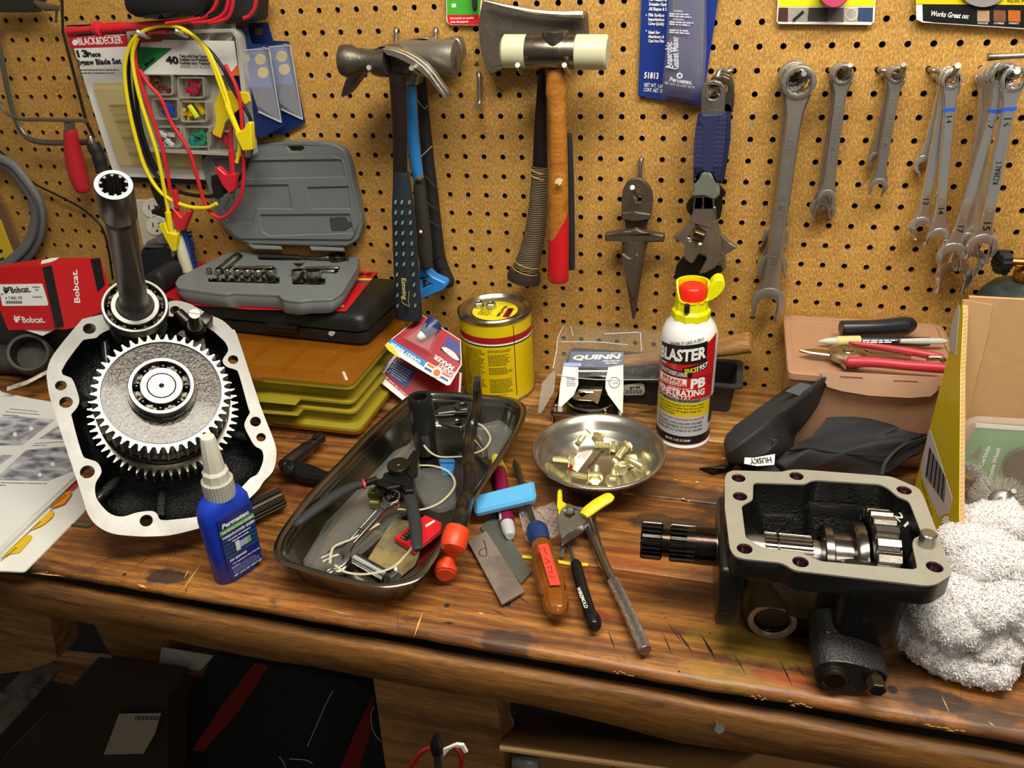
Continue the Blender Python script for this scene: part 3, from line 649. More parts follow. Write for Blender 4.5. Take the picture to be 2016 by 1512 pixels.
 def fr(k, y, dz=0, kx=None): return [(cxf + (x - cxf) * (kx or k), yf + y, max(.004, czf + (z - czf) * k + dz)) for x, z in FO]
 b = MB(); b.mat(M('24211e', .30, .2, .35, 40, .7, 500, coat=.2)).rings([fr(.97, 0), fr(1, .001), fr(1.0, .02, .002), fr(1.12, .032, .008, 1.02), fr(1.5, .045, .02, 1.08), fr(2.1, .062, .036, 1.1)]); b.build('front_boss', t, ang=45)
 def fc(u, v, nm, fn):
  x, z = F(u, v); b = MB(); b.at(Matrix.Translation(V((x, yf, z))) @ RX(90)); fn(b); b.build(nm, t, ang=35)
 fc(1642, 1334, 'core_plug', lambda b: b.mat(M('5a544c', .3, .9)).lathe([(.0122, -.001), (.0122, .0012), (.0108, .0014)], 32).mat(M('2c221c', .35, .6)).lathe([(.0108, .0008), (.0104, .003), (.0085, .0045)], 32, False, True))
 fc(1722, 1336, 'locking_bolt', lambda b: b.mat(M('4c4540', .3, .9)).cyl(.0088, 0, .0016, 24).cyl(.0062, .0016, .0035, 24).mat(M('5b4c3a', .3, .8, .3)).prism(circ(0, 0, .0072, 6), .0035, .014, bev=.0006).mat(BLK).cyl(.0045, .014, .0143, 16))
 b = MB(); b.mat(M('9a8a56', .6))
 for u, v in ((1603, 1262), (1600, 1270), (1605, 1275), (1606, 1285)):
  q = mi @ onY(u, v, -.478); b.at(Matrix.Translation(q)).sphere((0, 0, 0), .0022, 8, (1, .8, 1))
 b.build('sealant_blob', t)
 # chalk writing on the inside wall
 pw = pmat(onZ(1800, 1040, HH - .012), (-.75, -.15, .65), (0, 1, 0)); b = MB(); b.mat(IRON); PP(b, [(1735, 962), (1762, 985), (1785, 1000), (1812, 1055), (1800, 1112), (1775, 1112), (1752, 1060), (1745, 1010)], pw, .002, .001); b.build('inner_web', t, world=True)
 b = MB(); b.mat(M('d8d8d4', .7)); ptx(b, '5211', (1744, 1000), (1796, 1052), 13, pw, .0008, .01); b.build('chalk_mark', t, world=True)
gearbox()
# ================= tools hanging on the pegboard =================
FORGE = M('5e574e', .45, .75, .35, 45, .5, 240, col2='6e675c', sc2=30, th=.6); WORN = M('a1998b', .38, .85, .25, 50, .3, 300, col2='5a544b', sc2=22, th=.6)
def hook(path, label, w=6.5, group='pegboard hooks'):
 """path: (u, v, y) points from the hole to the tip"""
 b = MB(); P = [onY(u, v, y) for u, v, y in path]; r = .0028 * w / 6.5
 b.mat(M('a5a29a', .3, .9, .1)).tube(P, r, 12, True, smooth=3)
 return tag(b.build('pegboard_hook', ang=50), label, 'hook', group)
def claw_hammer():
 z = Zm(660, 50, 260, 1404); g = Zm(750, 300, 170, 734); Y = -.094
 t = thing('claw_hammer', 'front steel claw hammer with dark blue-grey dimpled grip, hanging over the two other hammers', 'hammer', onY(800, 625, Y))
 b = MB(); b.mat(FORGE)
 WP(b, z([(180, 255), (260, 275), (380, 272), (440, 240), (480, 222), (560, 222), (640, 235), (720, 290), (800, 370), (850, 420), (820, 450), (760, 480), (735, 510), (740, 620), (600, 620), (590, 590), (560, 560), (500, 520), (440, 490), (330, 440), (260, 470), (200, 470), (180, 440)]), Y + .002, .022, .004, bev=.002)
 P0 = onY(*z([(60, 372)])[0], Y - .008 + .018 - .018); c = onY(*z([(75, 372)])[0], Y + .009 - .018); m = zframe(c, onY(*z([(420, 385)])[0], Y - .009) - c)
 b.at(m).lathe([(.0135, -.001), (.0168, .0005), (.0172, .004), (.0172, .012), (.0150, .016), (.0118, .026), (.0112, .036), (.0135, .055)], 28, True, True); b.at(Matrix())
 b.build('head', t, world=True, ang=40)
 b = MB(); b.mat(WORN)
 top = z([(560, 222), (680, 232), (800, 275), (900, 330), (1000, 410), (1080, 500), (1150, 600), (1215, 690), (1235, 745)]); bot = z([(620, 300), (700, 330), (790, 380), (880, 450), (950, 510), (1010, 570), (1060, 640), (1110, 710), (1140, 765)])
 n = len(top)
 for sgn in (0, 1):
  rs = []
  for i in range(n):
   f = i / (n - 1); A = onY(*top[i], Y); B_ = onY(*bot[i], Y); gp = .0006 if f < .5 else .0006 + .003 * (f - .5); y0 = Y + .002 - .0215 * (1 if sgn else .5) ; y1 = Y + .002 - .0215 * (.5 if sgn else 0)
   if sgn: y1 -= gp
   else: y0 += gp
   tk = .35 + .65 * (1 - f); B2 = A.lerp(B_, max(.25, tk * .9))
   rs.append([(A.x, y1, A.z), (A.x, y0, A.z), (B2.x, y0, B2.z), (B2.x, y1, B2.z)])
  b.rings(rs)
 b.build('claw', t, world=True, bev=.0008)
 b = MB(); b.mat(M('41332f', .34, .8, .3, 50, .25, 300)); WT(b, z([(660, 520, 190), (672, 800, 170), (685, 1100, 165), (690, 1400, 158), (690, 1570, 158)]), Y - .007, flat=(.75, 1), up=(0, 1, 0), seg=20); b.build('shank', t, world=True)
 b = MB(); b.mat(M('1c262b', .5, 0, .25, 80, .25, 300)); WT(b, g([(172, 165, 140), (180, 300, 165), (190, 500, 205), (205, 800, 220), (220, 1100, 225), (232, 1300, 245), (236, 1395, 235), (237, 1412, 200)]), Y - .009, flat=(.62, 1), up=(0, 1, 0), seg=26); b.build('grip', t, world=True)
 b = MB(); b.mat(M('868c88', .5))
 for v in range(11):
  yv = 425 + v * 88
  for k, u in enumerate((122 + v * 2, 176 + v * 3, 240 + v * 5)):
   if k == 1 and v > 6: continue
   p = onY(*g([(u, yv)])[0], Y - .0235 + (.004 if k != 1 else .0005)); m = zframe(p, (0, -1, 0), (.3, 0, 1)); b.at(m).prism(circ(0, 0, .0012, 8, 2.2), -.002, .0006)
 b.at(Matrix()); b.build('grip_dimples', t, world=True)
 tag(bpy.data.objects['grip_dimples'], kind='stuff')
 b = MB(); b.mat(M('c9bd6a', .4)); p0, p1 = g([(175, 1065), (185, 1245)]); P0, P1 = onY(*p0, Y - .0265), onY(*p1, Y - .0265); tfit(b, 'Estwing', P0, P1, .0062, (0, -1, 0), .015)
 b.tube([onY(*q, Y - .0262) for q in g([(240, 1180), (232, 1260), (243, 1310), (190, 1285), (175, 1260)])], .0003, 6)
 b.mat(BLK); c = onY(*g([(208, 1328)])[0], Y - .026); b.at(zframe(c, (0, -1, 0))).cyl(.0022, -.002, .0008, 14); b.at(Matrix()); b.build('grip_lettering', t, world=True)
def framing_hammer():
 z = Zm(660, 50, 260, 1404); g = Zm(750, 300, 170, 734); Y = -.052
 t = thing('framing_hammer', 'blue-handled hammer hanging in the middle behind the front claw hammer', 'hammer', onY(840, 590, Y))
 c = onY(*z([(1290, 350)])[0], Y - .012); d = onY(*z([(900, 330)])[0], Y - .012) - c
 b = MB(); b.mat(WORN).at(zframe(c, d)).lathe([(.0185, 0), (.0200, .001), (.0200, .006), (.0198, .03), (.0178, .034), (.0168, .06), (.015, .075)], 28, True, True); b.at(Matrix())
 WP(b, z([(740, 300), (900, 290), (1000, 400), (940, 500), (880, 560), (870, 640), (745, 655), (740, 500)]), Y, .022, .003, bev=.002)
 b.mat(FORGE); rs = []
 for (u, v, wd, th) in ((520, 300, 60, .02), (400, 360, 90, .02), (300, 440, 120, .022), (240, 520, 110, .022), (180, 620, 90, .022), (135, 700, 60, .02), (100, 745, 20, .018)):
  p = onY(*z([(u, v)])[0], Y - .01); q = wd * 260 / 1404 * mpp(p) / 2; rs.append([(p.x - q * .7, Y, p.z + q * .7), (p.x - q * .7, Y - th, p.z + q * .7), (p.x + q * .7, Y - th, p.z - q * .7), (p.x + q * .7, Y, p.z - q * .7)])
 b.rings(rs); b.build('head', t, world=True, ang=40)
 b = MB(); b.mat(M('2573b4', .42, 0, .15, 60)); WT(b, z([(805, 640, 110), (812, 900, 115), (830, 1200, 130), (850, 1400, 130)]) + g([(300, 120, 105), (322, 230, 90)]), Y - .010, flat=(.9, 1), up=(0, 1, 0), seg=18); b.build('blue_handle', t, world=True)
 b = MB(); b.mat(M('2c2824', .6, 0, .25)); WT(b, g([(325, 200, 80), (330, 320, 110), (345, 500, 120), (365, 700, 125), (375, 850, 130), (385, 950, 110), (395, 990, 70)]), Y - .010, flat=(.85, 1), up=(0, 1, 0), seg=18)
 b.mat(M('5a5138', .6)); WT(b, g([(310, 210, 50), (330, 220, 60), (350, 200, 40)]), Y - .017, seg=8); b.build('grip', t, world=True)
 b = MB(); b.mat(M('2a80cc', .4)); WP(b, g([(322, 965), (345, 970), (440, 1060), (545, 1110), (552, 1140), (530, 1175), (335, 1255), (320, 1100)]), Y - .002, .018, .003, holes=[g([(350, 1075), (430, 1120), (345, 1165)])], bev=.0015); b.build('butt_loop', t, world=True)
 b = MB(); b.mat(WHITE).at(zframe(onY(*g([(338, 675)])[0], Y - .024), (0, -1, 0))).sphere((0, 0, 0), .0022, 8); b.at(Matrix()); b.build('paint_drop', t, world=True)
def black_hammer():
 z = Zm(660, 50, 260, 1404); g = Zm(750, 300, 170, 734); Y = -.016
 t = thing('drilling_hammer', 'rearmost hammer with long black rubber handle and squared steel head', 'hammer', onY(880, 580, Y))
 b = MB(); b.mat(WORN); WP(b, z([(560, 215), (640, 180), (800, 150), (960, 130), (1000, 155), (1040, 190), (1090, 180), (1120, 150), (1290, 128), (1330, 200), (1345, 300), (1330, 380), (1240, 400), (1000, 380), (700, 360)]), Y - .018, .022, .004, bev=.003); b.build('head', t, world=True)
 b = MB(); b.mat(M('1b1a19', .6, 0, .3, 80, .3, 300)); WT(b, z([(905, 560, 110), (920, 700, 110), (945, 1000, 125), (975, 1300, 130)]) + g([(400, 60, 100), (420, 250, 110), (450, 500, 105), (470, 700, 110), (490, 880, 115), (520, 1000, 130), (560, 1090, 130), (565, 1130, 100)]), Y, flat=(1, 1), seg=18); b.build('handle', t, world=True)
 b = MB(); b.mat(M('c9c7bf', .5))
 for L in ([(860, 780), (900, 830), (940, 875), (965, 880), (975, 850)], [(900, 1405), (950, 1360), (1000, 1310), (1030, 1285)]): b.tube([onY(*q, Y - .0125) for q in z(L)], .0006, 6, smooth=3)
 b.mat(M('2e2d2c', .5))
 for L in ([(360, 190), (420, 250), (470, 300)], [(390, 420), (440, 470), (495, 488)], [(405, 575), (450, 610), (512, 630)], [(430, 912), (480, 880), (530, 845)], [(460, 1015), (510, 980), (560, 945)]): b.tube([onY(*q, Y - .0122) for q in g(L)], .0007, 6, smooth=3)
 b.build('grip_line', t, world=True)
claw_hammer(); framing_hammer(); black_hammer()
for u, tu, tv in ((780, 726, 133), (858, 810, 134)):
 hook([(u, 56, .002), (u, 58, -.008), (u - 1, 80, -.010), (u - 2, 128, -.012), (u - 10, 146, -.03), (tu + 14, 145, -.085), (tu, tv, -.122)], 'grey double-bend steel hook holding up the %s side of the hammers' % ('left' if u == 780 else 'right'))
def hatchet():
 a = Zm(920, 0, 300, 1890); k = Zm(640, 0, 600, 1463); Y = -.028
 t = thing('hatchet', 'old hatchet with dark steel head and worn stacked-leather grip behind the mallet', 'hatchet', onY(1035, 560, Y))
 b = MB(); b.mat(M('625a50', .48, .6, .4, 40, .5, 220, col2='6a6055', sc2=20, th=.55))
 WP(b, a([(205, 8), (300, 30), (450, 70), (600, 100), (800, 140), (1000, 162), (1200, 172), (1460, 155), (1478, 220), (1475, 440), (1460, 560), (1300, 700), (900, 720), (760, 830), (690, 890), (520, 820), (290, 935), (230, 820), (180, 680), (150, 500), (142, 300), (160, 120)]), Y, .016, .002, bev=.0012); b.build('head', t, world=True, ang=30)
 b = MB(); b.mat(M('b9b09c', .35, .8)); b.tube([onY(*q, Y - .010) for q in a([(210, 10), (300, 32), (450, 72), (600, 104), (800, 142), (1000, 166), (1200, 178), (1440, 178)])], [.0008, .0014, .002, .0025, .003, .0035, .004, .005], 8, flat=(1, 1)); b.build('ground_edge', t, world=True)
 b = MB(); b.mat(FORGE); WT(b, a([(135, 790, 60), (110, 800, 45), (88, 808, 20)]), Y - .006, seg=8); b.build('nail_claw', t, world=True); b = MB()
 b.mat(M('2c2522', .4, .6)); WT(b, k([(1040, 330, 34), (1040, 450, 50), (1035, 600, 62), (1032, 812, 77)]), Y - .008, flat=(.6, 1), up=(0, 1, 0), seg=18); b.build('shank', t, world=True)
 lg = NT('leather'); wv = lg.n('ShaderNodeTexWave', i_Vector=lg.coord((1, 1, 1)), i_Scale=110., i_Distortion=2.5, i_Detail=4., bands_direction='Z').outputs['Fac']
 c = lg.mix(lg.noise(60, 5, .7), '4a3a28', '8a765a'); c = lg.mix(lg.math('MULTIPLY', lg.ramp(wv, [(.3, 1.), (.6, 0.)]), .7), c, '2b1d12'); lg.set(Base_Color=c, Roughness=.65); lg.bump(wv, .7, .0015)
 b = MB(); b.mat(lg.m); WT(b, k([(1032, 800, 80), (1028, 900, 84), (1022, 1000, 92), (1010, 1100, 100), (990, 1200, 108), (965, 1290, 125)]), Y - .008, flat=(.75, 1), up=(0, 1, 0), seg=22); b.build('leather_grip', t, world=True)
 b = MB(); b.mat(M('c0a050', .5))
 for u, v, wd in ((1028, 818, 84), (1027, 845, 84), (970, 1262, 122), (962, 1292, 130)): 
  p = onY(*k([(u, v)])[0], Y - .008); q = onY(*k([(u - 4, v + 14)])[0], Y - .008); b.at(zframe(p, q - p)).lathe([(wd * .4101 / 2 * mpp(p) * 1.02, 0), (wd * .4101 / 2 * mpp(p) * 1.04, .0009), (wd * .4101 / 2 * mpp(p) * 1.02, .0018)], 28, sy=.78)
 b.at(Matrix()); b.build('cord_band', t, world=True); b = MB(); b.mat(M('3b322b', .5, .3)); WT(b, k([(960, 1300, 150), (955, 1330, 165), (952, 1348, 160)]), Y - .008, flat=(.75, 1), up=(0, 1, 0), seg=22); b.build('butt_cap', t, world=True)
hatchet()
def mallet():
 a = Zm(920, 0, 300, 1890); k = Zm(640, 0, 600, 1463); Y = -.066
 t = thing('nylon_mallet', 'mallet with translucent white nylon faces and varnished wooden handle with a red end', 'mallet', onY(1095, 550, Y))
 c0 = onY(*a([(445, 635)])[0], Y - .002); c1 = onY(*a([(1745, 650)])[0], Y - .002); d = c1 - c0; L = d.length; m = zframe(c0, d); s = L / 1300
 ny = M('c3c2a2', .32, 0, .06, 20, sss=.25)
 for nm, z0, z1, r0 in (('left_face', 0, 330, 194), ('right_face', 895, 1300, 199)):
  b = MB(); b.at(m).mat(ny).lathe([(r0 * s * .86, z0 * s), (r0 * s, (z0 + 25) * s), (r0 * s, (z1 - 25) * s), (r0 * s * .9, z1 * s)], 40, True, True); b.build('nylon_face', t, world=True)
 b = MB(); b.at(m).mat(M('7a7064', .3, 1, .3, 60, .3, 250, col2='a89d8c', sc2=60, th=.62)).lathe([(197 * s, 305 * s), (199 * s, 312 * s), (199 * s, 905 * s), (197 * s, 912 * s)], 44, True, True)
 b.at(m @ RZ(0)); p = onY(*a([(1095, 440)])[0], Y - .002); b.at(zframe(p + V((0, 0, .004)), (0, 0, 1))).prism(circ(0, 0, .0165, 24, .9), -.02, .001, bev=.001); b.at(Matrix()); b.build('steel_head', t, world=True)
 wd = woodmat('handle_wood', 'b87a30', 'a4641f', '7d4413', stains=False, rough=.3); b = MB(); b.mat(wd.m)
 WT(b, k([(1105, 330, 80), (1108, 380, 92), (1110, 440, 104), (1112, 480, 90), (1116, 560, 84), (1120, 700, 88), (1120, 900, 96), (1120, 1030, 98), (1120, 1150, 98)]), Y - .002, flat=(.8, 1), up=(0, 1, 0), seg=24); b.build('handle', t, world=True)
 rs = MB(); pts = k([(1120, 1035), (1120, 1100), (1120, 1200), (1119, 1300), (1119, 1340), (1119, 1352)]); wds = [99, 99.5, 100, 100, 100, 84]; rings = []; n = 28
 P = [onY(*q, Y - .002) for q in pts]
 for i, (p, wpx) in enumerate(zip(P, wds)):
  r = wpx * .4101 / 2 * mpp(p) * 1.012; ring = []
  for j in range(n):
   q = 2 * pi * j / n; dz = 0
   if i == 0: dz = -.020 + .022 * cos(q)
   if i == 1: dz = -.008 + .008 * cos(q)
   ring.append((p.x + r * cos(q), p.y + r * sin(q) * .8, p.z + dz))
  rings.append(ring)
 rs.mat(M('c01820', .35, 0, .1)).rings(rings, cap0=False); rs.build('red_handle_end', t, world=True)
 b = MB(); b.mat(M('d8c89a', .6)); WP(b, k([(1105, 870), (1112, 858), (1128, 855), (1142, 862), (1135, 880), (1125, 893), (1118, 882), (1102, 880)]), Y - .0178, .0004); b.build('chipped_label', t, world=True)
mallet()
b = MB(); k = Zm(640, 0, 600, 1463); b.mat(M('202327', .6, 0, .2)); WT(b, k([(1172, 640, 20), (1172, 690, 34), (1178, 900, 36), (1180, 1100, 38), (1182, 1260, 36), (1183, 1292, 34)]), -.035, flat=(1, 1), seg=16); tag(b.build('mallet_handle', ang=50), 'slim dark rubber handle just showing behind the red-ended mallet handle', 'tool handle')
for tu, tv in ((1019, 128), (1111, 128)): hook([(tu + 12, 60, .002), (tu + 12, 62, -.008), (tu + 12, 125, -.012), (tu + 10, 142, -.03), (tu + 6, 140, -.07), (tu, tv, -.098)], 'bright tipped steel hook under the %s end of the mallet head' % ('left' if tu < 1050 else 'right'))
hook([(943, 143, .002), (943, 146, -.009), (944, 170, -.011), (944, 203, -.012), (942, 207, -.02), (936, 209, -.036)], 'empty bent steel hook left of the hatchet grip')
def splitting_tool():
 p = Zm(1180, 290, 160, 691); Y = -.026
 t = thing('iron_cleat', 'old dark iron dagger-shaped bracket with cross arm and oval eye, on its own hook', 'iron bracket', onY(1247, 622, Y))
 im = M('54493d', .5, .5, .35, 60, .5, 240, col2='5b5043', sc2=35, th=.6); b = MB(); b.mat(im)
 WP(b, p([(190, 600), (187, 430), (200, 360), (230, 300), (280, 268), (340, 262), (390, 290), (430, 340), (452, 400), (455, 460), (432, 600)]), Y - .004, .007, .002, holes=[p([(280, 420), (300, 395), (340, 400), (365, 430), (350, 465), (310, 470), (285, 450)])], bev=.0012); b.build('eye_plate', t, world=True)
 b = MB(); b.mat(im); WP(b, p([(186, 555), (300, 548), (437, 570), (432, 620), (300, 625), (188, 618)]), Y - .008, .016, .002, bev=.0015); WP(b, p([(212, 615), (420, 620), (395, 680), (408, 730), (215, 730), (225, 680)]), Y + .002, .008, .002, bev=.001); b.build('step', t, world=True)
 b = MB(); b.mat(im); WP(b, p([(45, 740), (180, 722), (260, 712), (310, 690), (350, 712), (430, 735), (552, 750), (550, 808), (430, 812), (400, 806), (190, 806), (130, 800), (48, 800)]), Y - .010, .012, .0015, bev=.002); b.build('cross_arm', t, world=True)
 b = MB(); b.mat(im); rs = []
 for v, u0, u1, th in ((790, 190, 412, .008), (900, 195, 392, .009), (1000, 208, 374, .010), (1100, 222, 358, .010), (1200, 238, 342, .009), (1300, 255, 326, .008), (1400, 272, 312, .006), (1450, 280, 304, .004)):
  A, B_ = (onY(*q, Y - .004) for q in p([(u0, v), (u1, v)])); c = (A + B_) / 2; r = (B_ - A).length / 2; rs.append([(c.x + r * cos(q), c.y + th * sin(q), c.z) for q in [2 * pi * i / 16 for i in range(16)]])
 b.rings(rs); b.build('spike', t, world=True)
 b = MB(); b.mat(im); WP(b, p([(180, 912), (205, 905), (235, 930), (262, 942), (290, 930), (310, 905), (333, 912), (333, 960), (318, 1100), (296, 1300), (275, 1300), (240, 1160), (200, 1020)]), Y - .014, .006, .002, bev=.002); b.build('cast_tongue', t, world=True)
splitting_tool()
hook([(1262, 312, .002), (1262, 314, -.009), (1260, 340, -.010), (1258, 372, -.012), (1255, 386, -.03), (1245, 369, -.062)], 'steel hook through the eye of the iron bracket')
# ---- adjustable wrenches
def adjustable():
 w_ = Zm(1310, 120, 170, 584)
 AW = M('938a7e', .36, .85, .25, 50, .2, 300)
 def head(t, Y, off=(0, 0), flip=False):
  f = lambda L: [(u + off[0], v + off[1]) for u, v in w_(L)]
  if flip: f0 = f; f = lambda L: [(2 * 1386 + 2 * off[0] - u + 0, v) for u, v in f0(L)]
  b = MB(); b.mat(AW); WP(b, f([(195, 920), (320, 915), (322, 1000), (332, 1080), (350, 1150), (372, 1220), (382, 1290), (375, 1350), (335, 1400), (270, 1435), (225, 1445), (250, 1400), (280, 1340), (270, 1320), (215, 1290), (110, 1232), (50, 1195), (105, 1160), (165, 1100), (188, 1010)]), Y, .010, .0015, bev=.001, holes=[f([(210, 1110), (272, 1160), (245, 1235), (155, 1195)])]); b.build('jaw_body', t, world=True, ang=30)
  b = MB(); b.mat(M('8c8478', .2, 1)); P, Q = (onY(*q, Y - .005) for q in f([(235, 1120), (205, 1225)])); P2, Q2 = (onY(*q, Y - .005) for q in f([(190, 1160), (258, 1185)]))
  m = zframe(P2, Q2 - P2); L = (Q2 - P2).length; b.at(m).lathe([((.0062 if k % 2 else .0046), L * k / 9) for k in range(10)], 18, True, True); b.at(Matrix()); b.build('adjusting_screw', t, world=True)
  b = MB(); b.mat(AW); WP(b, f([(160, 1215), (245, 1245), (236, 1290), (185, 1370), (170, 1370), (130, 1340), (128, 1270), (140, 1235)]), Y - .001, .008, .0015, bev=.0008); b.build('sliding_jaw', t, world=True, ang=30)
 Y = -.052
 t = thing('adjustable_wrench', 'front adjustable wrench with navy honeycomb grip and grey collar', 'wrench', onY(1375, 545, Y), 'adjustable wrenches on one hook')
 head(t, Y)
 b = MB(); b.mat(AW); WP(b, w_([(240, 330), (243, 200), (258, 160), (290, 138), (330, 132), (375, 145), (402, 180), (408, 220), (400, 350)]), Y, .009, .001, holes=[circ(*w_([(322, 215)])[0], 14, 20)], bev=.001)
 WP(b, w_([(238, 355), (243, 330), (400, 335), (400, 370)]), Y - .001, .006); b.build('hanging_ring', t, world=True); b = MB(); b.mat(AW); WP(b, w_([(195, 1000), (210, 890), (330, 890), (322, 1000)]), Y, .009); b.build('steel_shank', t, world=True)
 nb = NT('navy_grip'); vo = nb.n('ShaderNodeTexVoronoi', feature='DISTANCE_TO_EDGE', i_Vector=nb.coord((1, 0, 1)), i_Scale=190., i_Randomness=.15).outputs['Distance']; nb.set(Base_Color=lin('23264c'), Roughness=.55); nb.bump(nb.ramp(vo, [(.0, 0.), (.25, 1.)]), .5, .0006)
 b = MB(); b.mat(nb.m); WP(b, w_([(222, 352), (260, 352), (290, 362), (340, 365), (375, 350), (408, 352), (410, 400), (400, 560), (385, 700), (358, 835), (320, 815), (300, 760), (250, 755), (225, 800), (190, 840), (188, 700), (192, 560), (205, 440)]), Y - .005, .018, .003, bev=.004); b.build('grip', t, world=True, ang=50)
 b = MB(); b.mat(M('272a50', .5)); WP(b, w_([(262, 375), (370, 375), (335, 440), (325, 560), (320, 750), (255, 745), (248, 560), (258, 440), (215, 400)]), Y - .0055, .0005, .002); b.build('grip_panel', t, world=True)
 b = MB(); b.mat(M('6b7065', .5, .2)); WP(b, w_([(250, 755), (305, 755), (330, 810), (362, 870), (370, 905), (335, 945), (255, 918), (170, 922), (185, 880), (188, 845), (225, 810)]), Y - .007, .020, .003, bev=.002); b.build('grey_collar', t, world=True)
 b = MB(); b.mat(M('c9c3b8', .3, 1)); P, Q = w_([(262, 1075), (262, 925)]); wt(b, '8"-200mm', P, Q, 5, Y - .0102); b.build('stamped_size', t, world=True)
 for i, (Y, off, lab, col, fl) in enumerate(((-.036, (14, 48), 'middle adjustable wrench with wide dark jaw turned the other way', '3c3a35', True), (-.020, (6, 5), 'rearmost adjustable wrench showing its rounded ring end and a strip of navy grip', '6f675d', False))):
  t = thing('adjustable_wrench', lab, 'wrench', onY(1390, 560, Y), 'adjustable wrenches on one hook')
  f = lambda L: [(u + off[0] * .5 + 6 * (i + 1), v) for u, v in w_(L)]
  if i == 0:
   head(t, Y, (4, 20), True)
   b = MB(); b.mat(M('34362c', .35, .9, .3, 60)); WP(b, w_([(70, 1400), (100, 1350), (160, 1310), (250, 1330), (370, 1380), (390, 1420), (368, 1440), (368, 1512), (100, 1512), (62, 1460)]), Y - .004, .01, .002, bev=.001); b.build('lower_jaw', t, world=True)
  else:
   b = MB(); b.mat(M('4b4740', .35, 1, .3)); WP(b, w_([(140, 970), (170, 930), (200, 925), (200, 1060), (165, 1040), (145, 1010)]), -.03, .008, .002); WP(b, w_([(330, 920), (385, 925), (385, 1000), (372, 1060), (345, 1085), (330, 1040)]), -.03, .008, .002, bev=.001); WP(b, w_([(350, 830), (410, 890), (400, 920), (340, 930)]), -.032, .008, .001); b.build('jaw', t, world=True)
  b = MB(); b.mat(M('8d857b', .28, 1, .2)); WP(b, f([(240, 330), (243, 200 - 25 * i), (258, 150 - 35 * i), (300, 112 - 25 * i), (345, 100 - 20 * i), (390, 120 - 20 * i), (412, 170 - 20 * i), (415, 240), (405, 350)]), Y, .009, .001, holes=[circ(*f([(340, 190)])[0], 12, 20)], bev=.001); b.build('ring_end', t, world=True)
  b = MB(); b.mat(M('22254a', .55)); WP(b, w_([(300, 300), (445, 270), (445, 330), (440, 520), (425, 640), (400, 800), (380, 840), (300, 800)]) if i == 0 else w_([(260, 300), (437, 250), (437, 500), (420, 640), (260, 640)]), Y, .014, .003, bev=.003); b.build('grip', t, world=True)
adjustable()
hook([(1437, 133, .002), (1440, 138, -.009), (1430, 142, -.012), (1416, 140, -.018), (1407, 178, -.03), (1402, 178, -.045), (1393, 188, -.074)], 'bright steel hook through the rings of the adjustable wrenches')
# ---- combination wrenches
GW = M('b5afa5', .36, .9, .15, 50, .15, 350); CW = CHROME; ST = M('d6d2c8', .3, 1)
q_ = Zm(1180, 0, 520, 1228); r_ = Zm(1560, 0, 456, 1149)
def cwr(lab, A, B, y, Rpx, Jpx, w0, w1, th, mt, group, txt=(), mark=None, a=15, yb=None, z=r_, name='combination_wrench', k=None, tl=0.):
 k = k or 456 / 1149; PA = onY(*z([A])[0], y); PB = onY(*z([B])[0], yb if yb is not None else y); s = mpp(PA) * k
 return wrench(name, lab, 'wrench', PA, PB, (tl, -1, 0), Rpx * s, Jpx * s, w0 * s, w1 * s, th, mt, group, txt, a, True, mark)
g1 = 'large combination wrenches'
K1 = 520 / 1228
cwr('largest grey combination wrench, stamped 7/8, in front on its hook', (927, 380), (785, 1405), -.030, 76, 92, 72, 74, .011, GW, g1, [('7/8', .22, .29, .008, ST, 0), ('K M C', .48, .58, .007, ST, 0), ('7/8', .74, .80, .008, ST, 0)], z=q_, k=K1, a=-8)
cwr('second large grey wrench, mostly hidden behind the one stamped 7/8', (900, 355), (802, 1240), -.016, 68, 80, 60, 66, .009, GW, g1, z=q_, k=K1, a=20, tl=.1)
cwr('shortest of the three large grey wrenches, rearmost behind the one stamped 7/8', (905, 340), (818, 1110), -.006, 60, 68, 56, 60, .007, GW, g1, z=q_, k=K1, a=-25)
hook([(1560, 137, .002), (1560, 140, -.008), (1572, 150, -.02), (1583, 145, -.055)], 'steel hook through the rings of the large grey wrenches')
g2 = 'mid size grey combination wrenches'
cwr('front grey wrench of the middle bunch, stamped 7/16', (250, 368), (168, 980), -.028, 50, 48, 58, 56, .0075, GW, g2, [('7/16 = CRAFTSMAN =', .28, .70, .0065, ST, 0)], a=-5)
cwr('second grey wrench of the middle bunch, jaw showing lower left', (238, 362), (140, 1030), -.018, 50, 60, 56, 52, .007, GW, g2, a=12)
cwr('rearmost grey wrench of the middle bunch, jaw showing lowest', (246, 358), (172, 1050), -.008, 48, 44, 52, 50, .007, GW, g2, a=-12)
hook([(1633, 137, .002), (1640, 138, -.008), (1655, 140, -.010), (1668, 150, -.03), (1674, 128, -.048)], 'curled steel hook holding the middle bunch of grey wrenches')
cwr('smaller grey wrench with 5/8 on its raised panel', (518, 370), (425, 925), -.024, 40, 48, 52, 50, .007, GW, 'small grey wrenches', [('5/8 = CRAFTSMAN =', .32, .72, .006, ST, 0)], a=-8)
cwr('little grey wrench peeping out left of the 5/8 wrench', (500, 362), (412, 790), -.012, 36, 40, 44, 44, .006, GW, 'small grey wrenches', a=30)
cwr('tiny grey wrench whose jaw shows just above its neighbour', (496, 358), (420, 740), -.005, 34, 34, 40, 40, .005, GW, 'small grey wrenches', a=40)
hook([(1729, 136, .002), (1736, 139, -.008), (1748, 141, -.010), (1772, 150, -.03), (1779, 127, -.048)], 'curled steel hook holding the small grey wrenches')
g3 = 'chrome wrenches, trio'
BLU = M('2a57c0', .4); 
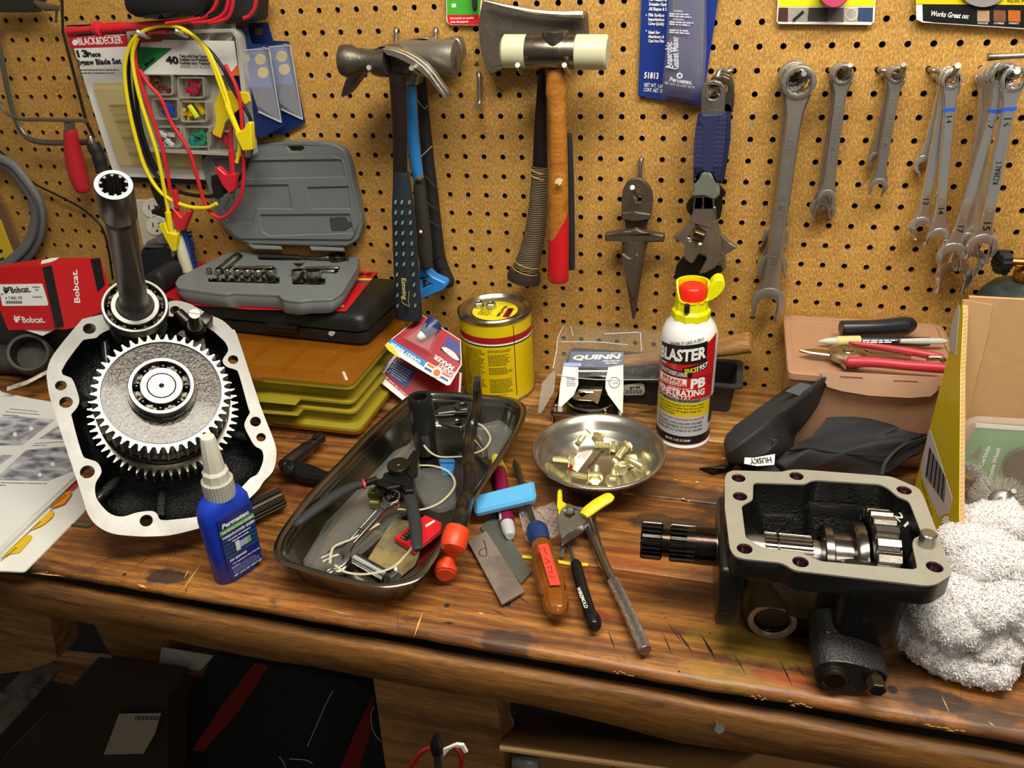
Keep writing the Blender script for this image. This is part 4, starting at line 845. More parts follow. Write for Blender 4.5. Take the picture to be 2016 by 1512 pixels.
cwr('chrome wrench of the trio stamped 14, hanging straight in front', (790, 395), (722, 1180), -.032, 44, 60, 50, 56, .0075, CW, g3, [('14', .20, .24, .006, BLK, 0), ('14', .78, .82, .006, BLK, 0)], (.16, BLU), a=-28)
cwr('chrome wrench of the trio swung to the left behind the one stamped 14', (775, 385), (635, 1125), -.022, 46, 60, 46, 52, .0075, CW, g3, [('13', .78, .82, .006, BLK, 0)], a=20)
cwr('small chrome wrench of the trio with its jaw high on the left', (760, 375), (650, 815), -.010, 46, 50, 44, 44, .006, CW, g3, a=30)
hook([(1828, 136, .002), (1836, 139, -.008), (1846, 141, -.010), (1872, 150, -.03), (1886, 129, -.055)], 'curled steel hook holding the chrome trio')
g4 = 'bunched chrome wrenches at the right'
cwr('front chrome wrench of the right bunch, stamped 15 with a blue mark', (1100, 390), (940, 1225), -.052, 60, 80, 62, 62, .008, CW, g4, [('15', .20, .245, .007, BLK, 0), ('KOBALT', .46, .60, .007, BLK, 1), ('15', .82, .87, .007, BLK, 0)], (.15, BLU), a=-12)
cwr('chrome wrench of the right bunch leaning left, stamped 17, largest yellow-reflecting jaw', (1050, 370), (790, 1270), -.042, 60, 82, 50, 54, .008, CW, g4, [('17', .22, .26, .006, BLK, 0), ('17', .80, .84, .006, BLK, 0)], (.17, BLU), a=8)
cwr('chrome wrench of the right bunch third from the front', (1020, 365), (868, 1210), -.034, 56, 70, 46, 52, .007, CW, g4, a=18)
cwr('chrome wrench of the right bunch fourth from the front', (1000, 368), (885, 1290), -.026, 56, 74, 50, 54, .007, CW, g4, a=-20)
cwr('chrome wrench of the right bunch fifth, with the lowest jaw', (985, 372), (800, 1370), -.018, 54, 98, 48, 54, .007, CW, g4, a=-4)
cwr('rearmost chrome wrench of the right bunch at its left side', (965, 375), (850, 1180), -.009, 52, 60, 44, 46, .006, CW, g4, a=10)
hook([(1930, 135, .002), (1938, 138, -.008), (1960, 142, -.012), (1998, 152, -.05), (2003, 140, -.070)], 'steel hook holding the right bunch of chrome wrenches')
b = MB(); b.mat(WORN); WT(b, [(1945, 113, 15), (1980, 111, 11), (2060, 107, 11)], -.06, seg=14); tag(b.build('tool_shaft'), 'grey steel rod end pointing in from the right above the bunched wrenches', 'rod')
# ================= cards, leads and saws on the pegboard =================
Z1 = Zm(0, 0, 620, 1803); Z2 = Zm(0, 300, 460, 1656); ZQ = Zm(1180, 0, 520, 1228); ZR = Zm(1560, 0, 456, 1149); ZA = Zm(920, 0, 300, 1890)
BLISTER = M('f0eee6', .08, 0, 0., alpha=.14, rv=.03); BLISTY = M('d9c47a', .15, 0, .1, 30, alpha=.42, rv=.03)
INK = M('161616', .6); NAVY = M('17307e', .4, 0, .08); NAVYD = M('14285c', .4); GRN = M('2e9a3a', .4); ORG = M('e06a1c', .5)
def flat(b, px, y, th=.0006, **k): return WP(b, px, y, th, **k)
def jigsaw_card():
 t = thing('blade_card', 'white and red jigsaw blade card with yellowed blister, behind the looped test leads', 'blade pack', onY(360, 350, -.006)); y = -.008
 b = MB(); b.mat(PAPER); flat(b, Z1([(380, 145), (990, 120), (1190, 1055), (655, 1010)]), y)
 b.mat(BLK); flat(b, Z1([(380, 145), (990, 120), (996, 180), (398, 212)]), y - .0003); flat(b, Z1([(665, 1010), (1188, 1030), (1192, 1058), (668, 1040)]), y - .0003)
 b.mat(M('c41f2e', .4)); flat(b, Z1([(392, 212), (996, 192), (1006, 255), (405, 276)]), y - .0005); b.build('backing_card', t, world=True)
 b = MB(); b.mat(PAPER); wt(b, 'BLACK&DECKER', *Z1([(452, 258), (700, 248)]), 13, y - .0009, .02)
 c = Z1([(430, 243)])[0]; flat(b, [(c[0] + 6.5 * cos(q), c[1] + 6.5 * sin(q)) for q in [pi / 3 * i for i in range(6)]], y - .0008, .0002)
 b.mat(INK); wt(b, '13', *Z1([(432, 326), (490, 324)]), 12, y - .0008, .03); wt(b, 'Piece', *Z1([(503, 326), (575, 322)]), 9, y - .0008, .03); wt(b, 'Jigsaw Blade Set', *Z1([(448, 372), (698, 364)]), 10, y - .0008, .03)
 P = [onY(*q, y - .0007) for q in Z1([(460, 402), (690, 402), (466, 420), (698, 420)])]; lines(b, 2, *P, None, .0014); b.build('printed_lettering', t, world=True)
 b = MB(); b.mat(BLISTY); WP(b, Z1([(495, 480), (1040, 470), (1150, 985), (660, 970)]), y - .012, .0115, .004, bev=.001, taper=.9); b.build('blister', t, world=True)
 for i in range(11):
  b = MB(); u0, v0 = 620 + i * 13, 600 + i * 31; b.mat(M('c8b88c', .4, .5) if i % 3 else M('2d2a24', .4, .7)); flat(b, Z1([(u0, v0), (u0 + 130, v0 - 2), (u0 + 132, v0 + 14), (u0 + 30, v0 + 17), (u0 + 2, v0 + 12)]), y - .006, .001); b.build('jigsaw_blade', t, world=True)
jigsaw_card()
def fuse_kit():
 t = thing('fuse_kit', 'clear plastic fuse assortment box with green and white label inside the looped leads', 'fuse kit', onY(380, 300, -.03)); y = -.040
 b = MB(); b.mat(M('cfcab8', .25, 0, .05, alpha=.55)); flat(b, Z1([(722, 180), (1335, 165), (1365, 200), (1440, 900), (800, 868)]), y + .018, .001); b.mat(M('d8d4c6', .2, 0, .05, alpha=.5))
 WP(b, Z1([(722, 180), (1335, 165), (1365, 200), (1440, 900), (800, 868)]), y, .018, .005, holes=[Z1([(742, 200), (1325, 185), (1345, 215), (1418, 880), (815, 850)]), Z1([(1200, 215), (1255, 205), (1265, 225), (1240, 236), (1205, 236)])][:1], bev=.0006); b.build('case', t, world=True)
 b = MB(); b.mat(PAPER); flat(b, Z1([(760, 225), (1340, 235), (1368, 432), (790, 425)]), y + .004)
 b.mat(M('1f7d3c', .5)); flat(b, Z1([(775, 268), (985, 277), (820, 412), (795, 410)]), y + .0035, .0003); b.mat(ORG); flat(b, Z1([(1365, 362), (1368, 435), (1318, 420)]), y + .0035, .0003); b.mat(M('c03028', .5)); flat(b, Z1([(710, 195), (930, 225), (925, 238), (715, 250)]), y + .0035, .0003)
 b.mat(INK); wt(b, '40', *Z1([(955, 362), (1022, 364)]), 13, y + .003, .04)
 for i, s_ in enumerate(('Fuses with Fuse Tester', 'Fusibles con Probador', 'Fusibles avec Testeur')): wt(b, s_, *Z1([(1030, 326 + i * 20), (1185 + i * 8, 330 + i * 20)]), 4.6, y + .003, .03)
 wt(b, 'ATC/ATO - 3, 5, 7 1/2, 10, 15', *Z1([(1034, 386), (1200, 390)]), 4, y + .003)
 P, Q = [onY(*q, y + .0032) for q in Z1([(835, 385), (885, 340)])]; tfit(b, 'Buss', P, Q, .0042, (0, -1, 0), .03); b.build('printed_insert', t, world=True)
 cen = [(910, 485, '54301c'), (1090, 503, 'a01c30'), (945, 625, '1c3fa0'), (1105, 640, 'd0a61c'), (960, 785, 'c9c9c4'), (1125, 785, '1d7f70'), (1260, 810, 'c02838'), (1175, 790, '2f8a4a')]
 for k, (u, v, c) in enumerate(cen[:7]):
  b = MB(); b.mat(M('bdb8a8', .2, 0, .05, alpha=.5)); WP(b, Z1([(u - 78, v - 62), (u + 75, v - 60), (u + 82, v + 60), (u - 70, v + 60)]), y + .002, .014, .005, holes=[Z1([(u - 70, v - 55), (u + 68, v - 53), (u + 74, v + 54), (u - 63, v + 54)])]); b.build('compartment', t, world=True)
 rn = random.Random(4)
 for k, (u, v, c) in enumerate(cen):
  for j in range(5 if k < 6 else 2):
   du, dv, a = rn.uniform(-45, 40), rn.uniform(-35, 35), rn.uniform(0, 180); b = MB(); p = onY(*Z1([(u + du, v + dv)])[0], y + .010 - .002 * (j % 3)); b.at(zframe(p, (0, -1, 0), (cos(a), 0, sin(a))))
   cc = c if not (k == 3 and j == 2) else 'e0ea28'
   b.mat(M(cc, .25, 0, .05)).box((-.009, -.0025, -.0018), (.009, .0035, .0018), .0005); b.mat(MACH).box((-.007, -.009, -.0003), (-.0035, -.0025, .0003)).box((.0035, -.009, -.0003), (.007, -.0025, .0003)); b.build('blade_fuse', t, world=True)
 b = MB(); b.mat(M('e0c41c', .4)); flat(b, Z1([(1255, 520), (1420, 528), (1432, 580), (1350, 640), (1290, 700), (1262, 792), (1215, 768), (1236, 690), (1225, 600)]), y - .0035, .003, bev=.0006); b.build('fuse_tester', t, world=True)
fuse_kit()
def hook_pack(nm, o, y, lab):
 f = lambda L: [(u + o[0], v + o[1]) for u, v in Z1(L)]
 t = thing('hook_pack', lab, 'blister pack', onY(*f([(1500, 780)])[0], y), 'dark blue blister packs')
 b = MB(); b.mat(NAVYD); flat(b, f([(1300, 150), (1410, 145), (1440, 250), (1530, 255), (1625, 720), (1500, 790), (1350, 770)]), y, .001, holes=[f([(1330, 185), (1380, 180), (1385, 215), (1340, 220)])]); b.mat(M('3a55a8', .5)); flat(b, f([(1380, 300), (1520, 290), (1560, 500), (1420, 500)]), y - .0004, .0003)
 b.mat(M('c9b36a', .5)); flat(b, f([(1375, 310), (1425, 308), (1432, 350), (1385, 350)]), y - .0008, .0003)
 for u, v in ((1490, 340), (1505, 415)): c = f([(u, v)])[0]; flat(b, circ(c[0], c[1], 11, 18), y - .0008, .0003)
 b.build('backing_card', t, world=True)
 b = MB(); b.mat(BLISTER); A, B_, C_, D, E_, F_ = [onY(*q, y - d) for q, d in zip(f([(1365, 290), (1505, 270), (1610, 700), (1480, 640), (1540, 280), (1470, 600)]), (.002, .002, .002, .002, .016, .016))]
 for tri in ((A, B_, C_, D),): b.quad(*tri)
 b.poly([A, B_, E_]); b.poly([B_, C_, E_]); b.poly([E_, C_, F_]); b.poly([F_, C_, D]); b.poly([A, E_, F_]); b.poly([A, F_, D]); b.build('blister', t, world=True, flat=True)
 b = MB(); b.mat(M('cfd6dc', .15, 0, 0, alpha=.6)); b.tube([A, E_, C_], .0008, 6); b.tube([B_, E_], .0008, 6); b.tube([D, C_], .0012, 6); b.build('blister_edge', t, world=True)
hook_pack('a', (42, -6), -.006, 'right hand one of the two dark blue clear-fronted packs')
hook_pack('b', (0, 0), -.025, 'left hand one of the two dark blue clear-fronted packs beside the fuse box')
def clip(parent, barrel, jaw, tip, col, y, w=11):
 b = MB(); b.mat(col); WT(b, [(u, v, w * (1.15 if i == 0 else .95)) for i, (u, v) in enumerate(Z1(barrel))], y, seg=12, smooth=0)
 WP(b, Z1(jaw), y - .005, .010, .0015, bev=.0012); o = b.build('clip_boot', parent, world=True)
 b = MB(); b.mat(MACH); p = Z1([tip])[0]; WP(b, [(p[0] - 4, p[1] - 6), (p[0] + 4, p[1] - 6), (p[0] + 2, p[1] + 6), (p[0] - 2, p[1] + 6)], y - .002, .004); b.build('clip_jaw', parent, world=True)
def lead(label, col, paths, clips, y=-.045, w=7.5, cat='test lead'):
 t = thing('test_lead', label, cat, onY(*Z1([paths[0][-1][:2]])[0], y), 'test leads looped on the board')
 for L in paths:
  b = MB(); b.mat(col); WT(b, [(u, v, w * 1803 / 620, *(r or (y,))) for u, v, *r in L] and [(p[0], p[1], w, (r[0] if r else y)) for p, r in zip(Z1([q[:2] for q in L]), [q[2:] for q in L])], seg=10, smooth=6); b.build('wire', t, world=True)
 for bl, jw, tp in clips: clip(t, bl, jw, tp, col, y - .006)
 return t
YW = M('e6d014', .4, 0, .05); RW = M('c8222e', .4, 0, .05); BW = M('131313', .4, 0, .1)
lead('black test lead looped through the bundle, ending in a black clip with a white tip', BW, [[(1240, 1100), (1200, 1125), (1050, 1105), (930, 1040), (850, 930), (780, 700), (742, 500), (740, 350), (790, 235), (860, 175), (940, 160), (1070, 190), (1180, 270), (1270, 380), (1340, 520), (1440, 700), (1435, 880), (1360, 1040), (1270, 1110)], [(800, 230), (770, 330), (775, 500), (800, 700), (850, 870), (900, 980)]], [([(1235, 1010), (1240, 1050)], [(1205, 1010), (1255, 1010), (1285, 1060), (1255, 1140), (1225, 1138), (1210, 1060)], (1240, 1155)), ([(895, 1060), (930, 1150)], [(850, 1060), (900, 1080), (950, 1190), (920, 1200), (890, 1150)], (915, 1200)), ([(900, 1195), (925, 1200)], [(860, 1205), (930, 1190), (975, 1215), (980, 1260), (935, 1245), (870, 1225)], (960, 1240))], y=-.052)
lead('yellow test lead in a long loop ending in two yellow alligator clips', YW, [[(1240, 1165), (1180, 1190), (1060, 1178), (930, 1110), (840, 980), (780, 800), (735, 600), (714, 420), (730, 300), (780, 208), (870, 158), (970, 148), (1060, 172), (1150, 250), (1205, 340), (1250, 460), (1300, 600)], [(965, 1215), (940, 1080), (900, 880), (850, 720), (800, 560), (765, 400), (760, 300), (790, 220)], [(1040, 165), (1120, 215), (1190, 290), (1250, 420), (1300, 560), (1340, 700), (1372, 830), (1355, 930)]], [([(1298, 600), (1370, 770)], [(1340, 762), (1392, 742), (1412, 702), (1435, 705), (1442, 860), (1388, 866)], (1420, 885)), ([(962, 1215), (982, 1345)], [(903, 1288), (940, 1276), (958, 1330), (1010, 1345), (1006, 1440), (984, 1442)], (990, 1452))], y=-.063)
lead('red test lead snaking through the loop, ending in two red alligator clips', RW, [[(975, 1090), (930, 850), (860, 640), (800, 450), (772, 320), (790, 225), (840, 190), (960, 180)], [(800, 400), (850, 480), (920, 560), (980, 700), (1080, 860), (1130, 1020), (1180, 1180), (1260, 1248), (1335, 1195), (1392, 1060), (1385, 700), (1360, 520), (1290, 370)], [(1325, 870), (1322, 720)]], [([(1325, 860), (1332, 1000)], [(1222, 962), (1245, 958), (1290, 1000), (1347, 1000), (1340, 1090), (1312, 1112), (1272, 1062)], (1325, 1125)), ([(1000, 1090), (1015, 1190)], [(985, 1190), (1040, 1250), (1068, 1210), (1092, 1213), (1050, 1320), (1010, 1325), (985, 1260)], (1022, 1332))], y=-.058)
for u, v, s_ in ((790, 195, 'left'), (1010, 190, 'right')):
 b = MB(); p = Z1([(u + 75, v - 10), (u + 60, v + 15), (u + 20, v), (u - 8, v - 15)]); b.mat(M('c9c8c0', .4, .6)); b.tube([onY(*p[0], .002), onY(*p[0], -.02), onY(*p[1], -.05), onY(*p[2], -.068), onY(*p[3], -.072)], .003, 10, smooth=4); tag(b.build('pegboard_hook'), 'pale hook prong at the %s carrying the looped test leads' % s_, 'hook', 'pegboard hooks')
# ---- multimeter with red probe and leads
t = thing('multimeter', 'black meter at the top left with its red probe and red and black leads', 'multimeter', onY(380, 20, -.05))
b = MB(); b.mat(BLKR); WP(b, Z1([(682, -60), (700, 55), (730, 85), (800, 100), (930, 112), (1060, 100), (1110, 75), (1135, 0), (1140, -60)]), -.075, .05, .006, bev=.006); b.build('body', t, world=True, ang=60)
b = MB(); b.mat(BLKR); WP(b, Z1([(1080, -60), (1110, 90), (1200, 130), (1470, 125), (1480, -60)]), -.045, .03, .006, bev=.004); b.build('holster', t, world=True, ang=60)
for P, c in (([(1245, -40), (1235, 30), (1190, 85), (1120, 112), (950, 135)], RW), ([(1310, -40), (1300, 40), (1270, 90), (1200, 122), (1100, 130)], RW), ([(1340, -40), (1325, 60), (1290, 110), (1200, 132)], RW), ([(1470, -40), (1460, 40), (1430, 90), (1395, 105)], RW), ([(1200, -40), (1180, 20), (1100, 75)], BW), ([(1280, -30), (1270, 30), (1230, 70), (1150, 95)], BW)):
 b = MB(); b.mat(c); WT(b, [(u, v, 7.5, -.083) for u, v in Z1(P)], seg=10, smooth=4); b.build('lead_wire', t, world=True)
b = MB(); b.mat(RW); WT(b, [(u, v, w * .344, -.062) for (u, v), w in zip(Z1([(388, 180), (400, 178), (460, 172), (545, 166), (550, 166), (575, 166), (580, 164), (700, 155), (760, 152), (900, 135), (1100, 118)]), (48, 50, 36, 38, 82, 84, 46, 50, 44, 30, 26))], seg=14, smooth=0)
for k in range(7): u = 600 + k * 15; WT(b, [(*Z1([(u, 163 - k)])[0], 58 * .344, -.062), (*Z1([(u + 6, 163 - k)])[0], 58 * .344, -.062)], seg=14, smooth=0)
b.build('red_probe', t, world=True)
b = MB(); b.mat(M('dfdfda', .3, 0, 0, alpha=.5)); 
def bag(u, v):
 p = onY(*Z1([(1090 + 260 * u, 120 + 130 * v + 20 * sin(9 * u))])[0], -.03 - .006 * sin(14 * u + 3 * v)); return p
b.grid(bag, 12, 5); tag(b.build('plastic_wrap', ang=60), 'crumpled clear wrap behind the top of the fuse box', 'plastic bag')
# ---- saws
FR = M('8b8579', .35, .9, .2)
t = thing('hacksaw', 'steel hacksaw frame hanging at the far left with black ribbed handle', 'saw', onY(190, 300, -.03))
b = MB(); b.mat(FR); WT(b, [(u, v, 12, -.03) for u, v in Z1([(-60, 60), (0, 290), (40, 500), (75, 640), (120, 750), (200, 808), (370, 818), (520, 812)])], seg=12, smooth=5, flat=(.6, 1), up=(0, 1, 0)); b.build('frame', t, world=True)
b = MB(); b.mat(M('55514a', .4, .9)); WP(b, Z1([(-60, -20), (215, -20), (225, 20), (200, 40), (205, 72), (-60, 72)]), -.03, .012, bev=.001); b.mat(FR); WT(b, [(u, v, w_, -.034) for (u, v), w_ in zip(Z1([(200, 10), (260, 40), (345, 45)]), (8, 16, 8))], seg=10, smooth=2); WT(b, [(*p, 5, -.032) for p in Z1([(325, 60), (320, 130)])], seg=8, smooth=0); b.build('blade_holder', t, world=True)
b = MB(); b.mat(M('4a3f30', .5, .8)); WP(b, Z1([(345, -20), (360, -20), (365, 180), (500, 690), (545, 790), (530, 792), (485, 700), (352, 185)]), -.030, .001); b.build('blade', t, world=True)
b = MB(); b.mat(BLKR)
pts = Z1([(530, 820), (545, 850), (560, 880), (570, 910), (580, 945), (590, 985)]); WT(b, [(u, v, 24 + (3 if i % 2 else 0), -.032) for i, (u, v) in enumerate(pts)], seg=16, smooth=3); b.mat(FR); WT(b, [(*p, w_, -.032) for p, w_ in zip(Z1([(515, 775), (520, 800), (530, 825)]), (8, 16, 16))], seg=12, smooth=0); b.build('handle', t, world=True)
t = thing('coping_saw', 'coping saw with round steel frame and red wooden handle left of the blade card', 'saw', onY(155, 370, -.045))
b = MB(); b.mat(FR); WT(b, [(*p, 7, -.045) for p in Z1([(-80, 450), (-20, 560), (30, 640), (110, 680), (250, 686), (490, 690)])], seg=10, smooth=5); WT(b, [(*p, 9, -.045) for p in Z1([(480, 690), (494, 690)])], seg=10, smooth=0); b.build('frame', t, world=True)
b = MB(); b.mat(M('a81f28', .38, 0, .15, 30)); WT(b, [(*p, w_, -.045) for p, w_ in zip(Z1([(402, 745), (405, 760), (415, 850), (430, 930), (450, 1010), (470, 1070), (477, 1095), (479, 1102)]), (23, 25, 31, 34, 35, 31, 24, 12))], seg=20, smooth=4); b.build('handle', t, world=True)
b = MB(); b.mat(MACH); WT(b, [(*p, 20, -.045) for p in Z1([(396, 700), (402, 747)])], seg=18, smooth=0); b.build('ferrule', t, world=True)
# ---- belt, cord, yardstick, yellow box
b = MB(); b.mat(M('67686a', .6, 0, .2, 60, .2, 200)); P = Z2([(-250, 60), (-100, 50), (60, 90), (170, 210), (255, 350), (270, 500), (230, 640), (130, 760), (-50, 900), (-200, 950)]); WT(b, [(u, v, 33, -.02) for u, v in P], seg=12, smooth=6, flat=(.5, 1), up=(0, 1, 0))
b.mat(M('4d4e50', .6)); WT(b, [(u, v, 5, -.0295) for u, v in P], seg=8, smooth=6); tag(b.build('drive_belt', ang=60), 'wide grey rubber belt loop hanging at the far left edge', 'belt')
b = MB(); b.mat(BW); WT(b, [(u, v, 4, -.012) for u, v in Z2([(-60, -60), (60, 45), (140, 130), (250, 225), (400, 300), (560, 385), (680, 480), (735, 560), (770, 700), (790, 830), (800, 900)])], seg=8, smooth=5); tag(b.build('thin_cord'), 'thin black cord crossing the board from the left edge to the outlet', 'cord')
b = MB(); b.mat(M('6b5338', .5, 0, .3)); WP(b, Z2([(-60, 190), (0, 340), (40, 400), (135, 690), (110, 740), (-60, 420)]), -.008, .004, bev=.0005); tag(b.build('wooden_rule'), 'dirty wooden rule slanting behind the grey belt at the left edge', 'ruler')
t = thing('yellow_box', 'yellow carton with black print at the left edge behind the red and white box', 'carton', onY(5, 520, -.03))
b = MB(); b.mat(M('cfae20', .6, 0, .1)); WP(b, Z2([(-160, 440), (0, 480), (60, 640), (100, 740), (70, 830), (-160, 850)]), -.010, .006); b.build('carton', t, world=True)
b = MB(); b.mat(INK); wt(b, 'st', *Z2([(-12, 772), (36, 764)]), 8, -.0104, .03); wt(b, 'or', *Z2([(14, 812), (46, 806)]), 7, -.0104, .03); flat(b, Z2([(-10, 688), (16, 688), (18, 712), (-10, 712)]), -.0104, .0002); b.build('printed_lettering', t, world=True)
# ---- outlet
t = thing('wall_outlet', 'cream electrical outlet on the board behind the hanging clips', 'outlet', onY(308, 440, 0))
b = MB(); b.mat(M('c9c3ae', .5, 0, .06)); WP(b, Z2([(950, 338), (1215, 335), (1262, 520), (1250, 640), (1012, 670)]), -.005, .0048, .004, bev=.001); b.build('cover_plate', t, world=True)
for u, v in ((1103, 520), (1075, 395)):
 b = MB(); b.mat(M('e4dfd0', .4)); c = Z2([(u, v)])[0]; WP(b, circ(c[0], c[1], 19, 24), -.0065, .003, bev=.0004); b.mat(BLK)
 for du in (-6, 6): WP(b, [(c[0] + du - 1, c[1] - 6), (c[0] + du + 1, c[1] - 6), (c[0] + du + 2, c[1] + 3), (c[0] + du, c[1] + 3)], -.0068, .0006)
 WP(b, circ(c[0] + 3, c[1] + 10, 2.4, 10), -.0068, .0006); b.build('receptacle', t, world=True)
# ---- cards on the right
def permatex():
 t = thing('gasket_maker_pack', 'blue card with a clear-fronted tube of gasket maker above the adjustable wrenches', 'blister pack', onY(1340, 205, -.004)); y = -.006
 b = MB(); b.mat(NAVY); flat(b, ZQ([(197, -60), (180, 445), (478, 497), (560, -60)]), y); b.build('backing_card', t, world=True)
 b = MB(); b.mat(PAPER)
 for i, s_ in enumerate(('For Making &', 'Dressing Gask', 'All Shapes & S')): wt(b, s_, *ZQ([(230, 4 + i * 22), (312, 6 + i * 22)]), 5.6, y - .0006, .03)
 for i, s_ in enumerate(('Fills Surface', 'Imperfections', 'Cures Quickly', '', 'Ideal for', 'Aluminum &', 'Cast Iron Flan')):
  if s_: wt(b, s_, *ZQ([(227, 76 + i * 20), (300 - (20 if len(s_) < 10 else 0), 78 + i * 20)]), 5.4, y - .0006, .03)
 for v in (70, 143): c = ZQ([(218, v)])[0]; flat(b, circ(c[0], c[1], 1.3, 8), y - .0004, .0002)
 wt(b, '51813', *ZQ([(207, 363), (272, 366)]), 11, y - .0006, .03); wt(b, 'NET WT. 1.69', *ZQ([(207, 402), (292, 410)]), 7, y - .0006, .01); wt(b, 'CONT. NET. 50', *ZQ([(205, 424), (292, 432)]), 7, y - .0006, .01); b.build('printed_lettering', t, world=True)
 yt = y - .024; b = MB(); tm = M('272b6a', .3, 0, .06, coat=.5); rs = []
 for v, u0, u1, d in ((-60, 350, 492, .017), (50, 338, 490, .016), (150, 328, 486, .014), (250, 318, 482, .011), (350, 308, 475, .007), (420, 298, 467, .003), (440, 296, 465, .0015)):
  A, B_ = (onY(*q, y - .010) for q in ZQ([(u0, v), (u1, v + 30)])); c = (A + B_) / 2; e = (B_ - A) / 2; rs.append([c + e * cos(q) + V((0, -d, 0)) * sin(q) for q in [2 * pi * i / 20 for i in range(20)]])
 b.mat(tm).rings(rs); b.build('tube', t, world=True)
 b = MB(); b.mat(M('cfd0e4', .5))
 def vt(s_, p0, p1, h): P, Q = (onY(*q, y - .0262) for q in ZQ([p0, p1])); tfit(b, s_, P, Q, h, (0, -1, -.05), .02)
 vt('Anaerobic', (338, 318), (320, 200) and (336, 195), .0072); vt('Gasket Maker', (368, 322), (366, 170), .0072); b.build('tube_title', t, world=True)
 b = MB(); b.mat(M('cfd0e4', .5)); wt(b, 'Permatex.', *ZQ([(325, 376), (428, 392)]), 7.5, y - .022, .03); wt(b, 'NET 1.69 FL. OZ. CONT. NET 50', *ZQ([(303, 390), (440, 412)]), 4.4, y - .0205); wt(b, 'WARNING:', *ZQ([(345, 56), (388, 58)]), 4, y - .0305); wt(b, 'ATENCIÓN:', *ZQ([(342, 94), (392, 97)]), 4, y - .030)
 for k in range(3): P = [onY(*q, y - .030) for q in ZQ([(325, 66 + k * 38), (440, 72 + k * 38), (325, 76 + k * 38), (440, 84 + k * 38)])]; lines(b, 2, *P, None, .0016, seed=k)
 c = ZQ([(373, 352)])[0]; flat(b, [(c[0] + 6.5 * cos(q), c[1] + 6.5 * sin(q)) for q in [pi / 3 * i + .5 for i in range(6)]], y - .024, .0002, holes=[circ(c[0], c[1], 3, 12)]); b.build('tube_lettering', t, world=True)
 b = MB(); b.mat(BLISTER); rs = []
 for v, u0, u1, d in ((-60, 330, 500, .029), (200, 315, 500, .026), (350, 300, 492, .022), (440, 288, 470, .014), (462, 284, 468, .001)):
  A, B_ = (onY(*q, y - .001) for q in ZQ([(u0, v), (u1, v + 30)])); c = (A + B_) / 2; e = (B_ - A) / 2; rs.append([c + e * max(-1, min(1, 1.25 * cos(q))) + V((0, -d, 0)) * min(1, 1.3 * sin(q)) for q in [pi * i / 12 for i in range(13)]])
 b.rings(rs, close=False, cap0=False, cap1=False); b.build('blister', t, world=True, ang=50)
permatex()
def topcard(name, lab, pts, y, parts, cat):
 t = thing(name, lab, cat, onY(*pts[0], y)); b = MB(); b.mat(PAPER); flat(b, pts, y); b.build('backing_card', t, world=True)
 for nm, fn in parts: b = MB(); fn(b, y); b.build(nm, t, world=True)
def f1(b, y): b.mat(M('e6e21c', .4)); flat(b, [(1534, -30), (1533, 13), (1722, 12), (1724, -30)], y - .0003, .0003)
def f2(b, y):
 for (u0, u1), c in (((1533, 1552), '4a2a28'), ((1553, 1592), '9a948c'), ((1592, 1630), '3a3634'), ((1630, 1662), '66605e'), ((1664, 1690), 'a8a8ac'), ((1690, 1719), '33456a')): b.mat(M(c, .5, 0, .4, 120)); flat(b, [(u0, 15), (u1, 15), (u1 - 1, 43), (u0 - 2, 42)], y - .0003, .0003)
 b.mat(M('e0c890', .5)); flat(b, circ(1676, 28, 13, 20), y - .0006, .0002, holes=[circ(1676, 28, 10, 20)]); b.mat(INK); WT(b, [(1562, 40, 5), (1582, 22, 5)], y - .001, smooth=0, seg=6)
def f3(b, y): b.mat(M('c0486a', .25, 0, .05)); WP(b, circ(1642, -14, 30, 30), y - .02, .019, bev=.001)
topcard('picture_card', 'yellow card with a row of small photos and a pink reel, above the middle wrenches', [(1533, -30), (1529, 42), (1533, 47), (1714, 49), (1721, 43), (1726, -30)], -.006, [('yellow_header', f1), ('photo_strip', f2), ('pink_reel', f3)], 'carded item')
def g1_(b, y): b.mat(M('0f0f0f', .45)); flat(b, [(1816, 6), (2060, 10), (2060, 58), (1840, 44), (1817, 41)], y - .0003, .0003)
def g2_(b, y):
 b.mat(PAPER); wt(b, 'Works Great on:', (1831, 31), (1906, 37), 9, y - .0008, .02)
 for i, (u, c, s_) in enumerate(((1936, 'a88a6a', 'FURNITURE'), (1968, '7a4a34', 'LUMBER'), (1997, 'b8601c', 'CABINETS'))): b.mat(M(c, .5, 0, .4, 150)); flat(b, [(u - 12, 20), (u + 12, 21), (u + 12, 43), (u - 12, 42)], y - .0006, .0002); b.mat(PAPER); wt(b, s_, (u - 12, 47), (u + 8, 48), 3.2, y - .0008)
def g3_(b, y): b.mat(YEL); flat(b, [(1804, -30), (1803, 8), (2060, 10), (2060, -30)], y - .0005, .0003); b.mat(INK); wt(b, '82|50.9', (1982, 3), (2014, 5), 8, y - .001); b.mat(M('b4b0ac', .3, .5)); WP(b, circ(1935, -40, 54, 34), y - .004, .003)
topcard('sanding_card', 'black and yellow card reading Works Great on, at the top right corner', [(1803, -30), (1804, 38), (1816, 44), (2060, 60), (2060, -30)], -.008, [('black_panel', g1_), ('printed_lettering', g2_), ('yellow_header', g3_)], 'carded item')
def e1_(b, y): b.mat(M('46a832', .4, 0, .1)); flat(b, [(879, -30), (880, 29), (944, 29), (950, -30)], y - .0003, .0003); b.mat(M('d01c24', .4)); flat(b, [(880, 29), (944, 29), (943, 49), (886, 48), (881, 42)], y - .0003, .0003)
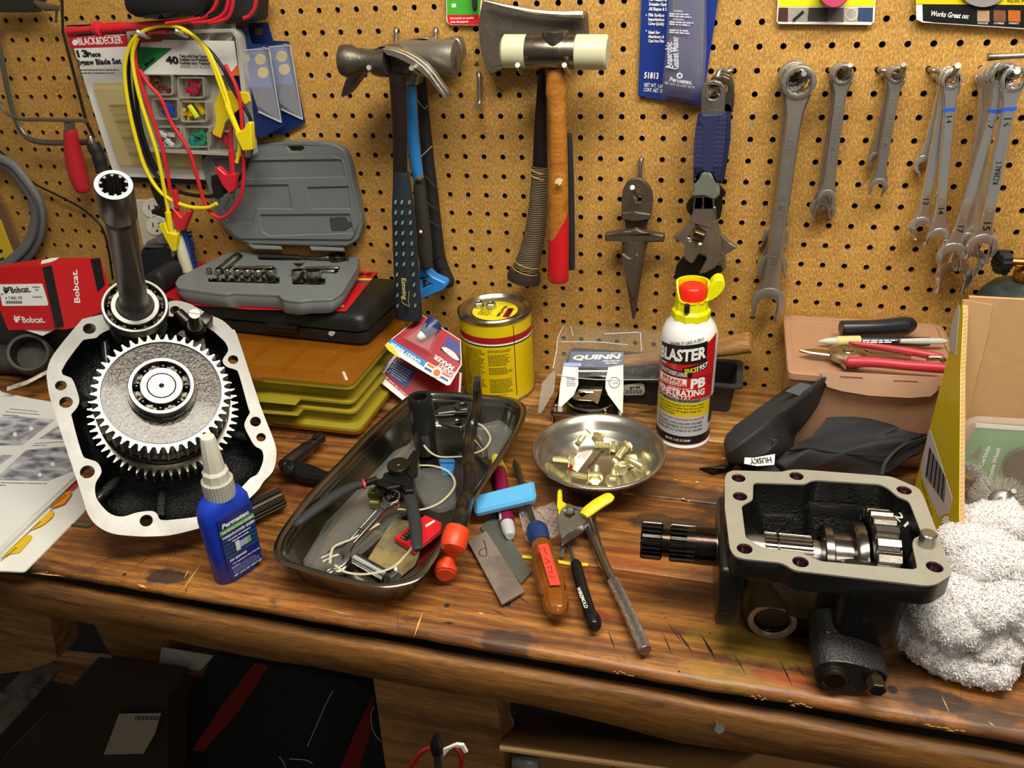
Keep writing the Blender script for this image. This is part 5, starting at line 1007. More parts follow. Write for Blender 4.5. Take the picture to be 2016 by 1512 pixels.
def e2_(b, y): b.mat(PAPER); wt(b, 'Información en español', (886, 38), (932, 37), 3.6, y - .0007, .02); wt(b, 'atrás del paquete', (887, 45), (922, 44), 3.6, y - .0007, .02); flat(b, [(889, 8), (897, 7), (898, 14), (890, 15)], y - .0005, .0002)
def e3_(b, y): b.mat(M('55555a', .2, .8)); WT(b, [(934, -20, 12), (935, 10, 12), (935, 17, 10), (935, 22, 6)], y - .008, smooth=0)
topcard('green_card', 'green card with a red foot tucked behind the hatchet blade', [(878, -30), (879, 42), (886, 49), (944, 50), (952, -30)], -.006, [('printed_panel', e1_), ('printed_lettering', e2_), ('metal_bit', e3_)], 'carded item')
# ================= things standing along the back of the bench =================
C4 = Zm(330, 270, 570, 1413); C3 = Zm(880, 540, 620, 2016); R4 = Zm(1480, 560, 536, 1842); L3 = Zm(0, 560, 560, 1411)
AMB = M('9c5a14', .12, 0, .1, 20, alpha=.5, coat=.3); YPL = M('9a8a24', .4, 0, .08, 30)
def organizer():
 x1, y0 = -.249, -.222; x0, y1 = -.52, -.030; t = thing('tackle_organizer', 'olive yellow double-sided parts organizer with amber clear lids under the black case', 'organizer', T((x0 + x1) / 2, (y0 + y1) / 2, ZT)); o = V(((x0 + x1) / 2, (y0 + y1) / 2, ZT)); W, D = (x1 - x0) / 2, (y1 - y0) / 2
 def R(a, z, r=.012): return [(x, y, z) for x, y in rrect(-W - a, -D - a, W + a, D + a, r, 4)]
 b = MB(); b.mat(YPL).rings([R(-.004, .012), R(0, .013), R(0, .017), R(-.010, .019), R(-.013, .036), R(-.004, .037), R(-.004, .040), R(-.014, .042), R(-.014, .050), R(-.005, .051), R(-.005, .054), R(-.014, .056), R(-.010, .074), R(0, .076), R(0, .081), R(-.004, .082)]); b.build('body', t, ang=30)
 for z0, z1, nm in ((.0005, .0118, 'bottom_lid'), (.0822, .096, 'top_lid')):
  b = MB(); b.mat(AMB)
  if z0 < .01: b.rings([R(-.012, z0), R(-.008, z0 + .001), R(-.003, z1 - .003), R(.001, z1 - .002), R(.001, z1)])
  else: b.rings([R(.001, z0), R(.001, z0 + .002), R(-.006, z0 + .003), R(-.012, z1 - .002), R(-.018, z1)])
  o_ = b.build(nm, t, ang=30)
  b = MB(); b.mat(AMB).box((-.02, -D - .004, z0 - .004 if z0 > .01 else z1), (.012, -D + .002, (z0 + .002) if z0 > .01 else z1 + .004), .0008); b.build('latch_tab', o_)
 for k in range(4): b = MB(); x = -.08 + k * .055; b.mat(AMB).box((x, -D + .02, .0845), (x + .0012, D - .02, .0935)); b.build('divider', t)
 b = MB(); b.mat(YPL)
 A = T(0, -D + .004, 0) @ RX(90)
 x = -.112
 b.at(A).prism([(x, .032), (x + .012, .0265), (x + .060, .033), (x + .17, .0365), (x + .17, .0385), (x + .058, .036), (x + .014, .030), (x + .004, .034), (x + .004, .046), (x + .058, .0515), (x + .17, .0525), (x + .17, .0545), (x + .055, .0545), (x, .0495)], 0, .016, bev=.0006); b.build('carry_handle', t, ang=30)
organizer()
BCASE = M('191a19', .42, 0, .25, 60, .55, 260)
def black_case():
 z0, z1 = .0975, .143; c = onZ(*C4([(945, 868)])[0], z1); x1, y0 = c.x + .002, c.y - .002; x0, y1 = x1 - .30, -.006; m = T(x1, y0, ZT + z0) @ RZ(-3); t = thing('black_tool_case', 'black moulded tool case with a red label, lying on the organizer', 'tool case', m)
 W, D, H_ = x1 - x0, y1 - y0 - .008, z1 - z0
 def R(a, z, r=.016): return [(x, y, z) for x, y in rrect(-W + a, a, -a, D - a, r, 5)]
 b = MB(); b.mat(BCASE).rings([R(.006, 0), R(.001, .003), R(.0, .018), R(.003, .0195)]); b.build('base', t, ang=50)
 b = MB(); b.mat(BCASE).rings([R(.003, .0197), R(-.001, .022), R(-.001, .036), R(.003, .042), R(.010, H_)]); o = b.build('lid', t, ang=50)
 b = MB(); b.mat(BCASE).box((-.145, -.005, .012), (-.10, .003, .0225), .0015); b.box((-.148, -.007, .019), (-.098, .002, .022), .001); b.build('latch', t)
 b = MB(); b.mat(M('b8b0b4', .5)).at(RX(90)).prism(sm2([(-.055, .014), (-.052, .018), (-.046, .0185), (-.044, .0165), (-.047, .013), (-.051, .011), (-.053, .0125)], 2), .0004, .001); b.build('paint_smear', t)
 pm = pmat(onZ(600, 620, z1), (0, 0, 1), (1, 0, 0)); b = MB(); b.mat(M('bf1d22', .35, 0, .06)); PP(b, C4([(-60, 760), (70, 640), (300, 560), (940, 650), (1025, 658), (870, 852), (400, 842), (100, 818)]), pm, .0002, off=.0004)
 b.mat(YEL); PP(b, C4([(905, 690), (1000, 692), (990, 700), (900, 698)]), pm, .0002, off=.0006); b.mat(M('2446a0', .4)); PP(b, C4([(895, 703), (988, 704), (978, 712), (885, 711)]), pm, .0002, off=.0006); b.mat(M('c8c2be', .4)); PP(b, C4([(860, 722), (890, 722), (875, 745), (845, 745)]), pm, .0002, off=.0006)
 b.build('red_label', t, world=True)
 b = MB(); b.mat(PAPER); pass
 n = V((0, 0, 1)); P0 = onZ(*C4([(868, 820)])[0], z1 + .0008); P1 = onZ(*C4([(560, 806)])[0], z1 + .0008); tfit(b, 'CRAFTSMAN', P0, P1, .0075, n, .02)
 P0 = onZ(*C4([(1005, 664)])[0], z1 + .0008); P1 = onZ(*C4([(945, 662)])[0], z1 + .0008); b.mat(INK); tfit(b, '24', P0, P1, .011, n, .02)
 b.build('label_lettering', t, world=True)
black_case()
GC = M('6e7273', .42, 0, .06, 30, .15, 200)
def socket_case():
 zt = .166; m = pmat(onZ(560, 490, zt), (0, 0, 1), (1, 0, 0)); t = thing('socket_set_case', 'open grey plastic socket set case with its lid standing against the pegboard', 'socket case', onZ(540, 560, .145))
 out = C4([(35, 712), (55, 680), (310, 556), (350, 545), (600, 548), (880, 556), (925, 570), (932, 600), (925, 640), (850, 760), (800, 790), (700, 792), (640, 800), (560, 790), (540, 768), (320, 758), (280, 765), (90, 742), (50, 735)])
 b = MB(); b.mat(GC); mi = m.inverted(); P = rpoly([((mi @ onZ(u, v, zt)).x, (mi @ onZ(u, v, zt)).y) for u, v in out], .005, 3); cx = sum(p[0] for p in P) / len(P); cy = sum(p[1] for p in P) / len(P)
 wells = [C4(w) for w in ([(225, 655), (330, 568), (372, 575), (280, 668)], [(318, 655), (322, 625), (525, 628), (520, 660), (480, 668), (330, 668)], [(440, 565), (880, 562), (885, 605), (600, 603), (445, 598)], [(640, 660), (670, 628), (842, 630), (825, 665)], [(195, 680), (545, 676), (545, 715), (200, 705)], [(605, 680), (770, 680), (768, 720), (610, 718)], [(600, 605), (680, 605), (640, 636)])]
 L = lambda w: [((mi @ onZ(u, v, zt)).x, (mi @ onZ(u, v, zt)).y) for u, v in w]
 H_ = [rpoly(L(w), .002, 2) for w in wells]
 b.at(m).prism(P, -.004, 0, H_, bev=.0007)
 b.at(m).rings([[(cx + (x - cx) * k, cy + (y - cy) * k, z) for x, y in P] for k, z in ((.995, -.0041), (1.005, -.008), (1.0, -.014), (.95, -.0215), (.6, -.022))], cap0=False)
 b.mat(M('4c4f50', .5)); b.rings([[(cx + (x - cx) * k, cy + (y - cy) * k, -.011) for x, y in P] for k in (.97, .5)], cap0=False, cap1=True); o = b.build('base', t, world=True, ang=35)
 # lid
 pl = pmat(onY(560, 400, -.0185), (0, -1, .04), (1, 0, 0)); lo = C4([(160, 120), (190, 85), (260, 50), (420, 40), (560, 24), (700, 22), (800, 30), (860, 60), (885, 120), (900, 200), (942, 380), (948, 440), (930, 500), (890, 528), (860, 532), (400, 522), (330, 498), (270, 440), (240, 380), (190, 220)])
 b = MB(); b.mat(GC); hol = [C4(w) for w in ([(585, 48), (655, 42), (665, 55), (650, 70), (595, 70)],)]; PP(b, lo, pl, .014, .006, 3, .0015, holes=hol)
 PP(b, C4([(200, 110), (820, 90), (865, 110), (900, 240), (935, 420), (905, 500), (350, 495), (280, 430), (240, 320)]), pl, .0030, .006, 3, .0012, off=.0028, holes=[C4(w) for w in ([(225, 118), (850, 108), (868, 190), (400, 200), (262, 180)], [(345, 235), (590, 232), (612, 345), (440, 345), (415, 415), (300, 410), (275, 350)], [(685, 245), (885, 240), (895, 345), (710, 345)], [(455, 378), (890, 375), (912, 465), (500, 478), (470, 460)])])
 lid = b.build('lid', t, world=True, ang=30)
 b = MB(); b.mat(M('3f4244', .5)); PP(b, C4([(790, 392), (870, 388), (882, 412), (905, 415), (905, 430), (880, 445), (868, 455), (800, 455)]), pl, .0005, .002, off=.0008); b.build('lid_recess', t, world=True)
 for L_ in ([(385, 522), (550, 530), (552, 548), (420, 545)], [(690, 530), (858, 538), (856, 556), (700, 552)]): b = MB(); b.mat(GC); PP(b, C4(L_), pmat(onY(*C4([(600, 540)])[0], -.022), (0, -1, .7), (1, 0, 0)), .006, .001, bev=.0008); b.build('hinge', t, world=True)
 for u in (250, 615): b = MB(); b.mat(GC); w = C4([(u, 752 + u * .02), (u + 120, 752 + u * .02), (u + 112, 768 + u * .02), (u + 8, 768 + u * .02)]); BP(b, w, zt - .006, .004, .001, bev=.0008); b.build('latch', t, world=True)
 # ratchet and sockets : separate things resting in the case
 zz = zt + .001
 r = thing('ratchet', 'small dark ratchet handle in the back slot of the grey socket case', 'ratchet', onZ(*C4([(600, 585)])[0], zz)); b = MB(); b.mat(M('77746e', .26, 1, .1))
 BT(b, [(u, v, w_, zz + .002) for u, v, w_ in C4([(445, 580, 24), (600, 585, 26), (640, 588, 26)])], smooth=0); BT(b, [(u, v, w_, zz + .002) for u, v, w_ in C4([(640, 588, 20), (720, 592, 16), (790, 590, 30), (800, 588, 30)])], smooth=0); b.build('handle', r, world=True)
 b = MB(); b.mat(M('57544f', .2, 1, .1)); c = onZ(*C4([(828, 582)])[0], zz + .004); b.at(zframe(c, (0, 0, 1))).cyl(.0125, -.006, .003, 28, bev=.001).cyl(.006, .003, .0045, 20); b.build('head', r, world=True)
 def sock(q0, q1, w_, lab, g): 
  (u0, v0), (u1, v1) = C4([q0, q1]); A, B_ = onZ(u0, v0, zz), onZ(u1, v1, zz); rr = w_ * 570 / 1413 / 2 * mpp(A); b = MB(); L__ = (B_ - A).length; b.at(zframe(A, B_ - A)).mat(M('b0aba0', .25, 1, .15)).lathe([(rr * .92, 0), (rr, .0008), (rr, L__ * .5), (rr * .9, L__ * .52), (rr * .9, L__ - .0008), (rr * .84, L__)], 20); b.mat(M('1c1a18', .5, .6)).lathe([(rr * .84, L__), (rr * .62, L__ - .0002), (rr * .6, L__ - .006)], 6, False, True).lathe([(rr * .92, 0), (rr * .6, .0002), (rr * .6, .006)], 6, False, True); tag(b.build('socket'), lab, 'socket', g)
 sock((345, 585), (255, 655), 52, 'largest deep socket lying slantwise at the left of the grey case', 'deep sockets in the grey case')
 sock((512, 638), (345, 638), 22, 'deep socket in the middle well of the grey case, back one of two', 'deep sockets in the grey case'); sock((490, 654), (325, 654), 24, 'deep socket in the middle well of the grey case, front one of two', 'deep sockets in the grey case')
 sock((835, 640), (675, 640), 22, 'deep socket in the right well of the grey case, back one of two', 'deep sockets in the grey case'); sock((815, 656), (650, 658), 22, 'deep socket in the right well of the grey case, front one of two', 'deep sockets in the grey case')
 for i, (u, v, w_) in enumerate(((210, 690, 26), (254, 692, 32), (298, 692, 34), (346, 694, 40), (396, 694, 44), (448, 696, 48), (510, 694, 58), (642, 698, 66), (720, 700, 76))):
  (u0, v0), = C4([(u, v)]); A = onZ(u0, v0 + 2, zz - .008); rr = w_ * 570 / 1413 / 2 * mpp(A); b = MB(); b.at(zframe(A, (0, .1, 1))).mat(M('b8b3a8', .22, 1, .1)).lathe([(rr * .9, 0), (rr, .001), (rr, .015), (rr * .9, .016)], 22); b.mat(M('2c2926', .4, .8)).lathe([(rr * .9, .016), (rr * .68, .0161), (rr * .62, .010)], 6 if i < 7 else 12, False, True)
  od = ('smallest', 'second', 'third', 'fourth', 'fifth', 'sixth', 'seventh')
  tag(b.build('socket'), ('%s socket from the left in the front row of the grey case' % od[i]) if i < 7 else ('%s of the two wide sockets at the right front of the grey case' % ('left' if i == 7 else 'right')), 'socket', 'short sockets in the front row')
socket_case()
def gasket_cards():
 G = Zm(720, 600, 200, 952); REDP = M('a01828', .3, 0, .1)
 for nm, y0, px, lab in (('low', -.115, [(85, 685), (280, 460), (620, 560), (900, 640), (880, 960), (420, 960), (390, 930)], 'lower gasket maker card, white-edged with a blue checklist panel'), ('up', -.095, [(180, 380), (240, 320), (530, 95), (890, 330), (900, 560), (790, 750), (760, 755), (480, 590), (320, 490), (200, 410)], 'upper gasket maker card with blister tube, leaning face up on the lower card')):
  up = nm == 'up'; p0 = onZ(*G([(200, 700)])[0], .035) if not up else onZ(*G([(300, 600)])[0], .07); m = pmat(p0 + V((0, 0, .006 if up else 0)), (.12, -.62, .78), (1, 0, 0)); t = thing('gasket_maker_pack', lab, 'blister pack', p0, 'red gasket maker cards')
  b = MB(); b.mat(PAPER); PP(b, G(px), m, .0008); b.mat(REDP); PP(b, G([(155, 670), (300, 470), (610, 560), (880, 640), (860, 960), (425, 905), (190, 700)]) if not up else G([(215, 350), (530, 100), (885, 335), (892, 560), (790, 700), (600, 560)]), m, .0002, off=.0003); b.build('backing_card', t, world=True)
  if not up:
   b = MB(); b.mat(M('1c3c8c', .4)); PP(b, G([(190, 632), (268, 512), (470, 620), (380, 790)]), m, .0002, off=.0006)
   b.mat(PAPER); pln(b, 6, G([(262, 545), (440, 640), (232, 650), (375, 745)]), m, .0013, off=.0009)
   ptx(b, 'NET .20 FL OZ / CONT NET', *G([(172, 672), (410, 888)]), 3.2, m, .0006, .03)
   for u, v in ((268, 535), (240, 580), (214, 625)): P_ = G([(u - 12, v), (u - 4, v + 10), (u + 16, v - 14)]); n = m.col[2].to_3d(); b.tube([onP(*q, m.translation + n * .0009, n) for q in P_], .0005, 5)
   b.build('printed_panel', t, world=True)
  else:
   b = MB(); b.mat(M('1580c4', .4)); PP(b, G([(212, 350), (240, 322), (570, 530), (542, 582)]), m, .0002, off=.0006); b.mat(YEL); PP(b, G([(185, 380), (215, 355), (275, 425), (325, 500), (280, 480), (210, 425)]), m, .0002, off=.0006)
   b.mat(PAPER); n = m.col[2].to_3d(); P, Q = [onP(*q, m.translation + n * .001, n) for q in G([(522, 528), (245, 352)])]; tfit(b, 'GASKET MAKER', P, Q, .0048, n, .03)
   P, Q = [onP(*q, m.translation + n * .001, n) for q in G([(840, 640), (690, 548)])]; tfit(b, 'GASKET', P, Q, .0055, n, .03); P, Q = [onP(*q, m.translation + n * .001, n) for q in G([(835, 585), (660, 470)])]; tfit(b, 'MAKER', P, Q, .006, n, .03)
   PP(b, G([(545, 590), (580, 535), (800, 665), (775, 735)]), m, .0002, off=.0006); b.mat(M('1c4fa8', .4)); PP(b, G([(550, 600), (556, 580), (776, 705), (770, 725)]), m, .0002, off=.0009); b.mat(ORG); PP(b, G([(575, 570), (585, 548), (792, 668), (785, 690)]), m, .0002, off=.0009); c = G([(668, 640)])[0]; b.mat(PAPER); PP(b, circ(c[0], c[1], 10.5, 20), m, .0002, off=.0012); b.mat(ORG); PP(b, circ(c[0], c[1], 7, 20), m, .0002, off=.0014)
   b.mat(M('26408c', .4)); PP(b, G([(770, 300), (885, 375), (888, 470), (730, 370)]), m, .0002, off=.0006); b.mat(INK); PP(b, G([(725, 385), (890, 490), (880, 545), (695, 420)]), m, .0002, off=.0006); b.mat(M('b9b9b6', .4, .4)); PP(b, G([(715, 400), (760, 405), (830, 450), (875, 510), (860, 525), (800, 490), (730, 430)]), m, .0002, 's', off=.0009)
   b.build('printed_panel', t, world=True)
   n = m.col[2].to_3d(); f = lambda u, v, d: onP(*G([(u, v)])[0], m.translation + n * d, n)
   b = MB(); b.mat(M('26336e', .35)); P = [f(640, 180, .004), f(600, 220, .007), f(555, 262, .008), f(540, 275, .008)]; b.tube(P, [.012, .010, .0075, .006], 16, smooth=2); b.mat(PAPER); b.tube([f(540, 275, .008), f(528, 288, .008), f(500, 308, .008), f(492, 315, .008)], [.0062, .006, .0045, .003], 16); b.build('gasket_tube', t, world=True)
   b = MB(); b.mat(BLISTER); A = [f(*q) for q in ((340, 310, .001), (560, 130, .001), (700, 230, .001), (620, 470, .001))]; Bt = [f(*q) for q in ((375, 320, .016), (565, 170, .016), (670, 240, .016), (590, 430, .016))]; b.rings([A, Bt], True, False, True); b.build('blister', t, world=True, flat=True)
gasket_cards()
def can():
 c = (-.109, -.0525); r = .0495; t = thing('polish_can', 'round yellow metal can with a red band and silver lid, two nuts on top', 'can', T(c[0], c[1], ZT)); h = .122
 b = MB(); b.mat(M('e0c20a', .32, .1, .05, 30, coat=.3)).lathe([(r, .004), (r, h - .003)], 64); b.mat(M('a01420', .32)).lathe([(r + .0002, h - .030), (r + .0002, h - .021)], 64); b.mat(BLK).lathe([(r + .0002, h - .0345), (r + .0002, h - .0325)], 64); b.mat(PAPER).lathe([(r + .00025, h - .0325), (r + .00025, h - .030)], 64)
 b.mat(BLK).lathe([(r + .0003, .01), (r + .0003, h - .006)], 3, a0=-46, a1=-44.8); b.build('body', t)
 b = MB(); b.mat(M('3a3104', .6)); rn = random.Random(3)
 for col_, (a0, a1) in enumerate(((-131, -92), (-88, -50))):
  for k in range(34):
   z = h - .040 - k * .0022
   if rn.random() < .12: continue
   a = a0; e = a1 - rn.random() * 12
   while a < e:
    w_ = rn.uniform(1.2, 4); b.lathe([(r + .0003, z), (r + .0003, z + .0009)], 2, a0=a, a1=min(e, a + w_)); a += w_ + .9
 tag(b.build('fine_print', t), kind='stuff')
 b = MB(); b.mat(M('b5b0a2', .25, 1, .1)).lathe([(r - .001, .0), (r + .0015, .001), (r + .0015, .003), (r, .004)], 64); b.build('bottom_rim', t); b = MB(); b.mat(M('b5b0a2', .25, 1, .1)).lathe([(r, h - .003), (r + .0018, h - .002), (r + .0018, h), (r - .001, h + .0008), (r - .003, h - .002), (r - .005, h - .0045), (r - .008, h - .0035), (r - .010, h - .0005), (r - .013, h - .0035), (.0001, h - .0035)], 64); b.build('rim_and_lid', t, ang=50)
 b = MB(); b.mat(M('e4cf20', .4)).lathe([(.031, h - .0033), (.0001, h - .0032)], 40, sy=1.0); b.mat(INK); tfit(b, 'MINWAX', (.018, .008, h - .003), (.018, -.016, h - .003), .006, (0, 0, 1), .03); b.mat(M('a01420', .4)).box((.0155, -.019, h - .0032), (.0245, .011, h - .0031)); b.mat(INK); tfit(b, 'Wood Finish', (.009, .016, h - .0028), (.007, -.018, h - .0028), .005, (0, 0, 1), .01); pl = [(-.02, .002, h - .0029), (-.0, .004, h - .0029), (-.02, -.016, h - .0029), (.0, -.018, h - .0029)]; lines(b, 7, *pl, None, .0014, 5, (0, 0, 1)); b.build('lid_label', t)
 for u, v, sd in ((944, 604, 'left'), (967, 606, 'right')):
  p = onZ(u, v, h - .003); b = MB(); b.at(Matrix.Translation(p) @ RZ(15)).mat(M('b8c0ae', .3, .9, .1)).prism(circ(0, 0, .0074, 6), 0, .0075, [circ(0, 0, .0037, 14)], bev=.0007); tag(b.build('hex_nut'), 'zinc hex nut on the yellow can lid, the %s one' % sd, 'nut', 'nuts on the can lid')
can()
def blaster():
 c = V((.1535, -.1305, ZT)); m = Matrix.Translation(c) @ RZ(5); t = thing('spray_can', 'white, red and yellow penetrating oil spray can with yellow and red nozzle', 'spray can', m); r = .033
 b = MB(); S = 64; b.mat(M('e8e8e6', .22, .1, .02)).lathe([(r - .003, 0), (r + .0006, .0008), (r + .0006, .003), (r - .0006, .0042), (r, .0055), (r, .142), (r - .001, .148), (r - .005, .157), (r - .011, .164), (.019, .169)], S, True, True); b.build('can_body', t, ang=50)
 # wrap artwork : a = angle seen from the front, 0 = centre
 def band(col, z0, z1, a0=-150, a1=62, d=.0003): b.mat(col).lathe([(r + d, z0), (r + d, z1)], 40, a0=a0 - 90, a1=a1 - 90)
 b = MB(); band(BLK, .0065, .0185, -179, 179); band(M('c2c6ca', .35), .0185, .046, -150, 62); band(M('d9c21a', .35), .046, .066, -150, 62); band(M('9aa0a4', .3, .4), .066, .071, -150, 62); RR = M('c41a20', .3)
 # red field with a slanting top
 n = 30; vs = [];
 for i in range(n + 1):
  a = radians(-150 + 212 * i / n - 90); zt_ = .112 + max(0, i / n - .45) * .075; vs.append([((r + .0003) * cos(a), (r + .0003) * sin(a), .071), ((r + .0003) * cos(a), (r + .0003) * sin(a), zt_)])
 b.mat(RR); b.rings(vs, False, False, False); b.build('printed_bands', t)
 def cw(body, a0, a1, z0, z1, h, col, bold=.02, shear=0., d=.0007, sz=None):
  """lettering bent round the can"""
  cu = bpy.data.curves.new('t', 'FONT'); cu.body = body; cu.size = 1; cu.offset = bold; cu.shear = shear; cu.resolution_u = 2; o = bpy.data.objects.new('t', cu); me = o.to_mesh(); bm = bmesh.new(); bm.from_mesh(me); xs = [v.co.x for v in bm.verts]; x0_, x1_ = min(xs), max(xs); b.mat(col)
  for k in range(1, 12): bmesh.ops.bisect_plane(bm, geom=bm.verts[:] + bm.edges[:] + bm.faces[:], plane_co=(x0_ + (x1_ - x0_) * k / 12, 0, 0), plane_no=(1, 0, 0))
  vs = []
  for v in bm.verts: f = (v.co.x - x0_) / (x1_ - x0_); a = radians(a0 + (a1 - a0) * f - 90); vs.append(((r + d) * cos(a), (r + d) * sin(a), z0 + (z1 - z0) * f + v.co.y * h / .7))
  bm.verts.index_update(); b._add(vs, [tuple(v.index for v in f.verts) for f in bm.faces]); bm.free(); o.to_mesh_clear(); bpy.data.objects.remove(o); bpy.data.curves.remove(cu)
 def patch(col, pts, d):
  n_ = 14; b.mat(col)
  (a0, z00, z01), (a1, z10, z11) = pts
  b.rings([[((r + d) * cos(radians(a0 + (a1 - a0) * i / n_ - 90)), (r + d) * sin(radians(a0 + (a1 - a0) * i / n_ - 90)), z) for z in (z00 + (z10 - z00) * i / n_, z01 + (z11 - z01) * i / n_)] for i in range(n_ + 1)], False, False, False)
 b = MB(); patch(BLK, ((-72, .1135, .137), (36, .121, .147)), .0005); patch(BLK, ((-12, .104, .113), (40, .1115, .122)), .0005); patch(PAPER, ((-70, .0865, .0985), (-2, .0885, .0985)), .0005); patch(BLK, ((-72, .1005, .1095), (8, .1015, .1085)), .0005); patch(BLK, ((58, .030, .068), (100, .030, .068)), .0005); patch(M('c8ccd0', .35), ((62, .068, .13), (110, .068, .13)), .0004); b.build('label_panel', t)
 b = MB(); YL = M('e8cf1e', .3); cw("BLASTER", -70, 34, .1175, .1265, .0145, PAPER, .04); cw('SINCE', -8, 16, .106, .109, .006, YL, .03); cw('1957', 17, 40, .109, .113, .0068, PAPER, .03); cw('WORK IT LIKE A PRO', -42, 26, .1395, .1495, .0034, INK, .02)
 cw('REVOLUTIONARY VALVE', -70, -2, .1052, .1042, .0026, PAPER); cw('SPRAYS UPSIDE DOWN', -66, -2, .1018, .1015, .0026, PAPER); cw('THE ORIGINAL NUT & BOLT BUSTER', -66, 40, .0987, .1000, .0022, INK)
 cw('PB', 6, 38, .0862, .0878, .0125, PAPER, .05); cw('PENETRATING', -70, 38, .0750, .0762, .0080, PAPER, .04); cw('CATALYST', -58, 12, .0712, .0716, .0045, PAPER, .02, .3); cw('POWERFUL RUST', -40, 4, .0843, .0846, .0017, PAPER)
 cw('BREAKS', -58, -10, .0925, .0925, .0045, RR, .03); cw('LOOSE FASTER', -66, -2, .0878, .0884, .003, RR, .03); cw('#1 SELLING PENETRANT', -66, 30, .0673, .0673, .0028, INK, .02)
 for i, s_ in enumerate(('Helps Free Rusted or Frozen Parts', 'Protects Against Further Rust & Corrosion', 'Breaks Rust From All Angles Using Our', 'Capillary Action')): cw(s_, -66, 40 - (0, 0, 6, 62)[i], .0615 - i * .0042, .0615 - i * .0042, .0023, INK, .015)
 cw('VOC SHOP SAFE: CONTAINS NO SILICONE', -66, 42, .0415, .0415, .0024, RR, .02)
 for i, s_ in enumerate(('CAUTION HARMFUL OR FATAL IF SWALLOWED. VAPOR HARMFUL', 'CONTENTS UNDER PRESSURE. EYE AND SKIN IRRITATION', 'DANGER KEEP OUT OF REACH OF CHILDREN')): cw(s_, -66, 40, .0355 - i * .005, .0355 - i * .005, .003, M('55585c', .5))
 cw('NET WT. 11 OZ. 311 GRAMS', -40, 14, .0110, .0110, .0032, PAPER, .02)
 for i in range(4): cw('Rusted nuts, bolts,', 42, 60, .1 - i * .004, .1 - i * .004, .0018, INK)
 b.build('label_lettering', t)
 yc = M('e2dc0a', .35, 0, .03); b = MB(); b.mat(yc).rings([[(x, y, z) for x, y in circ(0, 0, q, 10)] for q, z in ((.0215, .163), (.0225, .1645), (.0225, .173), (.0195, .1765), (.0190, .186), (.0188, .188))], cap0=True, cap1=True); b.build('nozzle_collar', t, ang=25)
 b = MB(); b.mat(yc); n = 28
 def wall(a): return .188 + .020 * max(0, min(1, (cos(radians(a - 100)) + .55) * 1.6))
 rs = []
 for i in range(n + 1): a = 360 * i / n; h_ = wall(a); rs.append([(q * cos(radians(a)), q * sin(radians(a)), z) for q, z in ((.0190, .187), (.0190, h_), (.0170, h_), (.0170, .187))])
 b.rings(rs, True, False, False); b.at(T(.020, .004, .199) @ RX(90) @ RZ(0)).prism(sm2([(-.004, -.012), (.004, -.010), (.012, -.002), (.015, .008), (.011, .014), (.004, .013), (-.002, .004)], 3), -.010, .010, bev=.001); b.build('actuator_shroud', t, ang=40)
 b = MB(); b.mat(M('e02414', .35, 0, .04)).lathe([(.0155, .187), (.0152, .201), (.0135, .2035), (.011, .2045), (.008, .2035)], 30, False, True); b.build('spray_button', t)
 b = MB(); b.mat(BLK).box((-.009, -.0225, .178), (-.003, -.0175, .188), .0006); b.build('straw_clip', t)
blaster()
def rear_tray():
 t = thing('black_plastic_tray', 'long dark grey plastic tray behind the spray can and the knife pack', 'tray', T(.13, -.04, ZT)); pm = M('2c2e30', .5, 0, .1); x0, x1, y0, y1 = -.005, .215, -.072, -.012; m_ = T(0, 0, ZT)
 def R(a, z, r=.008): return [(x, y, z) for x, y in rrect(x0 - a, y0 - a, x1 + a, y1 + a, r, 4)]
 b = MB(); b.at(m_).mat(pm).rings([R(-.006, .001), R(-.005, .0005), R(0, .040), R(.003, .042), R(.008, .043), R(.008, .046), R(.005, .047), R(0, .046), R(-.002, .040), R(-.008, .004)], cap0=True, cap1=True); b.build('tray_body', t, world=True, ang=40)
 b = MB(); b.mat(M('cfcbc2', .6)); m = pmat((.09, -.0742, ZT + .02), (0, -1, -.1), (1, 0, 0)); PP(b, C3([(1128, 710), (1245, 695), (1262, 705), (1268, 750), (1255, 772), (1135, 775)]), m, .0003, .002); b.mat(INK)
 for k in range(16): u = 1142 + k * 7; PP(b, C3([(u, 738), (u + (4 if k % 3 else 2), 738), (u + (4 if k % 3 else 2), 765), (u, 765)]), m, .0002, off=.0003)
 ptx(b, '$7.99', *C3([(1170, 734), (1235, 730)]), 5, m, .0003, .02); b.build('price_sticker', t, world=True)
 h = thing('wooden_hammer', 'hammer handle of pale oak lying across the black tray, its end out to the right', 'hammer', onZ(1400, 690, .055)); wd = woodmat('oak', 'b98a52', '9a6c38', '6a4420', stains=False, rough=.5); b = MB(); b.mat(wd.m)
 WT(b, [(u, v, w_, y) for (u, v), w_, y in zip(C3([(1120, 560), (1300, 545), (1500, 520), (1700, 480), (1850, 452), (1930, 438), (1945, 436)]), (30, 34, 38, 42, 48, 52, 44), (-.050, -.048, -.046, -.043, -.040, -.038, -.038))], smooth=3, flat=(.8, 1), seg=16); b.build('handle', h, world=True)
rear_tray()
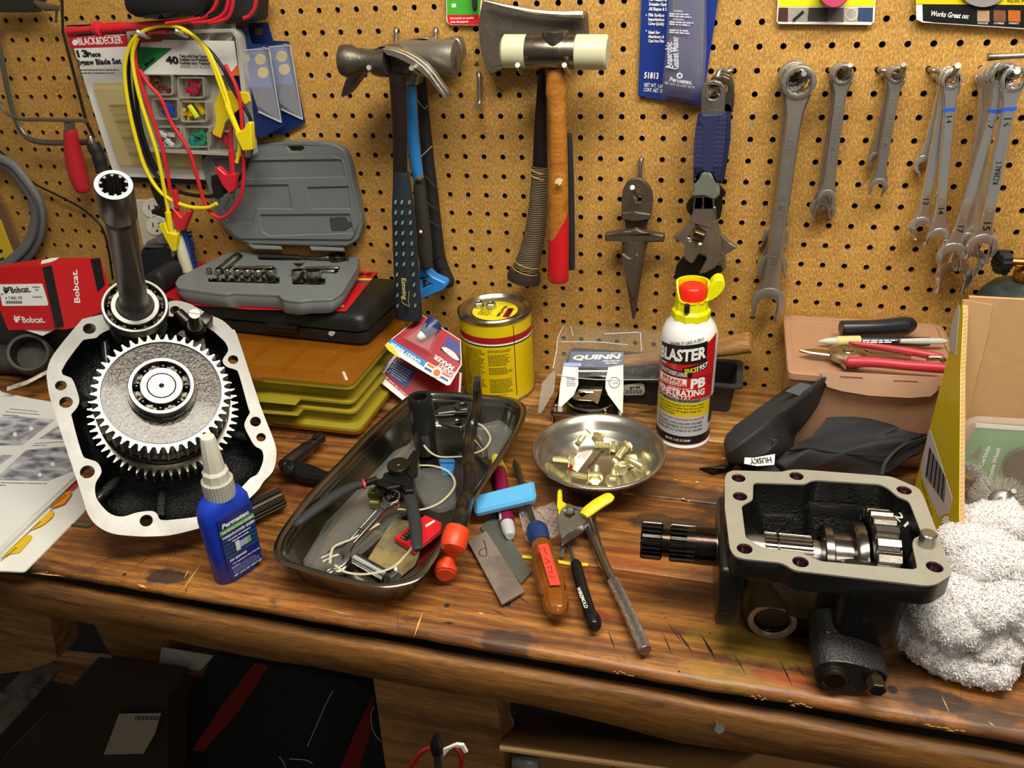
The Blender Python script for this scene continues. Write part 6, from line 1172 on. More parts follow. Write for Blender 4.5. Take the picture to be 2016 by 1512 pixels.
def knife_pack():
 t = thing('tool_pack', 'clear clamshell pack with a navy printed card, lying on a steel tin behind the dish', 'clamshell pack', onZ(1150, 720, .03)); m = pmat(onZ(1150, 720, .055), (0, -.75, .66), (1, 0, -.03)); Q = Zm(1040, 610, 260, 990)
 b = MB(); b.mat(M('1c2a5e', .35)); PP(b, Q([(300, 400), (320, 312), (715, 318), (718, 415), (690, 440), (270, 420)]), m, .0006); b.mat(PAPER); ptx(b, 'QUINN', *Q([(328, 374), (672, 366)]), 8.5, m, .0006, .05, .2); ptx(b, '63018', *Q([(620, 332), (690, 330)]), 3, m, .0006); pln(b, 2, Q([(560, 388), (700, 386), (580, 404), (690, 402)]), m, .002); b.mat(M('8fa3dc', .4)); PP(b, Q([(270, 395), (400, 400), (395, 425), (262, 425)]), m, .0002, off=.0006); b.build('header_card', t, world=True)
 for L_, nm in (([(262, 425), (375, 430), (375, 560), (340, 640), (228, 745), (222, 740), (240, 560)], 'l'), ([(600, 430), (712, 412), (714, 600), (708, 775), (700, 775), (600, 640), (578, 590), (580, 520)], 'r')):
  b = MB(); mm = pmat(onZ(1150, 760, .042), (0, -.8, .6), (1, 0, 0)); b.mat(PAPER); PP(b, Q(L_), mm, .0005); b.mat(M('2a3a7a', .5))
  if nm == 'l':
   for i, s_ in enumerate(('PROTECTS', 'TO TIPS', 'WITH', 'STORAGE', 'POUCH')): ptx(b, s_, *Q([(285, 513 + i * 15), (355 - 5 * (i % 3), 513 + i * 15)]), 2.6, mm, .0005)
  else: c = Q([(646, 546)])[0]; PP(b, circ(c[0], c[1], 11, 26, 1.), mm, .0002, off=.0003, holes=[circ(c[0], c[1], 9.8, 26)]); ptx(b, '1-14 PC', *Q([(622, 556), (672, 554)]), 3.4, mm, .0005)
  b.build('card_wing', t, world=True)
 b = MB(); b.mat(M('f0f0ee', .05, 0, 0, alpha=.07, rv=.02)); f = lambda u, v, h: onZ(*Q([(u, v)])[0], h)
 rows = [[(300, 60, .075), (640, 90, .075), (990, 130, .075), (1250, 160, .075)], [(225, 200, .075), (640, 165, .085), (990, 180, .085), (1250, 200, .085)], [(215, 290, .07), (640, 300, .075), (990, 300, .075), (1250, 310, .075)], [(185, 440, .055), (640, 410, .065), (990, 420, .065), (1200, 430, .065)], [(215, 485, .05), (640, 520, .05), (975, 525, .05), (1150, 530, .05)]]
 pts = [[f(*q) for q in r] for r in rows]
 def cs(u, v):
  i = min(3, int(v * 4)); fv = v * 4 - i; j = min(2, int(u * 3)); fu = u * 3 - j; a = pts[i][j].lerp(pts[i][j + 1], fu); c = pts[i + 1][j].lerp(pts[i + 1][j + 1], fu); p = a.lerp(c, fv); return p + V((0, -.3, 1)) * .0022 * (sin(u * 21) * sin(v * 17 + u * 3) + .5 * sin(u * 47 + v * 9))
 b.grid(cs, 40, 16); b.build('clear_shell', t, world=True, ang=70)
 b = MB(); b.mat(M('f4f4f4', .05, 0, 0, alpha=.40, rv=.02))
 for L_ in ([(300, 60, .077), (640, 90, .077), (990, 130, .077), (1240, 160, .077)], [(300, 60, .077), (335, 190, .08)], [(245, 240, .072), (500, 240, .078), (745, 262, .078)], [(215, 485, .052), (500, 522, .052), (975, 522, .052)], [(840, 170, .086), (850, 310, .077)], [(185, 440, .056), (215, 290, .07), (225, 200, .075), (300, 60, .077)], [(570, 180, .085), (830, 168, .086)]): b.tube([f(*q) for q in L_], .0007, 6, smooth=3)
 b.build('shell_ridge', t, world=True)
 b = MB(); b.mat(M('7e7e80', .25, .9)); b.tube([f(372, 470, .052), f(600, 470, .052)], .007, 12); b.build('tool_bar', t, world=True)
 # flattened side flap
 b = MB(); b.mat(M('d8d6ce', .1, 0, 0, alpha=.5)); m2 = pmat(onZ(*Q([(75, 770)])[0], .0), (-.75, -.5, .45), (0, 1, .3)); PP(b, Q([(70, 770), (105, 545), (190, 455), (200, 470), (190, 610), (95, 775)]), m2, .0006); b.build('side_flap', t, world=True)
 # steel tin
 s = thing('steel_tin', 'shiny square steel tin with bent slotted clip on top, under the clamshell pack', 'tin', onZ(1150, 800, 0)); cm = M('a9a294', .16, 1, .08, 30, rv=.05)
 p = [onZ(*q, .020) for q in Q([(162, 760), (235, 600), (640, 640), (712, 800)])]; p = [(v.x, v.y) for v in p]; c = (sum(v[0] for v in p) / 4, sum(v[1] for v in p) / 4); P = rpoly(p, .006, 4)
 b = MB(); b.mat(cm).rings([[(x, y, ZT + z) for x, y in [((x - c[0]) * k + c[0], (y - c[1]) * k + c[1]) for x, y in P]] for k, z in ((.97, .0005), (.99, .012), (1.02, .014), (1.02, .018), (.99, .020), (.92, .0185))]); b.build('tin_body', s, world=True, ang=35)
 b = MB(); b.mat(cm); pc = onZ(*Q([(460, 690)])[0], .020); b.at(Matrix.Translation(pc)).lathe([(.030, -.001), (.031, .0015), (.029, .0025), (.027, .001), (.020, .0008), (.0001, .0012)], 40, sy=.8); b.build('round_emboss', s, world=True, ang=40)
 b = MB(); b.mat(M('c4bba6', .14, 1, .05)); PP(b, Q([(322, 650), (400, 575), (420, 570), (560, 575), (530, 690), (515, 700), (480, 680), (345, 672)]), pmat(onZ(*Q([(430, 640)])[0], .030), (.05, -.35, 1), (1, 0, 0)), .001, .002, holes=[sm2(Q([(380, 630), (395, 608), (430, 604), (480, 608), (488, 622), (440, 632), (400, 655)]), 2)]); PP(b, Q([(345, 672), (480, 680), (515, 700), (530, 690), (520, 705), (480, 690)]), pmat(onZ(*Q([(430, 660)])[0], .027), (0, -.6, 1), (1, 0, 0)), .0008); b.build('spring_clip', s, world=True)
 for u, v in ((205, 714), (575, 752), (572, 655)): b = MB(); b.mat(cm).sphere(onZ(*Q([(u, v)])[0], .0195), .0028, 12, (1, 1, .6)); b.build('rivet', s, world=True)
knife_pack()
# ================= left end of the bench =================
L2_ = Z2; B5 = Zm(0, 500, 260, 774)
def red_box():
 ht = .19; top = [onZ(*q, ht) for q in Z2([(-120, 818), (300, 810), (710, 745), (300, 752)])]; E = top[1]; zb = .093; t = thing('parts_box', 'red, black and white parts carton with a printed barcode label at the left edge', 'carton', V((E.x, E.y, ZT + zb)))
 FL, E_, R_ = top[0], top[1], top[2]; BLk = FL + (R_ - E_); dn = V((0, 0, -(ht - zb)))
 b = MB(); RC = M('c0171f', .4, 0, .06); b.mat(RC); b.quad(FL, E_, R_, BLk); b.quad(FL + dn, E_ + dn, E_, FL); b.quad(E_ + dn, R_ + dn, R_, E_); b.quad(R_ + dn, BLk + dn, BLk, R_); b.quad(BLk + dn, FL + dn, FL, BLk); b.quad(FL + dn, BLk + dn, R_ + dn, E_ + dn); b.build('carton', t, world=True, flat=True)
 mf = pmat(E_, (E_ - FL).cross(V((0, 0, 1))), E_ - FL); mr = pmat(E_, (R_ - E_).cross(V((0, 0, 1))), R_ - E_); mt = pmat(E_, (0, 0, 1), (1, 0, 0))
 b = MB(); b.mat(BLK); PP(b, Z2([(300, 815), (365, 800), (455, 1232), (392, 1245)]), mr, .0002, off=.0004); PP(b, Z2([(640, 757), (708, 747), (745, 940), (692, 990)]), mr, .0002, off=.0004); b.build('black_stripe', t, world=True)
 b = MB(); b.mat(PAPER); PP(b, B5([(-10, 178), (245, 174), (250, 178), (284, 290), (280, 302), (15, 304)]), mf, .0002, .001, off=.0004); PP(b, B5([(240, 60), (245, 40), (300, 25), (350, 22), (320, 40), (290, 50)]), mt, .0002, off=.0004); b.build('white_label', t, world=True)
 b = MB(); b.mat(INK); ptx(b, 'Bobcat.', *B5([(66, 228), (178, 222)]), 12.5, mf, .0008, .02); ptx(b, '7 002 157', *B5([(52, 266), (133, 265)]), 6, mf, .0008); ptx(b, 'MADE IN', *B5([(192, 198), (232, 198)]), 3, mf, .0008); ptx(b, 'KR', *B5([(208, 214), (226, 214)]), 3, mf, .0008); ptx(b, 'SOLENOID', *B5([(192, 256), (248, 256)]), 3, mf, .0008); ptx(b, 'QTY', *B5([(5, 240), (26, 240)]), 3, mf, .0008); ptx(b, '1', *B5([(22, 262), (28, 262)]), 3, mf, .0008)
 for k in range(22): u = 36 + k * 4.4; PP(b, B5([(u, 274), (u + (3 if k % 3 else 1.6), 274), (u + (3 if k % 3 else 1.6), 290), (u, 290)]), mf, .0001, off=.0007)
 b.mat(PAPER); ptx(b, 'Bobcat.', *B5([(134, 403), (262, 402)]), 13, mf, .0008, .02); ptx(b, 'Bobcat.', *B5([(470, 290), (452, 98)]), 10, mr, .0008, .02)
 for c, o in ((INK, (38, 208)), (PAPER, (100, 378))):
  b.mat(c); sh = [(-16, -22), (-8, -12), (6, -12), (18, -20), (16, -4), (20, 8), (12, 6), (10, 16), (2, 24), (-8, 20), (-12, 10), (-18, 4), (-16, -6)]; PP(b, B5([(o[0] + x, o[1] + y) for x, y in sh]), mf, .0001, off=.0007); b.mat(PAPER if c is INK else RC)
  for dx in (-7, 5): PP(b, B5([(o[0] + dx - 3, o[1] - 4), (o[0] + dx + 3, o[1] - 6), (o[0] + dx + 2, o[1] + 1)]), mf, .0001, off=.001)
 b.build('printed_lettering', t, world=True)
red_box()
b = MB(); b.mat(M('2a2622', .6, 0, .3)); b.box((-.95, -.135, ZT + .0005), (-.70, -.03, ZT + .0925), .012); tag(b.build('battery_case'), 'dark grimy case under the red and black parts carton', 'case')
b = MB(); b.mat(PAPER); q = [onZ(*p, h) for p, h in zip(B5([(60, 440), (130, 440), (250, 480), (345, 432), (330, 428), (100, 430)]), (.0935, .0935, .085, .091, .0945, .0935))]; b.poly(q); tag(b.build('paper_scrap', solid=.0006), 'curled cream paper sticking out under the parts carton', 'paper')
def elbow():
 t = thing('rubber_elbow', 'worn black rubber pipe elbow with a round open mouth at the far left', 'pipe fitting', onZ(60, 700, .0)); c = onZ(*B5([(165, 578)])[0], .062); ax = V((.55, -.62, .55)).normalized(); m = zframe(c, ax); rr = 100 * 260 / 774 * mpp(c)
 rb = M('3b3a34', .62, 0, .3, 40, .4, 200, col2='55524a', sc2=25, th=.6); b = MB(); b.at(m).mat(rb).lathe([(rr * .93, .001), (rr * 1.08, .002), (rr * 1.16, -.003), (rr * 1.16, -.010), (rr * 1.08, -.012), (rr * 1.08, -.018), (rr * 1.14, -.020), (rr * 1.16, -.030), (rr * 1.1, -.055)], 48); b.mat(M('1d1c1a', .6)).lathe([(rr * .93, .001), (rr * .86, -.01), (rr * .84, -.05)], 48, False, True); b.build('mouth', t, world=True, ang=40)
 b = MB(); b.mat(rb); e = c - ax * .05; b.tube([c - ax * .03, e, e + V((-.05, .01, -.012)), e + V((-.14, .0, -.01))], [rr * 1.08, rr * 1.08, rr * .95, rr * .9], 28, smooth=5); b.build('pipe', t, world=True)
elbow()
b = MB(); b.mat(M('cfc9b4', .6, 0, .2, 60, col2='5a5548', th=.58)); b.tube([onZ(*p, h) for p, h in zip(B5([(45, 790), (160, 752), (280, 690)]), (.030, .034, .040))], .0045, 8, flat=(.5, 1.3)); tag(b.build('painted_strip'), 'chipped cream strip lying below the rubber elbow', 'strip')
def tape():
 T_ = B5; t = thing('tape_measure', 'black case with worn yellow label between the parts carton and the gear shaft', 'tape measure', onZ(180, 640, 0)); pl = pmat(onZ(165, 610, .11), (0, -.35, .93), (1, 0, 0)); b = MB(); b.mat(BLKR); PP(b, T_([(430, 300), (450, 265), (560, 180), (640, 160), (720, 200), (700, 330), (520, 370), (445, 380)]), pl, .04, .006, 3, .004); b.build('case', t, world=True); b = MB(); b.mat(M('a8932a', .35, .2, .4, 90)); PP(b, T_([(470, 290), (500, 265), (590, 205), (640, 195), (600, 290), (520, 305), (475, 302)]), pl, .0004, .003, off=.0006); b.build('yellow_label', t, world=True)
tape()
def left_tools():
 t = thing('power_tool', 'black and grey tool body standing behind the upright gear shaft', 'power tool', onZ(300, 560, 0)); b = MB(); b.mat(M('1e2228', .4, 0, .15)); y = -.052
 WP(b, Z2([(990, 690), (1060, 650), (1165, 640), (1250, 700), (1260, 880), (1200, 940), (1000, 940), (980, 760)]), y, .048, .006, bev=.004); b.build('body', t, world=True); b = MB(); b.mat(M('55554f', .5, 0, .1)); WP(b, Z2([(1000, 690), (1040, 630), (1110, 620), (1200, 650), (1160, 688)]), y - .001, .044, .004, bev=.003); b.build('grey_top', t, world=True)
 b = MB(); b.mat(BLKR); WP(b, Z2([(1020, 870), (1110, 845), (1150, 900), (1160, 1000), (1000, 1000)]), -.13, .05, .006, bev=.004); tag(b.build('rubber_lump'), 'rounded black lump just right of the gear shaft base', 'cap')
 b = MB(); b.mat(M('c9c4a8', .4, 0, .08)); WT(b, [(u, v, w_, -.06) for (u, v), w_ in zip(Z2([(1240, 540), (1270, 640), (1300, 740), (1330, 840)]), (19, 21, 22, 22))], seg=16, smooth=2); tag(b.build('cream_tube'), 'cream plastic tube leaning on the board beside a blue brush', 'tube')
 t = thing('blue_brush', 'blue brush with short bristles leaning right of the cream tube', 'brush', onY(370, 540, -.05)); b = MB(); b.mat(M('1d3f96', .4, 0, .1)); WT(b, [(u, v, 16, -.045) for u, v in Z2([(1290, 540), (1320, 650), (1345, 750), (1375, 860)])], seg=12, smooth=2); b.build('handle', t, world=True)
 b = MB(); b.mat(M('2a3a6c', .7)); rn = random.Random(1)
 for k in range(90): f = rn.random(); p = onY(*Z2([(1325 + 50 * f, 560 + 280 * f)])[0], -.045 + rn.uniform(-.004, .004)); b.tube([p, p + V((.008, 0, .002))], .0004, 4, False)
 tag(b.build('bristles', t, world=True), kind='stuff')
left_tools()
def manual():
 t = thing('repair_manual', 'stack of printed manual pages with coloured index tabs on a white cover', 'manual', onZ(60, 1000, 0)); hp = .016
 b = MB(); b.mat(M('e4e2d8', .45, 0, .05, 20)); BP(b, L3([(-500, 1330), (-300, 1000), (265, 590), (430, 1000), (425, 1120), (120, 1425), (0, 1420), (-500, 1420)])[2:] + L3([(-500, 1415), (-500, 600)]), .0022, .0018, .004); b.build('cover', t, world=True)
 for k in range(9):
  h = .0032 + k * .0014; b = MB(); b.mat(PAPER if k % 2 else M('dcdbd5', .8, 0, .03)); d = (8 - k) * 3.2; rn = random.Random(k); e = rn.uniform(-3, 3)
  BP(b, [(-150, 640 + d), (6 + e, 772 + d * .6), (60, 784), (120, 794), (152 + d * .25 + e, 935 + d * .5), (60 + e, 1020 + d), (-20, 1098 + d), (-150, 1180)], h, .0008); b.build('page', t, world=True)
 for i, (L_, c, s_) in enumerate((([(300, 1000), (330, 965), (380, 945), (388, 985), (365, 1010), (315, 1030)], 'd42a34', ''), ([(225, 1110), (235, 1085), (330, 1025), (358, 1025), (350, 1045), (320, 1085), (260, 1108)], 'e88a1c', 'Wiring'), ([(100, 1240), (115, 1212), (240, 1122), (270, 1124), (262, 1150), (215, 1190), (160, 1215), (105, 1232)], 'e8b418', 'Brakes'), ([(-20, 1370), (20, 1320), (130, 1242), (160, 1245), (155, 1262), (95, 1330), (55, 1335), (-20, 1370)], 'd8b414', 'Hydr'))):
  b = MB(); b.mat(M(c, .4, 0, .04)); BP(b, L3(L_), .0075 - i * .0012, .0005, .0015); mm = pmat(onZ(100, 1000, .0077 - i * .0012), (0, 0, 1), (1, 0, 0))
  if s_: b.mat(INK); c0 = L3([L_[0]])[0]; b.tube([onZ(c0[0] + 10 + k * 1.5, c0[1] - 1 - k * 1.2 + 2.2 * sin(k * 1.9), .0078 - i * .0012) for k in range(22)], .0003, 4)
  b.build('index_tab', t, world=True)
 pm = NT('photo_print'); vo = pm.n('ShaderNodeTexVoronoi', i_Vector=pm.coord((1, 2, 1)), i_Scale=42., distance='CHEBYCHEV').outputs['Distance']; nz = pm.noise(60, 3, .6); pm.set(Base_Color=pm.ramp(pm.math('ADD', pm.math('MULTIPLY', vo, .8), pm.math('MULTIPLY', nz, .5)), [(.25, '3c3c44'), (.5, '8a8a92'), (.8, 'c4c4ca')]), Roughness=.7)
 mm = pmat(onZ(60, 850, .0147), (0, 0, 1), (1, 0, 0)); b = MB(); b.mat(pm.m)
 for L_ in ([(-80, 785), (60, 718), (138, 720), (62, 778), (-40, 800)][0:0] or L3([(-60, 690), (30, 648), (270, 672), (110, 797), (-80, 800)]), L3([(195, 765), (290, 700), (325, 770)]), L3([(-80, 905), (10, 845), (60, 848), (-60, 940)]), L3([(130, 822), (345, 800), (360, 925), (240, 975), (0, 970), (-20, 960)])): PP(b, L_, mm, .0001, off=.0002)
 b.build('printed_photo', t, world=True); b = MB(); b.mat(M('55555a', .7)); pln(b, 2, L3([(50, 618), (190, 632), (25, 632), (215, 648)]), mm, .0014); pln(b, 1, L3([(10, 648), (95, 652), (10, 648), (95, 652)]), mm, .0014); pln(b, 2, L3([(-20, 984), (240, 990), (-20, 996), (40, 998)]), mm, .0014); pln(b, 2, L3([(170, 790), (330, 780), (160, 800), (250, 798)]), mm, .0014)
 b.mat(WHITE)
 for u, v in ((155, 715), (75, 745), (262, 892), (198, 945)): c = L3([(u, v)])[0]; PP(b, circ(c[0], c[1], 4.2, 14), mm, .0001, off=.0004)
 b.build('printed_text', t, world=True)
manual()
b = MB(); b.mat(M('5a5a3a', .7)); P = [onZ(*p, h) for p, h in zip(L3([(340, 1198), (380, 1180), (440, 1178), (460, 1190), (425, 1205), (385, 1196)]), (.001, .004, .006, .004, .002, .003))]; b.poly(P); tag(b.build('dry_leaf', solid=.0004), 'small dry leaf on the bench below the gearbox cover', 'leaf')
def threadlocker():
 P0, P1 = onZ(449, 1157), onZ(524, 1108); ex = (P1 - P0).normalized(); ny = V((0, 0, 1)).cross(ex); c = (P0 + P1) / 2 + ny * .015 - ex * .002; c.z = ZT; tp = onY(424, 852, c.y + .0); az = (tp - c).normalized(); m = frame(c, ex, None, az); H_ = (tp - c).length; t = thing('threadlocker_bottle', 'blue plastic threadlocker bottle with a dusty white nozzle cap, in front of the gearbox cover', 'bottle', m); n = 40
 def ov(z, a, c_, e=2.6): return [(a * abs(cos(q)) ** (2 / e) * (1 if cos(q) >= 0 else -1), c_ * abs(sin(q)) ** (2 / e) * (1 if sin(q) >= 0 else -1), z) for q in [2 * pi * i / n for i in range(n)]]
 s = H_ / .112; b = MB(); b.mat(M('1b3bb4', .38, 0, .06, 30, sss=.05)).rings([ov(0, .0225, .012), ov(.002, .0245, .0135), ov(.03 * s, .0255, .0145), ov(.052 * s, .0265, .0150), ov(.060 * s, .0255, .0150), ov(.066 * s, .021, .0140, 2.2), ov(.069 * s, .014, .012, 2), ov(.070 * s, .011, .011, 2)]); b.build('bottle_body', t, ang=60)
 b = MB(); b.mat(M('c9c6b4', .2, 0, .05, alpha=.75)).at(T(0, 0, .067 * s)).prism(gearpts(.0142, .0148, 30, 0, .9), 0, .0125 * s, bev=.0003); b.build('clear_collar', t); b = MB(); b.mat(M('cfccba', .42, 0, .08, 30)).at(T(0, 0, 0)).lathe([(.0125, .078 * s), (.0122, .086 * s), (.0100, .088 * s), (.0092, .094 * s), (.0070, .1105 * s), (.0062, .112 * s)], 10, False, True); b.build('nozzle_cap', t, ang=20)
 F = frame((-.0215, -.0152, 0), (1, 0, 0), None, (0, -1, 0))
 def tx(body, x0, x1, z, h, col, bold=.02, shear=0.): b.mat(col); P, Q = V((x0, -.01545, z * s)), V((x1, -.01545, z * s)); tfit(b, body, P, Q, h, (0, -1, 0), bold, shear)
 def rc(x0, x1, z0, z1, col, d=.0): b.mat(col).box((x0, -.01535 - d, z0 * s), (x1, -.0145, z1 * s))
 b = MB(); rc(-.0165, .0215, .006, .0575, M('16267a', .35)); rc(-.0165, .0215, .0445, .048, M('6ab03c', .4), .00005); b.mat(M('2f6f52', .4)); 
 for k in range(13): x = -.0155 + k * .0029; b.box((x, -.01545, .0235 * s), (x + .0004, -.0145, .036 * s))
 for k in range(7): b.box((-.0155, -.01545, (.0245 + k * .0035) * s), (.021, -.0145, (.0249 + k * .0035) * s))
 rc(.001, .010, .0275, .0325, M('aeb6c8', .3), .0002); rc(-.0035, .001, .026, .034, M('e0e4ea', .3), .0002); rc(.010, .0135, .0275, .0325, M('74b848', .4), .0002); b.build('label', t, flat=True)
 b = MB(); tx('Permatex.', -.0135, .0165, .0495, .0052, PAPER, .04, .15); tx('PENETRATING GREEN', -.0145, .0205, .0452, .0021, PAPER, .02); tx('THREADLOCKER GREEN', -.0155, .0208, .0408, .0029, PAPER, .03); tx('FIJADOR DE ROSCAS', -.010, .015, .0378, .0015, PAPER); tx('PENETRANTE', -.006, .012, .0352, .0015, PAPER); tx('PX #29050', -.0130, .006, .0205, .0026, PAPER, .02); tx('- For Applications After Assembly', -.0115, .0205, .0172, .0017, PAPER, .01)
 b.mat(M('aab4d8', .5)); lines(b, 5, (-.012, -.01555, .0145 * s), (.02, -.01555, .0145 * s), (-.012, -.01555, .0095 * s), (.02, -.01555, .0095 * s), None, .0008, 2); tx('CAUTION', -.0125, -.004, .0143, .0015, PAPER); tx('NET 1.69 FL OZ / CONT NET', -.0120, .0205, .0066, .0022, PAPER, .015); b.build('label_lettering', t)
threadlocker()
# ================= right end of the bench =================
def peach_box():
 P8 = Zm(1540, 590, 340, 1116); PC = M('bd9070', .16, 0, .08, 30, alpha=.66, coat=.3); h = .118; t = thing('peach_organizer', 'translucent peach plastic box full of small parts, tools lying on its lid', 'organizer', onZ(1700, 830)); ex = lambda L: [onZ(*q, h) for q in P8(L)]
 A = onZ(*P8([(45, 470)])[0], h); B_ = onZ(*P8([(1110, 520)])[0], h); D_ = onZ(*P8([(50, 58)])[0], h); x0 = min(A.x, D_.x) ; y0 = A.y; x1 = .452; y1 = -.006
 def R(a, z, r=.008, yb=0): return [(x, y, z) for x, y in rrect(x0 + a, y0 + a, x1 - a, y1 - (a if a > 0 else 0), r, 4)]
 m_ = T(0, 0, ZT); b = MB(); b.at(m_).mat(PC).rings([R(.010, .0005), R(.008, .002), R(.004, h - .012), R(.002, h - .010)]); b.build('box_body', t, world=True)
 b = MB(); b.at(m_).mat(PC).rings([R(.001, h - .0095), R(-.001, h - .008), R(-.001, h - .001), R(.001, h), R(.006, h), R(.007, h - .0025), R(.02, h - .0028)], cap0=False); b.build('lid', t, world=True)
 b = MB(); b.mat(M('cfa688', .15, 0, .05, alpha=.8, coat=.3)); m = pmat((0, y0 - .0015, ZT + h), (0, -1, .15), (1, 0, 0)); PP(b, P8([(245, 462), (1020, 505), (1000, 590), (960, 625), (820, 635), (560, 620), (380, 590), (290, 562)]), m, .0015, holes=[P8([(370, 494), (520, 502), (518, 520), (372, 512)]), P8([(720, 520), (875, 528), (876, 546), (722, 538)])]); b.build('latch_flap', t, world=True)
 rn = random.Random(5)
 for k in range(34):
  b = MB(); b.mat(M('c98f4c', .25, .9, .1)); p = V((rn.uniform(x0 + .02, x1 - .02), rn.uniform(y0 + .012, y0 + .05), ZT + rn.uniform(.006, .07))); a = rn.uniform(0, pi); L_ = rn.uniform(.008, .02); d = V((cos(a), .2, sin(a))) * L_; b.tube([p, p + d * .5 + V((0, 0, rn.uniform(-.004, .004))), p + d], .0013, 8, smooth=3); tag(b.build('small_fitting', t, world=True))
 zz = h + .001
 q = P8([(395, 185), (845, 175)]); b = MB(); b.mat(M('222326', .25, 0, .1)); BT(b, [(u, v, w_ * .305, zz + .0125) for (u, v), w_ in zip(P8([(392, 185), (400, 184), (600, 182), (780, 170), (830, 172), (848, 178)]), (94, 100, 104, 122, 110, 60))], smooth=3); s = b.build('rubber_grip'); tag(s, 'loose black rubber grip lying on the peach box lid', 'grip')
 t2 = thing('pen', 'black and clear ballpoint pen lying between the rubber grip and the red cutters', 'pen', onZ(1720, 680, zz)); h2 = zz + .0055
 for nm, col, L_, ws in (('tip', M('c8cabc', .2, 0, .03, alpha=.8), [(232, 268), (280, 268), (352, 268)], (4, 40, 56)), ('rubber_band', M('cdbb7c', .6), [(350, 268), (500, 265)], (66, 66)), ('barrel', BLK, [(500, 265), (950, 270)], (62, 56)), ('cap', M('c8cabc', .2, 0, .03, alpha=.8), [(760, 268), (900, 268), (1030, 268), (1062, 270)], (30, 44, 40, 22))): b = MB(); b.mat(col); BT(b, [(u, v, w_ * .305, h2 + (.003 if nm == 'cap' else 0)) for (u, v), w_ in zip(P8(L_), ws)], smooth=0); b.build(nm, t2, world=True)
 b = MB(); b.mat(PAPER); pln(b, 2, P8([(520, 268), (752, 266), (520, 280), (752, 278)]), pmat(onZ(1720, 675, h2 + .0066), (0, -.5, .8), (1, 0, 0)), .002); b.build('barrel_lettering', t2, world=True)
 t3 = thing('garden_snips', 'small snips with two red grips and pointed steel jaws on the peach box lid', 'snips', onZ(1760, 710, zz)); S = M('b8ae98', .25, 1, .1)
 b = MB(); b.mat(S); BP(b, P8([(110, 322), (200, 312), (360, 325), (370, 365), (300, 355), (180, 340)]), zz + .008, .004, bev=.001); b.build('jaws', t3, world=True)
 b = MB(); b.mat(S); c = onZ(*P8([(425, 330)])[0], zz + .012); b.at(zframe(c, (0, 0, 1))).lathe([(.020, -.008), (.0205, -.002), (.015, .0005), (.006, .001), (.0055, .003), (.001, .0035)], 32); b.at(Matrix()).mat(S); BP(b, P8([(360, 360), (420, 375), (415, 430), (370, 385)]), zz + .008, .006, bev=.001); BP(b, P8([(480, 300), (820, 340), (835, 365), (820, 385), (500, 360), (560, 335)]), zz + .008, .003, holes=[P8([(560, 338), (800, 352), (800, 372), (570, 352)])]); b.build('pivot', t3, world=True)
 for nm, L_, ws, z_ in (('red_grip', [(430, 275), (480, 285), (620, 300), (800, 330), (940, 355), (1045, 375)], (14, 24, 32, 50, 56, 40), .010), ('red_grip', [(415, 400), (440, 402), (600, 405), (800, 425), (1000, 440), (1050, 445)], (50, 74, 66, 66, 70, 66), .012)): b = MB(); b.mat(M('b32f3a', .4, 0, .08)); BT(b, [(u, v, w_ * .305, zz + z_) for (u, v), w_ in zip(P8(L_), ws)], smooth=3); b.build(nm, t3, world=True)
 b = MB(); b.mat(S); BT(b, [(*p, 12, zz + .012) for p in P8([(940, 378), (1020, 378), (1045, 395)])], smooth=0); b.build('lock_loop', t3, world=True)
peach_box()
